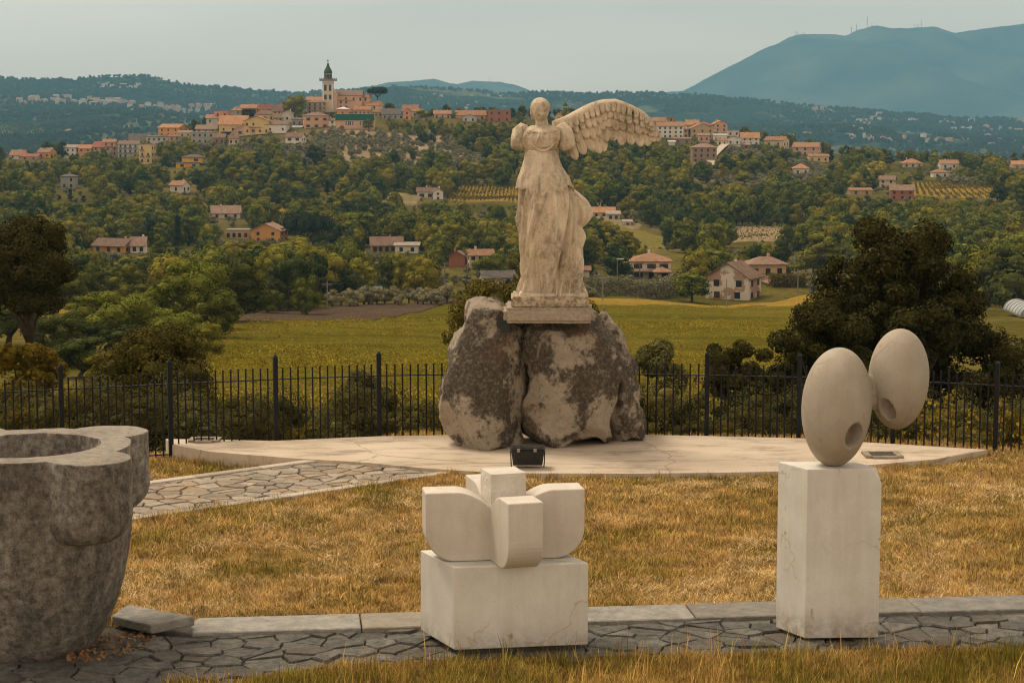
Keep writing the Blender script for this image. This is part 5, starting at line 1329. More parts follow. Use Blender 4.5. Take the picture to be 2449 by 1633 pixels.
for k in range(14):
    far_house(rf_.uniform(960, 1240), rf_.uniform(228, 262), rf_.uniform(5, 9), rf_.uniform(3, 5), "tiny house on the hazy hill behind the umbrella pine", "houses on the middle far hill", rf_.choice(['white', 'pale']), 'pale')
# masts on the ridges
M['mast'] = simple("mast_steel", (.22, .22, .22))
def mast(u, vb, vt, Y, wpx, label, group):
    p = P(u, vb, Y); s = mpp(Y, p.z); h_ = (vb - vt) * s
    r_ = empty("radio_mast", (p.x, p.y, p.z)); tag(r_, label, "radio mast", group)
    MB().tube([(0, 0, -8), (0, 0, h_ * .6), (0, 0, h_)], [wpx * s, wpx * s * .7, wpx * s * .3], 6).build("shaft", M['mast'], r_)
    for z in (.55, .8): MB().box((0, 0, h_ * z), (wpx * 2.6 * s, wpx * 2 * s, h_ * .06)).build("antenna", M['mast'], r_)
for u, vb, vt in ((1903, 84, 73), (1907, 84, 76), (1922, 84, 75), (2048, 70, 57), (2036, 74, 64), (2074, 66, 40), (2085, 67, 55), (2188, 68, 58), (2195, 68, 57), (2203, 68, 48)):
    mast(u, vb + 3, vt, 14000, .75, "thin radio mast on the blue mountain crest", "radio masts on the mountain")
mast(976, 212, 192, 6180, .9, "single thin mast on the hill behind the umbrella pine", None)
mast(1172, 198, 184, 13290, .6, "faint mast on the pale far-off crest", None)

# ================================================================== TREES AND PLANTS
M['bark'] = simple("bark", (.050, .036, .022), (.085, .065, .042), 6, bump=.6, bscale=14, bdist=.05)
LM = dict(
    broad=leafmat("leaves_broadleaf", (.040, .056, .008), (.190, .196, .028), (.28, .22, .026), clump=.35, transl=0),
    dark=leafmat("leaves_dark", (.020, .033, .009), (.085, .102, .026), (.10, .105, .024), clump=.35, transl=0),
    olive=leafmat("leaves_olive", (.115, .110, .060), (.31, .285, .170), (.28, .24, .11), clump=.5, transl=0),
    conifer=leafmat("leaves_conifer", (.012, .020, .010), (.040, .052, .022), clump=.6, transl=0),
    oak=leafmat("leaves_near_oak", (.011, .012, .004), (.066, .060, .015), (.06, .055, .014), .05, clump=1.1, transl=.1),
    bushb=leafmat("leaves_brownish", (.032, .030, .007), (.130, .108, .024), (.12, .10, .02), .1, clump=1.5),
    bushy=leafmat("leaves_yellowish", (.055, .045, .008), (.21, .155, .022), (.20, .14, .02), .1, clump=1.8),
    shrub=leafmat("leaves_undergrowth", (.042, .044, .013), (.145, .132, .048), (.17, .14, .04), .35, clump=1.0),
    yellow=leafmat("leaves_yellow", (.20, .14, .02), (.42, .30, .05), None, .1, clump=3.0),
    meadow=leafmat("meadow_tuft_grass", (.165, .135, .009), (.36, .285, .028), (.38, .29, .04), .25, clump=.3, transl=0),
    far=leafmat("leaves_far", (.016, .030, .012), (.060, .080, .030), (.08, .085, .03), .35, clump=.2, transl=0))
def cards(pos, nrm, size, rng, asp=1.0, bend=.25):
    """one small leaf-clump face at each point, facing roughly along nrm"""
    n = len(pos); nrm = nrm / (np.linalg.norm(nrm, axis=1, keepdims=True) + 1e-9)
    t = rng.normal(size=(n, 3)); t -= nrm * np.sum(t * nrm, 1, keepdims=True); t /= np.linalg.norm(t, axis=1, keepdims=True) + 1e-9
    b = np.cross(nrm, t); s = size * rng.uniform(.6, 1.35, (n, 1)); a = t * s * .5 * asp; c = b * s * .5
    k = rng.uniform(.25, .75, (n, 1)); nb = nrm * s * bend * rng.uniform(-1, 1, (n, 1))
    V = np.stack([pos - a, pos - c * k * 1.4 + nb, pos + a, pos + c * (1.3 - k) * 1.2 + nb], 1)
    return V
def lobed(rng, w, h, base, nl, spread=.62, lr=(.28, .45), shape='round'):
    """lobes: centres and radii that make up a crown of width w from z=base to z=h"""
    L = []; H_ = h - base; ox, oy = rng.uniform(-.10, .10, 2) * w; lr = (lr[0] * .8, lr[1] * 1.12)
    for i in range(nl):
        a = rng.uniform(0, 2 * math.pi); t = (i + .5) / nl; z = base + H_ * (.12 + .76 * t)
        tt = (z - base) / H_
        if shape == 'round': env = math.sqrt(max(.05, 1 - (2 * tt - .9) ** 2 * .85))
        elif shape == 'cone': env = max(.12, 1.05 - tt)
        elif shape == 'dome': env = math.sqrt(max(.04, 1 - tt ** 2.2))
        elif shape == 'pyr': env = max(.20, 1.0 - max(0, tt - .38) * 1.2)
        else: env = 1.0
        r0 = w / 2 * env; rr = rng.uniform(*lr) * w / 2 * (.65 + .35 * env); d = max(0, r0 - rr * .9) * math.sqrt(rng.uniform(.15, 1))
        L.append((np.array([d * math.cos(a) + ox * (tt - .4), d * math.sin(a) + oy * (tt - .4), z]), np.array([rr, rr, rr * rng.uniform(.65, .95)])))
    return L
def crown_mesh(name, mat, lobes_, n, size, rng, inner=.25, gap=0.0, core=.7):
    vol = np.array([l[1].prod() ** (2 / 3) for l in lobes_]); pick = rng.choice(len(lobes_), n, p=vol / vol.sum())
    C = np.array([l[0] for l in lobes_])[pick]; Rd = np.array([l[1] for l in lobes_])[pick]
    d = rng.normal(size=(n, 3)); d /= np.linalg.norm(d, axis=1, keepdims=True)
    r = np.where(rng.random(n) < inner, rng.uniform(.3, .9, n), rng.uniform(.88, 1.06, n))[:, None]
    pos = C + d * Rd * r
    keep = np.ones(n, bool)
    # leave out leaves buried deep inside other lobes
    for c, rr in lobes_: keep &= ~((((pos - c) / rr) ** 2).sum(1) < .42)
    if gap: keep &= fbm(pos[:, 0] / size / 5 + 3, pos[:, 2] / size / 5 + pos[:, 1] / size / 7, 2) > -gap
    pos, d = pos[keep], d[keep]
    nr = d + rng.normal(size=d.shape) * .38 + np.array([0, 0, .15])
    V = [cards(pos, nr, size, rng)]
    # closed core added inside every lobe so no light leaks through the crown
    for c, rr in lobes_:
        th = np.linspace(0, 2 * math.pi, 9); ph = np.linspace(.25, math.pi - .15, 6)
        for i in range(5):
            for j in range(8):
                q = [(ph[i], th[j]), (ph[i + 1], th[j]), (ph[i + 1], th[j + 1]), (ph[i], th[j + 1])]
                V.append(np.array([[c + rr * core * np.array([math.sin(a) * math.cos(b), math.sin(a) * math.sin(b), math.cos(a)]) for a, b in q]]))
    return quads_mesh(name, np.concatenate(V), mat)
def trunk_mesh(name, h, r, rng, crown_base, w, limbs=5):
    b = MB(); top = crown_base + (h - crown_base) * .55
    lean = rng.uniform(-.06, .06, 2) * h
    b.tube([(0, 0, -r * 3), (0, 0, 0), (lean[0] * .4, lean[1] * .4, crown_base * .6), (lean[0], lean[1], crown_base), (lean[0] * 1.2, lean[1] * 1.2, top)], [r * 1.5, r * 1.25, r, r * .85, r * .3], 8)
    for k in range(limbs):
        a = 2 * math.pi * k / limbs + rng.uniform(-.4, .4); e = w * rng.uniform(.25, .4)
        b.tube([(lean[0] * .8, lean[1] * .8, crown_base * rng.uniform(.7, 1)), (lean[0] + e * .5 * math.cos(a), lean[1] + e * .5 * math.sin(a), crown_base + (h - crown_base) * .22),
                (lean[0] + e * math.cos(a), lean[1] + e * math.sin(a), crown_base + (h - crown_base) * rng.uniform(.35, .6))], [r * .55, r * .38, r * .12], 6)
    return b.mesh(name, M['bark'], True)
# ---- prototype trees of height 1 crown units are metres; copies are scaled
PROTO = {}
def proto(kind, k, w, h, base, nl, n, size, lr=(.28, .45), shape='round', mat=None, r=.25, limbs=4, inner=.2, gap=0.0, core=.7):
    rng = np.random.default_rng(100 + hash((kind, k)) % 1 + k * 17 + len(kind) * 131)
    PROTO.setdefault(kind, []).append((crown_mesh("crown_" + kind, LM[mat or kind], lobed(rng, w, h, base, nl, lr=lr, shape=shape), n, size, rng, inner, gap, core), trunk_mesh("trunk_" + kind, h, r, rng, base + .1 * h, w, limbs), w, h))
for k in range(9): proto('broad', k, 6.6 + (k * 1.7) % 4.2, 7.6 + (k * 2.3) % 3.4, .7 + (k % 3) * .5, 11 + (k * 5) % 16, 2600, .40 + .05 * (k % 4), (.20 + .03 * (k % 4), .40 + .05 * (k % 3)), ('round', 'dome', 'round', 'pyr')[k % 4], gap=.12 * (k % 3))
for k in range(3): proto('broadn', k, 9, 8.5, .8, 22, 12000, .22, (.2, .36), 'round', 'broad', limbs=7, gap=.3)
for k in range(2): proto('darkn', k, 8, 8.5, .6, 20, 10000, .22, (.2, .36), 'round', 'dark', limbs=7, gap=.3)
for k in range(5): proto('dark', k, 5.6 + k * .7, 8.5, .5, 10 + 3 * k, 2200, .46, (.22, .46), ('round', 'dome', 'pyr')[k % 3])
for k in range(4): proto('olive', k, 5.0, 4.2, .9, 9, 1300, .34, shape='dome', r=.22)
for k in range(2): proto('conifer', k, 3.4, 9, .4, 16, 1500, .4, shape='cone', limbs=0)
for k in range(2): proto('cypress', k, 1.9, 10, .2, 12, 1300, .32, (.75, .95), 'dome', 'conifer', .15, 0)
for k in range(3): proto('shrub', k, 2.2, 1.7, .0, 16, 12000, .037, shape='dome', r=.05, mat='shrub', core=.4, inner=.35, gap=.25)
for k in range(2): proto('tuftbush', k, 1.8, 1.5, .0, 14, 9000, .037, shape='dome', r=.04, mat='bushy', core=.4, inner=.35, gap=.25)
ntree = 0
def tree(kind, p, hgt, label, group=None, wscale=1.0, idx=None, name="tree", cat="tree", rz=None):
    global ntree
    lst = PROTO[kind]; cm, tm, w_, h_ = lst[(ntree if idx is None else idx) % len(lst)]; ntree += 1
    r_ = empty(name, p, random.uniform(0, 6.28) if rz is None else rz); s = hgt / h_; r_.scale = (s * wscale, s * wscale, s)
    tag(r_, label, cat, group); link("crown", cm, r_); link("trunk", tm, r_); return r_
def tree_px(kind, u, vt, vb, label, wpx=None, Y=None, name="tree", group=None, cat="tree", idx=None, special=True):
    Y = Y or hitY(u, vb); p = P(u, vb, Y); gz = float(Tz(p.x, p.y)); s = mpp(Y, p.z); top = P(u, vt, Y).z
    p.z = min(p.z, gz) if gz < p.z else gz; hgt = top - p.z
    i = ntree if idx is None else idx; w_, h_ = PROTO[kind][i % len(PROTO[kind])][2:]
    ws_ = (wpx * 1.14 * s / w_) / (hgt / h_) if wpx else 1.0
    if special: RECTS.append((u - (wpx or 20) * .4, u + (wpx or 20) * .4, vt, vb, Y))
    return tree(kind, p, hgt, label, group, ws_, i, name, cat)
# ---- trees that stand out
tree_px('broadn', 705, 224, 287, "big round dark tree left of the church tower", 58, Y=1075)
tree_px('cypress', 426, 508, 590, "tall slender dark cypress among the trees at left", 17)
tree_px('cypress', 782, 426, 470, "small dark cypress on the slope below the white house", 12)
tree_px('dark', 481, 403, 465, "dense dark cedar right of the yellow villa", 42)
tree_px('conifer', 169, 448, 482, "pointed conifer left of the road lamp at left", 20)
tree_px('conifer', 143, 466, 480, "small dark conifer left of the pointed one", 14)
tree_px('conifer', 200, 466, 484, "brownish conifer right of the pointed one", 18)
tree_px('cypress', 311, 443, 470, "thin dark cypress in the left woods", 7)
tree_px('dark', 755, 343, 398, "round dark tree below the peach block", 48)
tree_px('dark', 1010, 308, 350, "dark round tree at the top of the olive slope", 38)
tree_px('dark', 1038, 304, 346, "dark column-shaped tree at the top of the olive slope", 20)
tree_px('dark', 986, 352, 390, "dark tree standing in the middle of the olive slope", 26)
tree_px('conifer', 1987, 355, 388, "dark pointed conifer on the right ridge", 22)
tree_px('conifer', 2262, 370, 402, "tall conifer beside the red-roofed house at right", 14)
tree_px('dark', 2175, 375, 398, "dark tree cluster behind the orange hip roof", 40)
tree_px('dark', 2130, 372, 396, "dark round tree left of the orange hip roof", 30)
tree_px('dark', 1690, 402, 440, "dark green tree below the dark brick house", 42)
tree_px('broad', 1780, 410, 445, "green tree below the pale lane", 46)
tree_px('dark', 1480, 580, 672, "dark round tree left of the white villa", 78)
tree_px('broad', 1960, 553, 668, "large green tree beside the brown farmhouse", 134)
tree_px('broad', 1655, 652, 722, "round green tree left of the peeling farmhouse", 96)
tree_px('broad', 1495, 548, 620, "broad green tree above the white villa", 90)
tree_px('broad', 590, 268, 285, "tree behind the upper village cluster", 22, Y=1108)
tree_px('dark', 118, 336, 372, "dark umbrella-shaped tree left of the white modern house", 46)
tree_px('dark', 145, 335, 368, "second dark umbrella-shaped tree by the white modern house", 34)
tree_px('broad', 882, 280, 312, "leafy tree at the right end of the green hall", 30)
tree_px('broad', 1010, 262, 290, "green tree on the ridge right of the orange gable", 34, Y=1090)
tree_px('broad', 1085, 268, 292, "green tree on the ridge between low houses", 32, Y=1085)
# umbrella pines
def umbrella_pine(u, vt, vb, wpx, crown_px, Y, label, k):
    rng = np.random.default_rng(k); p = P(u, vb, Y); s = mpp(Y, p.z); p.z = min(p.z, float(Tz(p.x, p.y)) if Y < 1100 else p.z); h = (P(u, vt, Y).z - p.z); w_ = wpx * s; c = crown_px * s
    L = []
    for i in range(22):
        a = rng.uniform(0, 6.28); d = w_ / 2 * .78 * math.sqrt(rng.uniform(0, 1)); L.append((np.array([d * math.cos(a), d * math.sin(a), h - c * (.42 + .25 * (2 * d / w_) ** 2)]), np.array([w_ * .14, w_ * .14, c * .36])))
    r_ = empty("umbrella_pine", p); tag(r_, label, "tree")
    link("crown", crown_mesh("crown_pine", LM['conifer'], L, 3600, w_ * .035, rng, .3), r_)
    b = MB(); cb = h - c; b.tube([(0, 0, -1), (w_ * .01, 0, cb * .5), (0, 0, cb * .8)], [w_ * .028, w_ * .022, w_ * .02], 8)
    for i in range(9):
        a = 6.28 * i / 9; e = w_ * .30; b.tube([(0, 0, cb * .72), (e * .5 * math.cos(a), e * .5 * math.sin(a), cb + c * .05), (e * math.cos(a), e * math.sin(a), cb + c * .4)], [w_ * .013, w_ * .010, w_ * .004], 6)
    link("trunk", b.mesh("trunk_pine", M['bark'], True), r_)
umbrella_pine(903, 206, 248, 58, 21, 1100, "umbrella pine standing against the sky right of the church", 41)
RECTS.append((680, 790, 500, 602, hitY(733, 602)))
umbrella_pine(733, 498, 602, 140, 66, hitY(733, 602), "broad dark umbrella pine in the valley left of the statue", 42)

# ---- woods on the slope
HR = np.array(RECTS)
def blocked(u, v, wpx, hpx, Y):
    if len(HR) == 0: return False
    ow = np.minimum(HR[:, 1], u + wpx / 2) - np.maximum(HR[:, 0], u - wpx / 2); oh = np.minimum(HR[:, 3], v) - np.maximum(HR[:, 2], v - hpx)
    infront = HR[:, 4] > Y - 8
    ov = np.where((ow > 0) & (oh > 0) & infront, np.maximum(ow, 0) * np.maximum(oh, 0) / ((HR[:, 1] - HR[:, 0]) * (HR[:, 3] - HR[:, 2])), 0)
    hit_ = (ov > .13) | ((ow > 0) & (oh > (HR[:, 3] - HR[:, 2]) * .45) & infront)
    inside = (ow > wpx * .3) & (np.abs(HR[:, 4] + 5 - Y) < 9)
    return bool((hit_ | inside).any())
FPOLY = [q for q in FIELDS]
OLIVE = [[(400, 330), (690, 345), (800, 335), (1150, 380), (1180, 410), (1100, 440), (820, 430), (780, 400), (480, 400)], [(1730, 360), (1900, 380), (1990, 420), (2020, 470), (1720, 480), (1690, 430)], [(2250, 425), (2449, 420), (2449, 450), (2270, 450)]]
DRY = [(765, 316), (1060, 328), (1180, 400), (775, 398)]
def proj(x, y, z):
    dpt = y * CS + (CH - z) * SN; return PW / 2 + F * x / dpt, PH / 2 + F * ((CH - z) * CS - y * SN) / dpt
cand = []
rng = np.random.default_rng(77)
Yc_ = 285.0
while Yc_ < 1125:
    step = 6.4 + Yc_ * .0016
    xs = np.arange(-.32 * Yc_, .32 * Yc_, step); xs = xs + rng.uniform(-.42, .42, len(xs)) * step; yy = Yc_ + rng.uniform(-.45, .45, len(xs)) * step
    zz = Tz(xs, yy)
    for x, y, z in zip(xs, yy, zz): cand.append((x, y, z))
    Yc_ += step * .95
# olive groves are planted closer
Yc_ = 820.0
while Yc_ < 1090:
    xs = np.arange(-.30 * Yc_, .30 * Yc_, 5.4) + rng.uniform(-1, 1); xs = xs + rng.uniform(-.7, .7, len(xs)); yy = Yc_ + rng.uniform(-.9, .9, len(xs)); zz = Tz(xs, yy); uu, vv_ = proj(xs, yy, zz)
    inside = np.zeros(len(xs), bool)
    for q in OLIVE: inside |= inpoly(uu, vv_, q)
    inside |= inpoly(uu, vv_, DRY)
    for x, y, z in zip(xs[inside], yy[inside], zz[inside]): cand.append((x, y, z))
    Yc_ += 5.6
grove_from = len(cand)
cand = np.array(cand); U, V = proj(cand[:, 0], cand[:, 1], cand[:, 2])
keep = (U > -70) & (U < PW + 70)
for q in FPOLY: keep &= ~inpoly(U, V, q)
om = np.zeros(len(U), bool)
for q in OLIVE: om |= inpoly(U, V, q)
dry = inpoly(U, V, DRY)
dens = fbm(cand[:, 0] / 45, cand[:, 1] / 60, 3)
keep &= ~((dens < -.33) & ~om)
# village streets: few trees on top of the ridge among the houses
lane = [(1700, 345), (1745, 345), (1740, 372), (1715, 412), (1690, 412)]
keep &= ~inpoly(U, V, lane)
items = []
for i in np.nonzero(keep)[0]:
    x, y, z = cand[i]; kind = 'broad'; q = rng.random()
    if om[i]: kind = 'olive' if q < .86 else ('broad' if q < .95 else 'dark')
    elif q < .22 + .25 * (dens[i] > .15): kind = 'dark'
    elif q < .30: kind = 'olive'
    elif q < .315: kind = 'conifer'
    if dry[i]: kind = 'olive'
    if dry[i] and rng.random() < .25: continue
    hgt = dict(broad=rng.uniform(5.5, 10.5), dark=rng.uniform(5, 10), olive=rng.uniform(2.4, 4.2), conifer=rng.uniform(6, 10))[kind]
    if y > 1000 and kind != 'olive': hgt *= .75
    px_ = 1 / mpp(y, z); w_ = hgt * .95 * px_
    if any(bool(inpoly(U[i], V[i] - hgt * px_ * k_, q_)) for q_ in FPOLY[1:] for k_ in (.45, .9)): kind, hgt = 'olive', rng.uniform(1.0, 1.8)
    w_ = hgt * .95 * px_
    if blocked(U[i], V[i], w_, hgt * px_, y):
        kind = 'olive'; hgt = rng.uniform(1.3, 2.4); w_ = hgt * 1.2 * px_
        if rng.random() < .25 or blocked(U[i], V[i], w_, hgt * px_, y): continue
    items.append((U[i], V[i], x, y, z, kind, hgt, w_ * hgt * px_))
items.sort(key=lambda a: -a[7])
LBL = dict(broad=("leafy green tree in the woods on the slope below the village", "green trees of the wooded slope"), dark=("dark green tree in the woods on the slope below the village", "dark trees of the wooded slope"),
           olive=("small grey-green olive tree on the slope below the village", "olive trees on the slope"), conifer=("pointed conifer in the woods on the slope below the village", "conifers of the wooded slope"))
LIM = dict(broad=50, dark=30, olive=90, conifer=15); cnt = dict(broad=0, dark=0, olive=0, conifer=0); rest = []
# a tree next to a house is named after it
KW = dict(broad="leafy tree", dark="dark tree", olive="olive tree", conifer="conifer")
def house_px():
    out = []
    for o in bpy.data.objects:
        if o.name.split('.')[0] in ('house', 'villa', 'farmhouse', 'barn', 'hall') and o.get('label'):
            u_, v_ = proj(o.location.x, o.location.y, o.location.z); out.append((o['label'], u_, v_))
    return out
HPX = house_px(); taken = set(); NAMEOF = {}
for i_, it in enumerate(items):
    best = None
    for lb_, hu, hv in HPX:
        du, dv_ = it[0] - hu, it[1] - hv
        if abs(du) > 95 or abs(dv_) > 60: continue
        side = ("left of" if du < 0 else "right of") if abs(du) > abs(dv_) * .8 else ("below" if dv_ > 0 else "above")
        txt = "nearest %s %s the %s" % (KW[it[5]], side, lb_)
        if len(txt.split()) > 16 or (lb_, side, it[5]) in taken: continue
        d_ = math.hypot(du, dv_)
        if best is None or d_ < best[0]: best = (d_, txt, (lb_, side, it[5]))
    if best: NAMEOF.setdefault(best[2], []).append((best[0], i_, best[1]))
UNIQ = {}
for key, lst in NAMEOF.items():
    lst.sort()
    if key[2] == 'olive' and lst[0][0] > 40: continue
    if lst[0][1] not in UNIQ and lst[0][0] < 60: UNIQ[lst[0][1]] = lst[0][2]
us_ = sorted(UNIQ); uo = [i_ for i_ in us_ if items[i_][5] == 'olive'][:70]; ut = [i_ for i_ in us_ if items[i_][5] != 'olive'][:140]; UNIQ = {i_: UNIQ[i_] for i_ in uo + ut}
for i_, it in enumerate(items):
    k = it[5]
    if ((cnt[k] < LIM[k] and it[1] > 400) or i_ in UNIQ) and -30 < it[0] < PW + 30:
        cnt[k] += 1; tree(k, (it[2], it[3], it[4] - .1), it[6], UNIQ.get(i_, LBL[k][0]), LBL[k][1], wscale=rng.uniform(.85, 1.2), cat="olive tree" if k == 'olive' else "tree", name="olive_tree" if k == 'olive' else "tree")
    else: rest.append(it)

# ---- scattering helper (only for what nobody could count)
def scatter_group(name, coll):
    ng = bpy.data.node_groups.new(name, 'GeometryNodeTree')
    ng.interface.new_socket("Geometry", in_out='INPUT', socket_type='NodeSocketGeometry'); ng.interface.new_socket("Geometry", in_out='OUTPUT', socket_type='NodeSocketGeometry')
    N = ng.nodes; i = N.new("NodeGroupInput"); o = N.new("NodeGroupOutput"); ip = N.new("GeometryNodeInstanceOnPoints"); ci = N.new("GeometryNodeCollectionInfo")
    ci.inputs["Collection"].default_value = coll; ci.inputs["Separate Children"].default_value = True; ci.inputs["Reset Children"].default_value = True
    ip.inputs["Pick Instance"].default_value = True
    def attr(nm, tp):
        a = N.new("GeometryNodeInputNamedAttribute"); a.data_type = tp; a.inputs["Name"].default_value = nm; return a.outputs["Attribute"]
    L = ng.links.new
    L(i.outputs[0], ip.inputs["Points"]); L(ci.outputs[0], ip.inputs["Instance"]); L(attr("idx", 'INT'), ip.inputs["Instance Index"])
    L(attr("rot", 'FLOAT_VECTOR'), ip.inputs["Rotation"]); L(attr("scl", 'FLOAT_VECTOR'), ip.inputs["Scale"]); L(ip.outputs[0], o.inputs[0])
    return ng
def scatter(name, meshes, pos, idx, rot, scl, label):
    coll = bpy.data.collections.new(name + "_pieces")
    for k, me in enumerate(meshes):
        ob = bpy.data.objects.new("%s_piece_%02d" % (name, k), me); coll.objects.link(ob)
    n = len(pos); me = bpy.data.meshes.new(name); me.vertices.add(n); me.vertices.foreach_set('co', np.asarray(pos, np.float32).ravel())
    a = me.attributes.new("idx", 'INT', 'POINT'); a.data.foreach_set('value', np.asarray(idx, np.int32))
    a = me.attributes.new("rot", 'FLOAT_VECTOR', 'POINT'); a.data.foreach_set('vector', np.asarray(rot, np.float32).ravel())
    a = me.attributes.new("scl", 'FLOAT_VECTOR', 'POINT'); a.data.foreach_set('vector', np.asarray(scl, np.float32).ravel())
    o = link(name, me); tag(o, label, kind='stuff'); md = o.modifiers.new("scatter", 'NODES'); md.node_group = scatter_group(name, coll); return o
def joined(cm, tm):
    me = cm.copy(); bm = bmesh.new(); bm.from_mesh(cm); nf = len(bm.faces); bm.from_mesh(tm)
    bm.faces.ensure_lookup_table()
    for f_ in bm.faces[nf:]: f_.material_index = 1
    bm.to_mesh(me); bm.free(); me.materials.append(M['bark']); return me
JM = {}; flat = []; start = {}
for k in ('broad', 'dark', 'olive', 'conifer'):
    start[k] = len(flat)
    for cm, tm, w_, h_ in PROTO[k]: flat.append((joined(cm, tm), h_))
ii = []; sc_ = []
for it in rest:
    k = it[5]; j = start[k] + int(rng.integers(len(PROTO[k]))); ii.append(j); s = it[6] / flat[j][1]; w_ = rng.uniform(.85, 1.2); sc_.append((s * w_, s * w_, s))
scatter("woodland", [f_[0] for f_ in flat], [(it[2], it[3], it[4] - .1) for it in rest], ii, np.stack([np.zeros(len(rest)), np.zeros(len(rest)), rng.uniform(0, 6.28, len(rest))], 1), sc_, "dense woods and groves covering the slope up to the village")

# ---- far hills: woods as one mass
fm_ = []
for k in range(4):
    r2 = np.random.default_rng(500 + k); fm_.append(crown_mesh("far_crown", LM['far'], lobed(r2, 11, 8, -.5, 7, lr=(.35, .5)), 420, 1.5, r2, .1))
n0 = 34000; yy = FY0 + 60 + (FY1 + 40 - FY0) * rng.random(n0) ** .9; xx = rng.uniform(-.29, .29, n0) * yy; zz = Fz(xx, yy)
dn = fbm(xx / 220, yy / 280, 4); kp = dn > -.16; ridge = yy > FY1 - 130; kp |= ridge & (rng.random(n0) < .5)
xx, yy, zz = xx[kp], yy[kp], zz[kp]; n1 = len(xx); s = rng.uniform(.55, 1.25, n1)
scatter("far_woods", fm_, np.stack([xx, yy, zz], 1), rng.integers(0, 4, n1), np.stack([0 * xx, 0 * xx, rng.uniform(0, 6.28, n1)], 1), np.stack([s, s, s], 1), "hazy woods on the far hills")

# ---- vineyards and hedges
def rows_of_vines(name, quad, nrow, label, hgt=1.5, mat='bushy', step=1.3, size=.5, along='t', lift=0):
    c = [hit(*q) for q in quad]; P_ = []
    for r_ in range(nrow):
        s = (r_ + .5) / nrow
        a, b = (c[0].lerp(c[3], s), c[1].lerp(c[2], s)) if along == 't' else (c[0].lerp(c[1], s), c[3].lerp(c[2], s))
        n = max(2, int((b - a).length / step * 6)); t_ = rng.random(n); x = a.x + (b.x - a.x) * t_; y = a.y + (b.y - a.y) * t_
        z = Tz(x, y) + lift + rng.uniform(.3, hgt, n); P_.append(np.stack([x + rng.normal(0, .25, n), y + rng.normal(0, .25, n), z], 1))
    pos = np.concatenate(P_); o = link(name, quads_mesh(name, cards(pos, rng.normal(size=pos.shape) + np.array([0, -.4, .6]), size, rng), LM[mat])); tag(o, label, kind='stuff'); return o
rows_of_vines("vine_rows", [(1095, 448), (1262, 452), (1262, 496), (1068, 484)], 20, "vine rows of the golden vineyard left of the statue", along='s')
rows_of_vines("vine_rows", [(1740, 548), (1930, 545), (1960, 578), (1720, 586)], 11, "vine rows on the terraced plot behind the farmhouse", mat='broad')
rows_of_vines("vine_rows", [(2175, 440), (2330, 446), (2440, 478), (2170, 470)], 16, "vine rows of the golden plot at right", along='s')
# far left vineyard on the lower slope of the far hills
def far_vineyard(quad, nrow, label):
    c = []
    for u, v in quad:
        Y = far_hit(u, v); c.append(P(u, v, Y))
    P_ = []; n = 34
    S_, T_ = np.meshgrid(np.linspace(0, 1, n), np.linspace(0, 1, n), indexing='ij'); bl = lambda k: (c[0][k] * (1 - T_) + c[1][k] * T_) * (1 - S_) + (c[3][k] * (1 - T_) + c[2][k] * T_) * S_
    X, Y = bl(0), bl(1); struct(link("vineyard_ground", grid_mesh("far_vineyard", X, Y, Fz(X, Y) + 5, M['paleg'])), "pale striped vineyard field on the far slope at left")
    for r_ in range(nrow):
        t_ = (r_ + .5) / nrow; a, b = c[0].lerp(c[1], t_), c[3].lerp(c[2], t_); k = rng.random(260); x = a.x + (b.x - a.x) * k; y = a.y + (b.y - a.y) * k
        P_.append(np.stack([x, y, Fz(x, y) + 5 + rng.uniform(.3, 2.6, 260)], 1))
    pos = np.concatenate(P_); tag(link("vine_rows", quads_mesh("far_vines", cards(pos, rng.normal(size=pos.shape) + np.array([0, -.5, .8]), 3.6, rng), LM['dark'])), label, kind='stuff')
far_vineyard([(-40, 308), (62, 307), (108, 318), (-40, 338)], 20, "dark vine rows on the far left slope")
def hedge(name, a, b, hgt, wid, n, size, mat, label):
    p, q = hit(*a), hit(*b); t_ = rng.random(n); x = p.x + (q.x - p.x) * t_ + rng.normal(0, wid / 3, n) * .2; y = p.y + (q.y - p.y) * t_ + rng.uniform(-wid / 2, wid / 2, n)
    z = Tz(x, y) + rng.uniform(0, 1, n) ** .7 * hgt * (1 + .18 * fbm(x / 3, y / 3, 2)); pos = np.stack([x, y, z], 1)
    o = link(name, quads_mesh(name, cards(pos, rng.normal(size=pos.shape) * .6 + np.array([0, -.6, .5]), size, rng), LM[mat])); tag(o, label, "hedge"); return o
hedge("hedge", (1395, 712), (1625, 706), 3.4, 5, 9000, .34, 'olive', "long grey-green hedge behind the meadow right of the statue")
hedge("hedge", (1840, 690), (1935, 688), 2.6, 3, 2500, .34, 'bushy', "low hedge before the brown farmhouse")
# olive row along the ploughed strip
for k in range(16):
    u = 790 + 285 * (k + rng.uniform(.2, .8)) / 16; v = 738 - (u - 790) * .035 + rng.uniform(-5, 4)
    tree_px('olive', u, v - rng.uniform(34, 50), v, "olive tree in the row along the ploughed strip", None, name="olive_tree", group="olive trees by the ploughed strip", cat="olive tree")
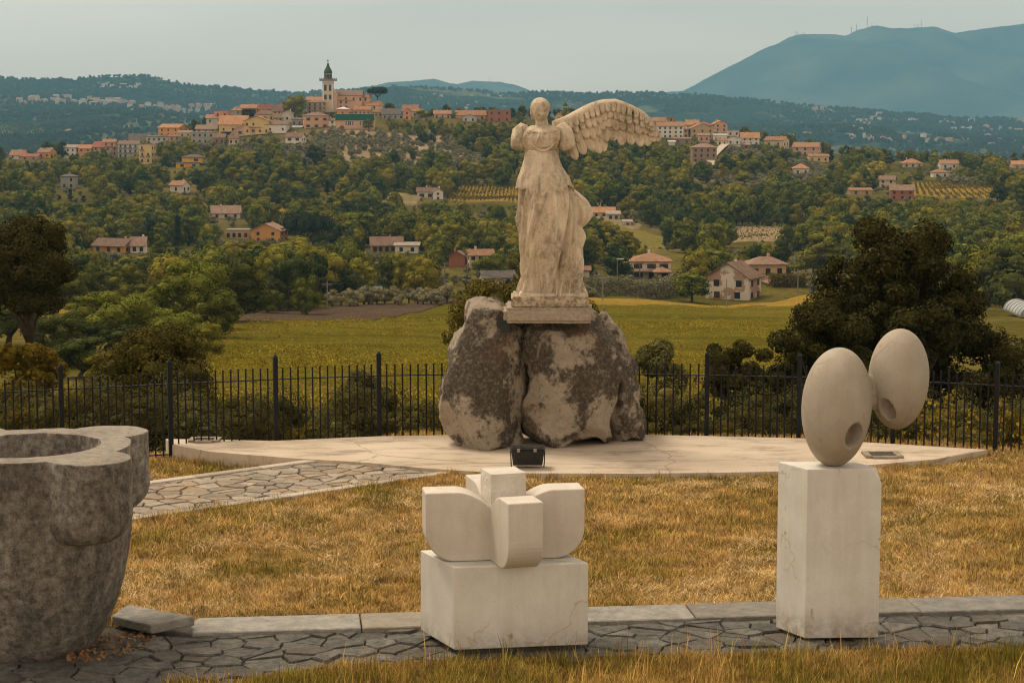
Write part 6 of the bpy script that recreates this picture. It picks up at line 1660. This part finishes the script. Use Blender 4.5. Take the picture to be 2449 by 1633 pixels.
# trees on the left beyond the meadow, one by one
NEAR = [(300, 690, 842, 150, 'broad', "wide green tree left of the meadow, behind the brown bush"), (235, 765, 872, 130, 'dark', "dark low tree at the left end of the meadow"), (400, 655, 800, 140, 'broad', "rounded tree above the brown bush"),
        (470, 612, 790, 150, 'broad', "tall tree at the upper left corner of the meadow"), (560, 600, 775, 140, 'dark', "dark tall tree at the corner of the ploughed strip"), (640, 588, 748, 110, 'broad', "green tree behind the ploughed strip at left"),
        (690, 600, 748, 120, 'dark', "dark rounded tree behind the ploughed strip"), (755, 575, 722, 110, 'broad', "tall leafy tree left of the olive row"), (640, 680, 752, 66, 'broad', "small tree at the edge of the ploughed strip"),
        (735, 655, 757, 60, 'broad', "slim young tree on the ploughed strip"), (815, 570, 700, 90, 'broad', "leafy tree above the olive row"), (950, 605, 695, 84, 'broad', "rounded tree behind the olive row"), (860, 625, 700, 70, 'broad', "small leafy tree above the olive row, right of the taller one"),
        (1175, 600, 690, 70, 'broad', "leafy tree before the cream house"), (360, 720, 835, 110, 'broad', "leafy tree between the dark low tree and the brown bush"), (150, 640, 745, 120, 'broad', "green tree behind the golden grass strip"), (520, 690, 810, 90, 'broad', "bushy tree at the meadow's left corner"),
        (20, 640, 830, 170, 'dark', "dark tree behind the big left tree"), (130, 740, 880, 120, 'dark', "dark bushy tree under the big left tree"), (590, 570, 660, 80, 'broad', "green tree before the orange gabled house"), (700, 566, 640, 90, 'broad', "green tree right of the orange gabled house"),
        (430, 735, 862, 120, 'broad', "leafy tree touching the left corner of the meadow"), (335, 770, 885, 130, 'dark', "dark leafy tree standing low between bush and meadow"), (190, 800, 905, 130, 'dark', "dark low tree just above the left fence"), (490, 770, 868, 90, 'broad', "small leafy tree at the lower left edge of the meadow"), (95, 860, 945, 110, 'broad', "low green tree between the yellow bush and the left fence"), (270, 835, 925, 110, 'broad', "low leafy tree left of the brownish bush"), (235, 690, 800, 130, 'broad', "green tree before the golden grass strip"), (2330, 600, 720, 130, 'broad', "green tree at the right edge behind the big dark tree"), (2430, 560, 690, 120, 'broad', "green tree above the greenhouse")]
for u, vt, vb, wpx, kd, lb_ in NEAR: tree_px(kd + 'n', u, vt, vb, lb_, wpx * 1.25)

# ---- the big near trees and bushes, each with its own crown
def big_tree(u, vt, vb, wpx, Y, mat, label, lobes_n, n, size, k, shape='round', base_f=.22, lr=(.22, .36), limbs=7, name="tree", cat="tree", r=None, gap=.35, ground=True, inner=.3, core=.5):
    rg = np.random.default_rng(k); p = P(u, vb, Y); s = mpp(Y, p.z); gz = float(Tz(p.x, p.y)); top = P(u, vt, Y).z
    p.z = gz if ground else p.z; h = top - p.z; w_ = wpx * s
    cb = (P(u, vb, Y).z - p.z) + (top - P(u, vb, Y).z) * base_f
    r_ = empty(name, p); tag(r_, label, cat)
    L = lobed(rg, w_, h, max(0, cb), lobes_n, lr=lr, shape=shape)
    link("crown", crown_mesh("crown_near", LM[mat], L, n, size, rg, inner, gap, core), r_)
    b = MB(); r = r or w_ * .028; fork = max(.3, cb * .75)
    b.tube([(0, 0, -.5), (0, 0, fork * .5), (w_ * .01, 0, fork)], [r * 1.3, r, r * .9], 10)
    for c, rr in L[::max(1, len(L) // (limbs + 3))]:
        m1 = (c[0] * .35, c[1] * .35, fork + (c[2] - fork) * .45); b.tube([(0, 0, fork * .93), m1, (c[0] * .9, c[1] * .9, c[2])], [r * .6, r * .42, r * .1], 7)
    link("trunk", b.mesh("trunk_near", M['bark'], True), r_); return r_
big_tree(75, 518, 880, 290, 78, 'oak', "large dark oak with forked trunk at the left edge behind the fence", 46, 52000, .10, 1, base_f=.36, lr=(.20, .32), r=.17, limbs=9)
big_tree(2140, 480, 1075, 640, 58, 'oak', "largest dark broad tree behind the fence at right", 160, 130000, .085, 2, 'pyr', .0, (.11, .19), r=.22, limbs=14, gap=.30, core=.6)
big_tree(1975, 705, 1075, 360, 50, 'oak', "dark spreading tree at the left foot of the largest dark tree", 60, 52000, .075, 12, 'dome', .0, (.15, .26), r=.12, limbs=9, gap=.3)
big_tree(405, 778, 1052, 420, 37, 'bushb', "brownish drooping bush behind the left fence", 44, 46000, .05, 3, 'dome', .02, (.2, .34), name="bush", cat="bush", r=.05)
big_tree(55, 805, 1062, 240, 36, 'bushy', "yellow-green small tree behind the fence above the basin", 26, 16000, .06, 4, 'round', .18, (.2, .34), name="bush", cat="bush", r=.07, gap=.15)
big_tree(1755, 806, 1040, 235, 37, 'oak', "dark leafy bush behind the right fence beside the boulders", 26, 19000, .06, 5, 'round', .05, (.2, .34), name="bush", cat="bush", r=.06, gap=.2)
big_tree(1565, 800, 1010, 190, 44, 'shrub', "grey-green bush behind the fence right of the boulders", 24, 15000, .055, 6, 'dome', .0, (.22, .34), name="bush", cat="bush", r=.05)
big_tree(1245, 640, 960, 400, 46, 'bushb', "brown-green tree behind the monument boulders", 48, 36000, .07, 7, 'round', .10, (.16, .27), r=.10, gap=.2)
big_tree(880, 885, 1012, 190, 33, 'shrub', "low grey bush behind the fence left of the boulders", 18, 12000, .04, 8, 'dome', .0, (.22, .36), name="bush", cat="bush", r=.03)
big_tree(2330, 880, 1120, 200, 29, 'oak', "dark bush low behind the fence at the right edge", 22, 16000, .045, 9, 'dome', .0, (.2, .34), name="bush", cat="bush", r=.04)
# yellow shoots at the right fence
for k, (u, vt) in enumerate([(2150, 985), (2182, 960), (2225, 990), (2262, 965), (2300, 1010), (2345, 985), (2385, 1030)]):
    p = P(u, 1100, 24.3); rg = np.random.default_rng(900 + k); s = mpp(24.3); h = (1110 - vt) * s; r_ = empty("leafy_shoot", (p.x, float(back_y(p.x)) + .22 + .1 * (k % 2), -.35)); tag(r_, "yellow-leaved shoot growing through the right fence", "plant", "yellow shoots at the right fence")
    ln3 = (rg.uniform(-.12, .12), rg.uniform(-.05, .1)); MB().tube([(0, 0, 0), (ln3[0] * .4, ln3[1] * .5, h * .6), (ln3[0], ln3[1], h + .3)], [.006, .005, .002], 5).build("stem", M['bark'], r_)
    t_ = rg.uniform(.25, 1.0, 60); pos = np.stack([ln3[0] * t_ + rg.normal(0, .05, 60), ln3[1] * t_ + rg.normal(0, .05, 60), t_ * (h + .3)], 1)
    link("foliage", quads_mesh("shoot_leaves", cards(pos, rg.normal(size=(60, 3)) + np.array([0, -.8, .2]), .055, rg), LM['yellow']), r_)
# undergrowth on the bank behind the fence
n0 = 2600; yy = 25.2 + 60 * rng.random(n0) ** 1.6; xx = rng.uniform(-.33, .33, n0) * yy; kp = (fbm(xx / 5, yy / 5, 3) > -.22) & (yy > back_y(xx) + .9) & ~((yy > 45) & (np.abs(xx / yy + .02) < .14))
xx, yy = xx[kp], yy[kp]; n1 = len(xx); tz_ = Tz(xx, yy); zl = CH - (rng.uniform(905, 1000, n1) - 250) / F * yy; s = np.clip(np.minimum(rng.uniform(.2, .8, n1), (zl - tz_) / 1.7), .10, 2)
scatter("undergrowth", [a[0] for a in PROTO['shrub']] + [a[0] for a in PROTO['tuftbush']], np.stack([xx, yy, Tz(xx, yy) - .05], 1), rng.choice([0, 1, 2, 0, 1, 2, 3, 4], n1), np.stack([0 * xx, 0 * xx, rng.uniform(0, 6.28, n1)], 1), np.stack([s, s, s * rng.uniform(.7, 1.2, n1)], 1), "scrubby undergrowth on the bank behind the fence")
# tufts standing in the meadow
tfm = []
for k in range(3):
    r2 = np.random.default_rng(700 + k); q = np.stack([r2.normal(0, .22, 26), r2.normal(0, .22, 26), r2.uniform(.03, .34, 26)], 1); tfm.append(quads_mesh("meadow_tuft", cards(q, r2.normal(size=(26, 3)) + np.array([0, -.5, .9]), .16, r2, .35), LM['meadow']))
n0 = 9000; uu = rng.uniform(430, 2050, n0); vv_ = 715 + 270 * rng.random(n0) ** 1.3; pp_ = []
for u, v in zip(uu, vv_):
    if v > 770 - (u - 500) * .035 + 6: pp_.append((u, v))
gy_ = np.exp(np.linspace(math.log(60), math.log(300), 300)); X_, Y_, Z_ = [], [], []
for u, v in pp_:
    a, dy, dz = ray(u, v); t_ = gy_ / dy; zt = np.interp(gy_, YK, ZK); b_i = np.nonzero(CH + dz * t_ < zt)[0]
    if len(b_i): X_.append(a * t_[b_i[0]]); Y_.append(gy_[b_i[0]])
X_, Y_ = np.array(X_), np.array(Y_); Y_ = Y_ * rng.uniform(.99, 1.01, len(Y_)); n1 = len(X_); s = rng.uniform(.5, 1.5, n1) * (1 + .8 * np.clip(fbm(X_ / 18, Y_ / 5, 3), -.5, .6))
scatter("meadow_tufts", tfm, np.stack([X_, Y_, Tz(X_, Y_) + .05], 1), rng.integers(0, 3, n1), np.stack([0 * X_, 0 * X_, rng.uniform(0, 6.28, n1)], 1), np.stack([s, s, s], 1), "uneven grass tufts standing in the meadow")
# poplar block at right
n0 = 420; rr_ = []
for k in range(n0):
    u = rng.uniform(2170, 2500); v = rng.uniform(535, 592); p = hit(u, v); rr_.append(p)
JP = [joined(a[0], a[1]) for a in PROTO['cypress'][:1]]
r2 = np.random.default_rng(61); pm_ = crown_mesh("poplar_crown", LM['broad'], lobed(r2, 2.6, 8, .6, 9, lr=(.7, .95), shape='dome'), 900, .42, r2, .1)
scatter("poplar_plantation", [pm_], [(p.x, p.y, p.z) for p in rr_], np.zeros(n0), np.stack([np.zeros(n0), np.zeros(n0), rng.uniform(0, 6.28, n0)], 1), np.stack([rng.uniform(.8, 1.1, n0)] * 3, 1), "dense young poplar plantation at the right")

# ================================================================== SMALL THINGS IN THE VALLEY
M['pole'] = simple("grey_pole", (.26, .24, .21), (.2, .18, .16), 3)
POLES = []
def pole(u, vt, vb, label, r=.13, lamp=False, arm=True):
    p = hit(u, vb); h = P(u, vt, p.y).z - p.z; r_ = empty("utility_pole" if not lamp else "street_lamp", p); tag(r_, label, "lamp" if lamp else "pole")
    MB().tube([(0, 0, -.5), (0, 0, h)], [r, r * .65], 8).build("shaft", M['pole'], r_)
    if lamp: MB().box((.6, 0, h + .05), (1.4, .3, .16)).build("lamp_head", M['whitetrim'], r_)
    elif arm: MB().box((0, 0, h - .5), (1.5, .12, .12)).build("crossarm", M['pole'], r_)
    POLES.append(Vector((p.x, p.y, p.z + h - .5))); return r_
pole(543, 703, 775, "thin pole at the left end of the ploughed strip", .10, arm=False)
pole(783, 672, 738, "power pole right of the slim young tree")
pole(993, 622, 690, "power pole left of the red brick house")
pole(1063, 633, 698, "concrete power pole left of the white barn")
pole(1118, 600, 665, "tall power pole between brick house and cream house")
pole(1441, 657, 724, "power pole rising from the long hedge")
pole(1530, 625, 672, "power pole before the white villa")
pole(1737, 668, 738, "thin pole before the peeling farmhouse", .1, arm=False)
pole(1908, 645, 705, "power pole right of the brown farmhouse")
pole(1476, 620, 688, "street lamp beside the dark round tree", .09, lamp=True)
pole(162, 454, 482, "street lamp beside the pointed conifer at left", .09, lamp=True)
pole(585, 455, 480, "street lamp in the trees below the white house", .09, lamp=True)
pole(682, 458, 482, "street lamp above the golden strip", .09, lamp=True)
pole(825, 585, 640, "street lamp left of the brown-roofed chalet", .1, lamp=True)
M['wire'] = simple("wire", (.03, .03, .03))
def wire(a, b, label):
    pts = []
    for k in range(13):
        t_ = k / 12; p = a.lerp(b, t_); p.z -= 1.1 * 4 * t_ * (1 - t_); pts.append(p)
    tag(MB().tube(pts, .035, 4).build("power_line", M['wire']), label, "power line")
wire(POLES[1], POLES[2], "power line above the olive row"); wire(POLES[2], POLES[3], "power line left of the white barn"); wire(POLES[3], POLES[5], "power line passing behind the statue"); wire(POLES[5], POLES[6], "power line before the white villa")
wire(POLES[6], POLES[8], "power line before the two farmhouses")
# hoop greenhouse at the right edge
M['poly'] = simple("greenhouse_film", (.36, .39, .39), (.26, .29, .29), 2, rough=.35)
p = hit(2474, 760); s = mpp(p.y, p.z); gr = empty("hoop_greenhouse", p); tag(gr, "white plastic hoop greenhouse at the right edge behind the dark tree", "greenhouse")
wd_, hh_, ln4 = 66 * s, 28 * s, 9
b = MB(); rings = [[(-wd_ / 2 * math.cos(math.pi * k / 14) , y, hh_ * math.sin(math.pi * k / 14)) for k in range(15)] for y in (0, ln4 / 3, 2 * ln4 / 3, ln4)]
b.loft(rings).build("cover", M['poly'], gr, True)
for j in range(7): MB().tube([(-wd_ / 2 * 1.01 * math.cos(math.pi * k / 14), ln4 * j / 6, hh_ * 1.01 * math.sin(math.pi * k / 14)) for k in range(15)], .06, 5).build("hoop", M['pole'], gr)
p = hit(880, 712); s = mpp(p.y, p.z); gr = empty("hoop_greenhouse", p); tag(gr, "small white plastic tunnel behind the olive row", "greenhouse")
b = MB(); rings = [[(x, -2.0 * math.cos(math.pi * k / 10), 1.9 * math.sin(math.pi * k / 10)) for k in range(11)] for x in (-34 * s, 0, 34 * s)]
b.loft(rings).build("cover", M['poly'], gr, True)
for x in (-30, -10, 10, 30): MB().tube([(x * s, -2.03 * math.cos(math.pi * k / 10), 1.93 * math.sin(math.pi * k / 10)) for k in range(11)], .05, 5).build("hoop", M['pole'], gr)
# pale lane in the right village
q = [hit(u, v, .4) for u, v in ((1738, 348), (1722, 360), (1706, 376), (1698, 388), (1702, 398), (1708, 410))]
b = MB(); vv = []
for p in q: vv += [(p.x - 2.0, p.y, p.z + .6), (p.x + 2.2, p.y, p.z + .6)]
b.add(vv, [(2 * i, 2 * i + 1, 2 * i + 3, 2 * i + 2) for i in range(len(q) - 1)]); struct(b.build("lane", simple("pale_lane", (.50, .43, .34), (.42, .36, .28), .6)), "pale lane running down from the right village")
M['tarp'] = simple("blue_tarp", (.02, .22, .45))
p = hit(1242, 526); s = mpp(p.y, p.z); o = MB().loft([[(-1.2, -.8, 0), (1.2, -.8, 0), (1.2, .8, 0), (-1.2, .8, 0)], [(-1.0, -.5, .9), (1.1, -.6, 1.2), (.9, .6, 1.4), (-.9, .5, 1.0)]]).build("tarpaulin", M['tarp'], None, loc=p); tag(o, "small bright blue tarpaulin on the slope left of the statue", "tarpaulin")

# ================================================================== GRASS
def grassmat(name, straw, straw2, green, gbias, tip=1.25):
    m = NM(name); g = m.new("ShaderNodeNewGeometry"); co = m.coord('World'); oi = m.new("ShaderNodeObjectInfo")
    # patches of green among the straw
    pg = m.math('ADD', m.math('MULTIPLY', m.noise(co, .9, 4), .9), m.math('MULTIPLY', g.outputs["Random Per Island"], .35))
    c = m.mix(m.ramp(g.outputs["Random Per Island"], [(0, 0), (1, 1)]), straw, straw2)
    c = m.mix(m.ramp(pg, [(gbias, 0), (gbias + .13, 1)]), c, green)
    c = m.mix(1.0, c, m.ramp(m.math('FRACT', m.math('MULTIPLY', g.outputs["Random Per Island"], 13.7), 0), [(0, .40), (1, 1.6)]), 'MULTIPLY')
    c = m.mix(1.0, c, m.ramp(m.noise(co, 3.3, 4, .7), [(.32, .55), (.68, 1.3)]), 'MULTIPLY')
    m.color(c); m.b.inputs["Roughness"].default_value = .7; m.b.inputs["Specular IOR Level"].default_value = .15; return m.m
M['straw'] = grassmat("dry_grass_blades", (.48, .275, .072), (.78, .53, .21), (.25, .205, .026), .61)
M['tall'] = grassmat("tall_grass_blades", (.48, .295, .075), (.66, .44, .14), (.20, .175, .020), .57)
M['hay'] = grassmat("cut_straw", (.55, .36, .135), (.74, .54, .27), (.40, .28, .08), .80)
def clump(name, n, rad, hmin, hmax, wid, lean, mat, rng, lay=.0):
    a = rng.uniform(0, 6.28, n); r_ = rad * np.sqrt(rng.random(n)); x, y = r_ * np.cos(a), r_ * np.sin(a); h = rng.uniform(hmin, hmax, n); d = rng.uniform(0, 6.28, n); ln5 = lean * rng.uniform(.2, 1.3, n)
    flat_ = rng.random(n) < lay; ln5 = np.where(flat_, 2.2, ln5); h = np.where(flat_, h * .35, h)
    dx, dy = np.cos(d), np.sin(d); px_, py_ = -dy, dx; w_ = wid * rng.uniform(.6, 1.3, n)
    def pt(t, ww): 
        k = t ** 1.5 * ln5 * h; z = h * t * (1 - .25 * np.minimum(ln5, 1) * t) + .004
        return np.stack([x + dx * k + px_ * w_ * ww, y + dy * k + py_ * w_ * ww, z], 1)
    V1 = np.stack([pt(0, -.5), pt(0, .5), pt(.55, .4), pt(.55, -.4)], 1); V2 = np.stack([pt(.55, -.4), pt(.55, .4), pt(1.0, .03), pt(1.0, -.03)], 1)
    me = bpy.data.meshes.new(name); V = np.stack([np.concatenate([V1[:, 0:1], V1[:, 1:2], V1[:, 2:3], V1[:, 3:4], V2[:, 2:3], V2[:, 3:4]], 1)], 0)[0]
    m_ = len(V); me.vertices.add(m_ * 6); me.vertices.foreach_set('co', V.astype(np.float32).ravel()); b6 = np.arange(m_)[:, None] * 6
    q = np.concatenate([b6 + np.array([[0, 1, 2, 3]]), b6 + np.array([[3, 2, 4, 5]])], 1).reshape(-1, 4).astype(np.int32)
    me.loops.add(q.size); me.loops.foreach_set('vertex_index', q.ravel()); me.polygons.add(len(q)); me.polygons.foreach_set('loop_start', np.arange(0, q.size, 4, dtype=np.int32)); me.update(calc_edges=True)
    me.materials.append(mat); return me
rg = np.random.default_rng(5)
cl = [clump("turf_clump", 64, .12, .015, .06, .0045, 1.1, M['straw'], rg, .5) for _ in range(6)]
N0 = 36000; yy = 15.2 + 9.4 * rg.random(N0) ** 1.1; xx = rg.uniform(-.41, .41, N0) * yy
def off_paving(x, y, m_=.03):
    ok = ~inpoly(x, y, TERR) & ~inpoly(x, y, DIAG) & ~inpoly(x, y, PATH) & (y < back_y(x) + .3)
    return ok & (np.hypot(x - BAS[0], y - BAS[1]) > BAS[2])
kp = off_paving(xx, yy); xx, yy = xx[kp], yy[kp]; n1 = len(xx); sc = rg.uniform(.6, 1.45, n1) * (1 + .9 * np.clip(fbm(xx * 1.1, yy * 1.1, 3), -.45, .9))
scatter("turf", cl, np.stack([xx, yy, lawn_z(xx, yy) - .003], 1), rg.integers(0, 6, n1), np.stack([0 * xx, 0 * xx, rg.uniform(0, 6.28, n1)], 1), np.stack([sc, sc, sc * rg.uniform(.6, 1.3, n1)], 1), "mown straw-coloured grass covering the lawn")
hay = [clump("hay_clump", 46, .16, .05, .11, .004, 2.6, M['hay'], rg, 1.0) for _ in range(4)]
N0 = 7200; yy = 15.6 + 8.6 * rg.random(N0); xx = rg.uniform(-.41, .41, N0) * yy; kp = off_paving(xx, yy) & (fbm(xx * .8 + 7, yy * .8, 3) > -.08); xx, yy = xx[kp], yy[kp]; n1 = len(xx); sc = rg.uniform(.6, 1.3, n1)
scatter("cut_hay", hay, np.stack([xx, yy, lawn_z(xx, yy) + .012], 1), rg.integers(0, 4, n1), np.stack([0 * xx, 0 * xx, rg.uniform(0, 6.28, n1)], 1), np.stack([sc, sc, sc], 1), "pale cut straw lying loose on the lawn")
# loose tufts and weeds along edges
c2 = [clump("tuft_clump", 26, .06, .04, .11, .005, .6, M['tall'], rg) for _ in range(4)]
ex, ey = [], []
for k in range(130):
    t_ = rg.random(); a, b = DD.lerp(DC, t_), None; ex.append(a.x + rg.normal(0, .04)); ey.append(a.y - .04 + rg.normal(0, .03))
for k in range(170):
    i = int(rg.integers(1, 13)); t_ = rg.random(); ex.append(TERR[i][0] + (TERR[i + 1][0] - TERR[i][0]) * t_); ey.append(TERR[i][1] + (TERR[i + 1][1] - TERR[i][1]) * t_ - .05 + rg.normal(0, .03))
for k in range(2000): ex.append(rg.uniform(-5.5, 6.5)); ey.append(rg.uniform(16, 23.3))
ex, ey = np.array(ex), np.array(ey); kp = off_paving(ex, ey); ex, ey = ex[kp], ey[kp]; n1 = len(ex); sc = rg.uniform(.4, 1.25, n1)
scatter("grass_tufts", c2, np.stack([ex, ey, lawn_z(ex, ey)], 1), rg.integers(0, 4, n1), np.stack([0 * ex, 0 * ex, rg.uniform(0, 6.28, n1)], 1), np.stack([sc, sc, sc], 1), "taller green-gold tufts along the paving edges")
# foreground grass strip in front of the slate path
c3 = [clump("foreground_clump", 45, .11, .03, .10, .0045, .7, M['tall'], rg, .2) for _ in range(4)] + [clump("stalk_clump", 7, .10, .14, .30, .006, .35, M['tall'], rg) for _ in range(3)]
edge = [G(560, 1640), G(820, 1603), G(1100, 1590), G(1500, 1583), G(1720, 1577), G(2100, 1568), G(2449, 1560), G(2650, 1556)]
N0 = 5200; xx = rg.uniform(-2.4, 4.6, N0); yl = np.interp(xx, [p.x for p in edge], [p.y for p in edge]); yy = yl - rg.random(N0) ** .8 * 1.7 + rg.normal(0, .03, N0)
n1 = len(xx); st_ = rg.random(n1) < .10; id_ = np.where(st_, rg.integers(4, 7, n1), rg.integers(0, 4, n1)); sc = rg.uniform(.6, 1.2, n1)
scatter("foreground_grass", c3, np.stack([xx, yy, np.full(n1, .02)], 1), id_, np.stack([0 * xx, 0 * xx, rg.uniform(0, 6.28, n1)], 1), np.stack([sc, sc, sc], 1), "rough green and golden grass at the front edge")
b = MB(); pts = [(p.x, p.y + .02, .045) for p in edge]; b.add(pts + [(p[0], 11.5, .045) for p in pts], [(i, i + 1, len(pts) + i + 1, len(pts) + i) for i in range(len(pts) - 1)])
struct(b.build("foreground_verge", M['lawn']), "grassy verge in front of the slate path")
# dead leaves and litter under the basin
n0 = 260; a = rg.uniform(-1.1, .5, n0); r_ = BAS[2] * rg.uniform(.85, 1.6, n0); pos = np.stack([BAS[0] + r_ * np.cos(a), BAS[1] + r_ * np.sin(a) * .7, np.full(n0, .06) + rg.uniform(0, .02, n0)], 1)
o = link("leaf_litter", quads_mesh("leaf_litter", cards(pos, rg.normal(size=(n0, 3)) * .5 + np.array([0, 0, 1]), .035, rg), simple("dead_leaves", (.20, .10, .04), (.30, .18, .08), 9, coord='World'))); tag(o, "dry leaf litter around the foot of the stone basin", kind='stuff')
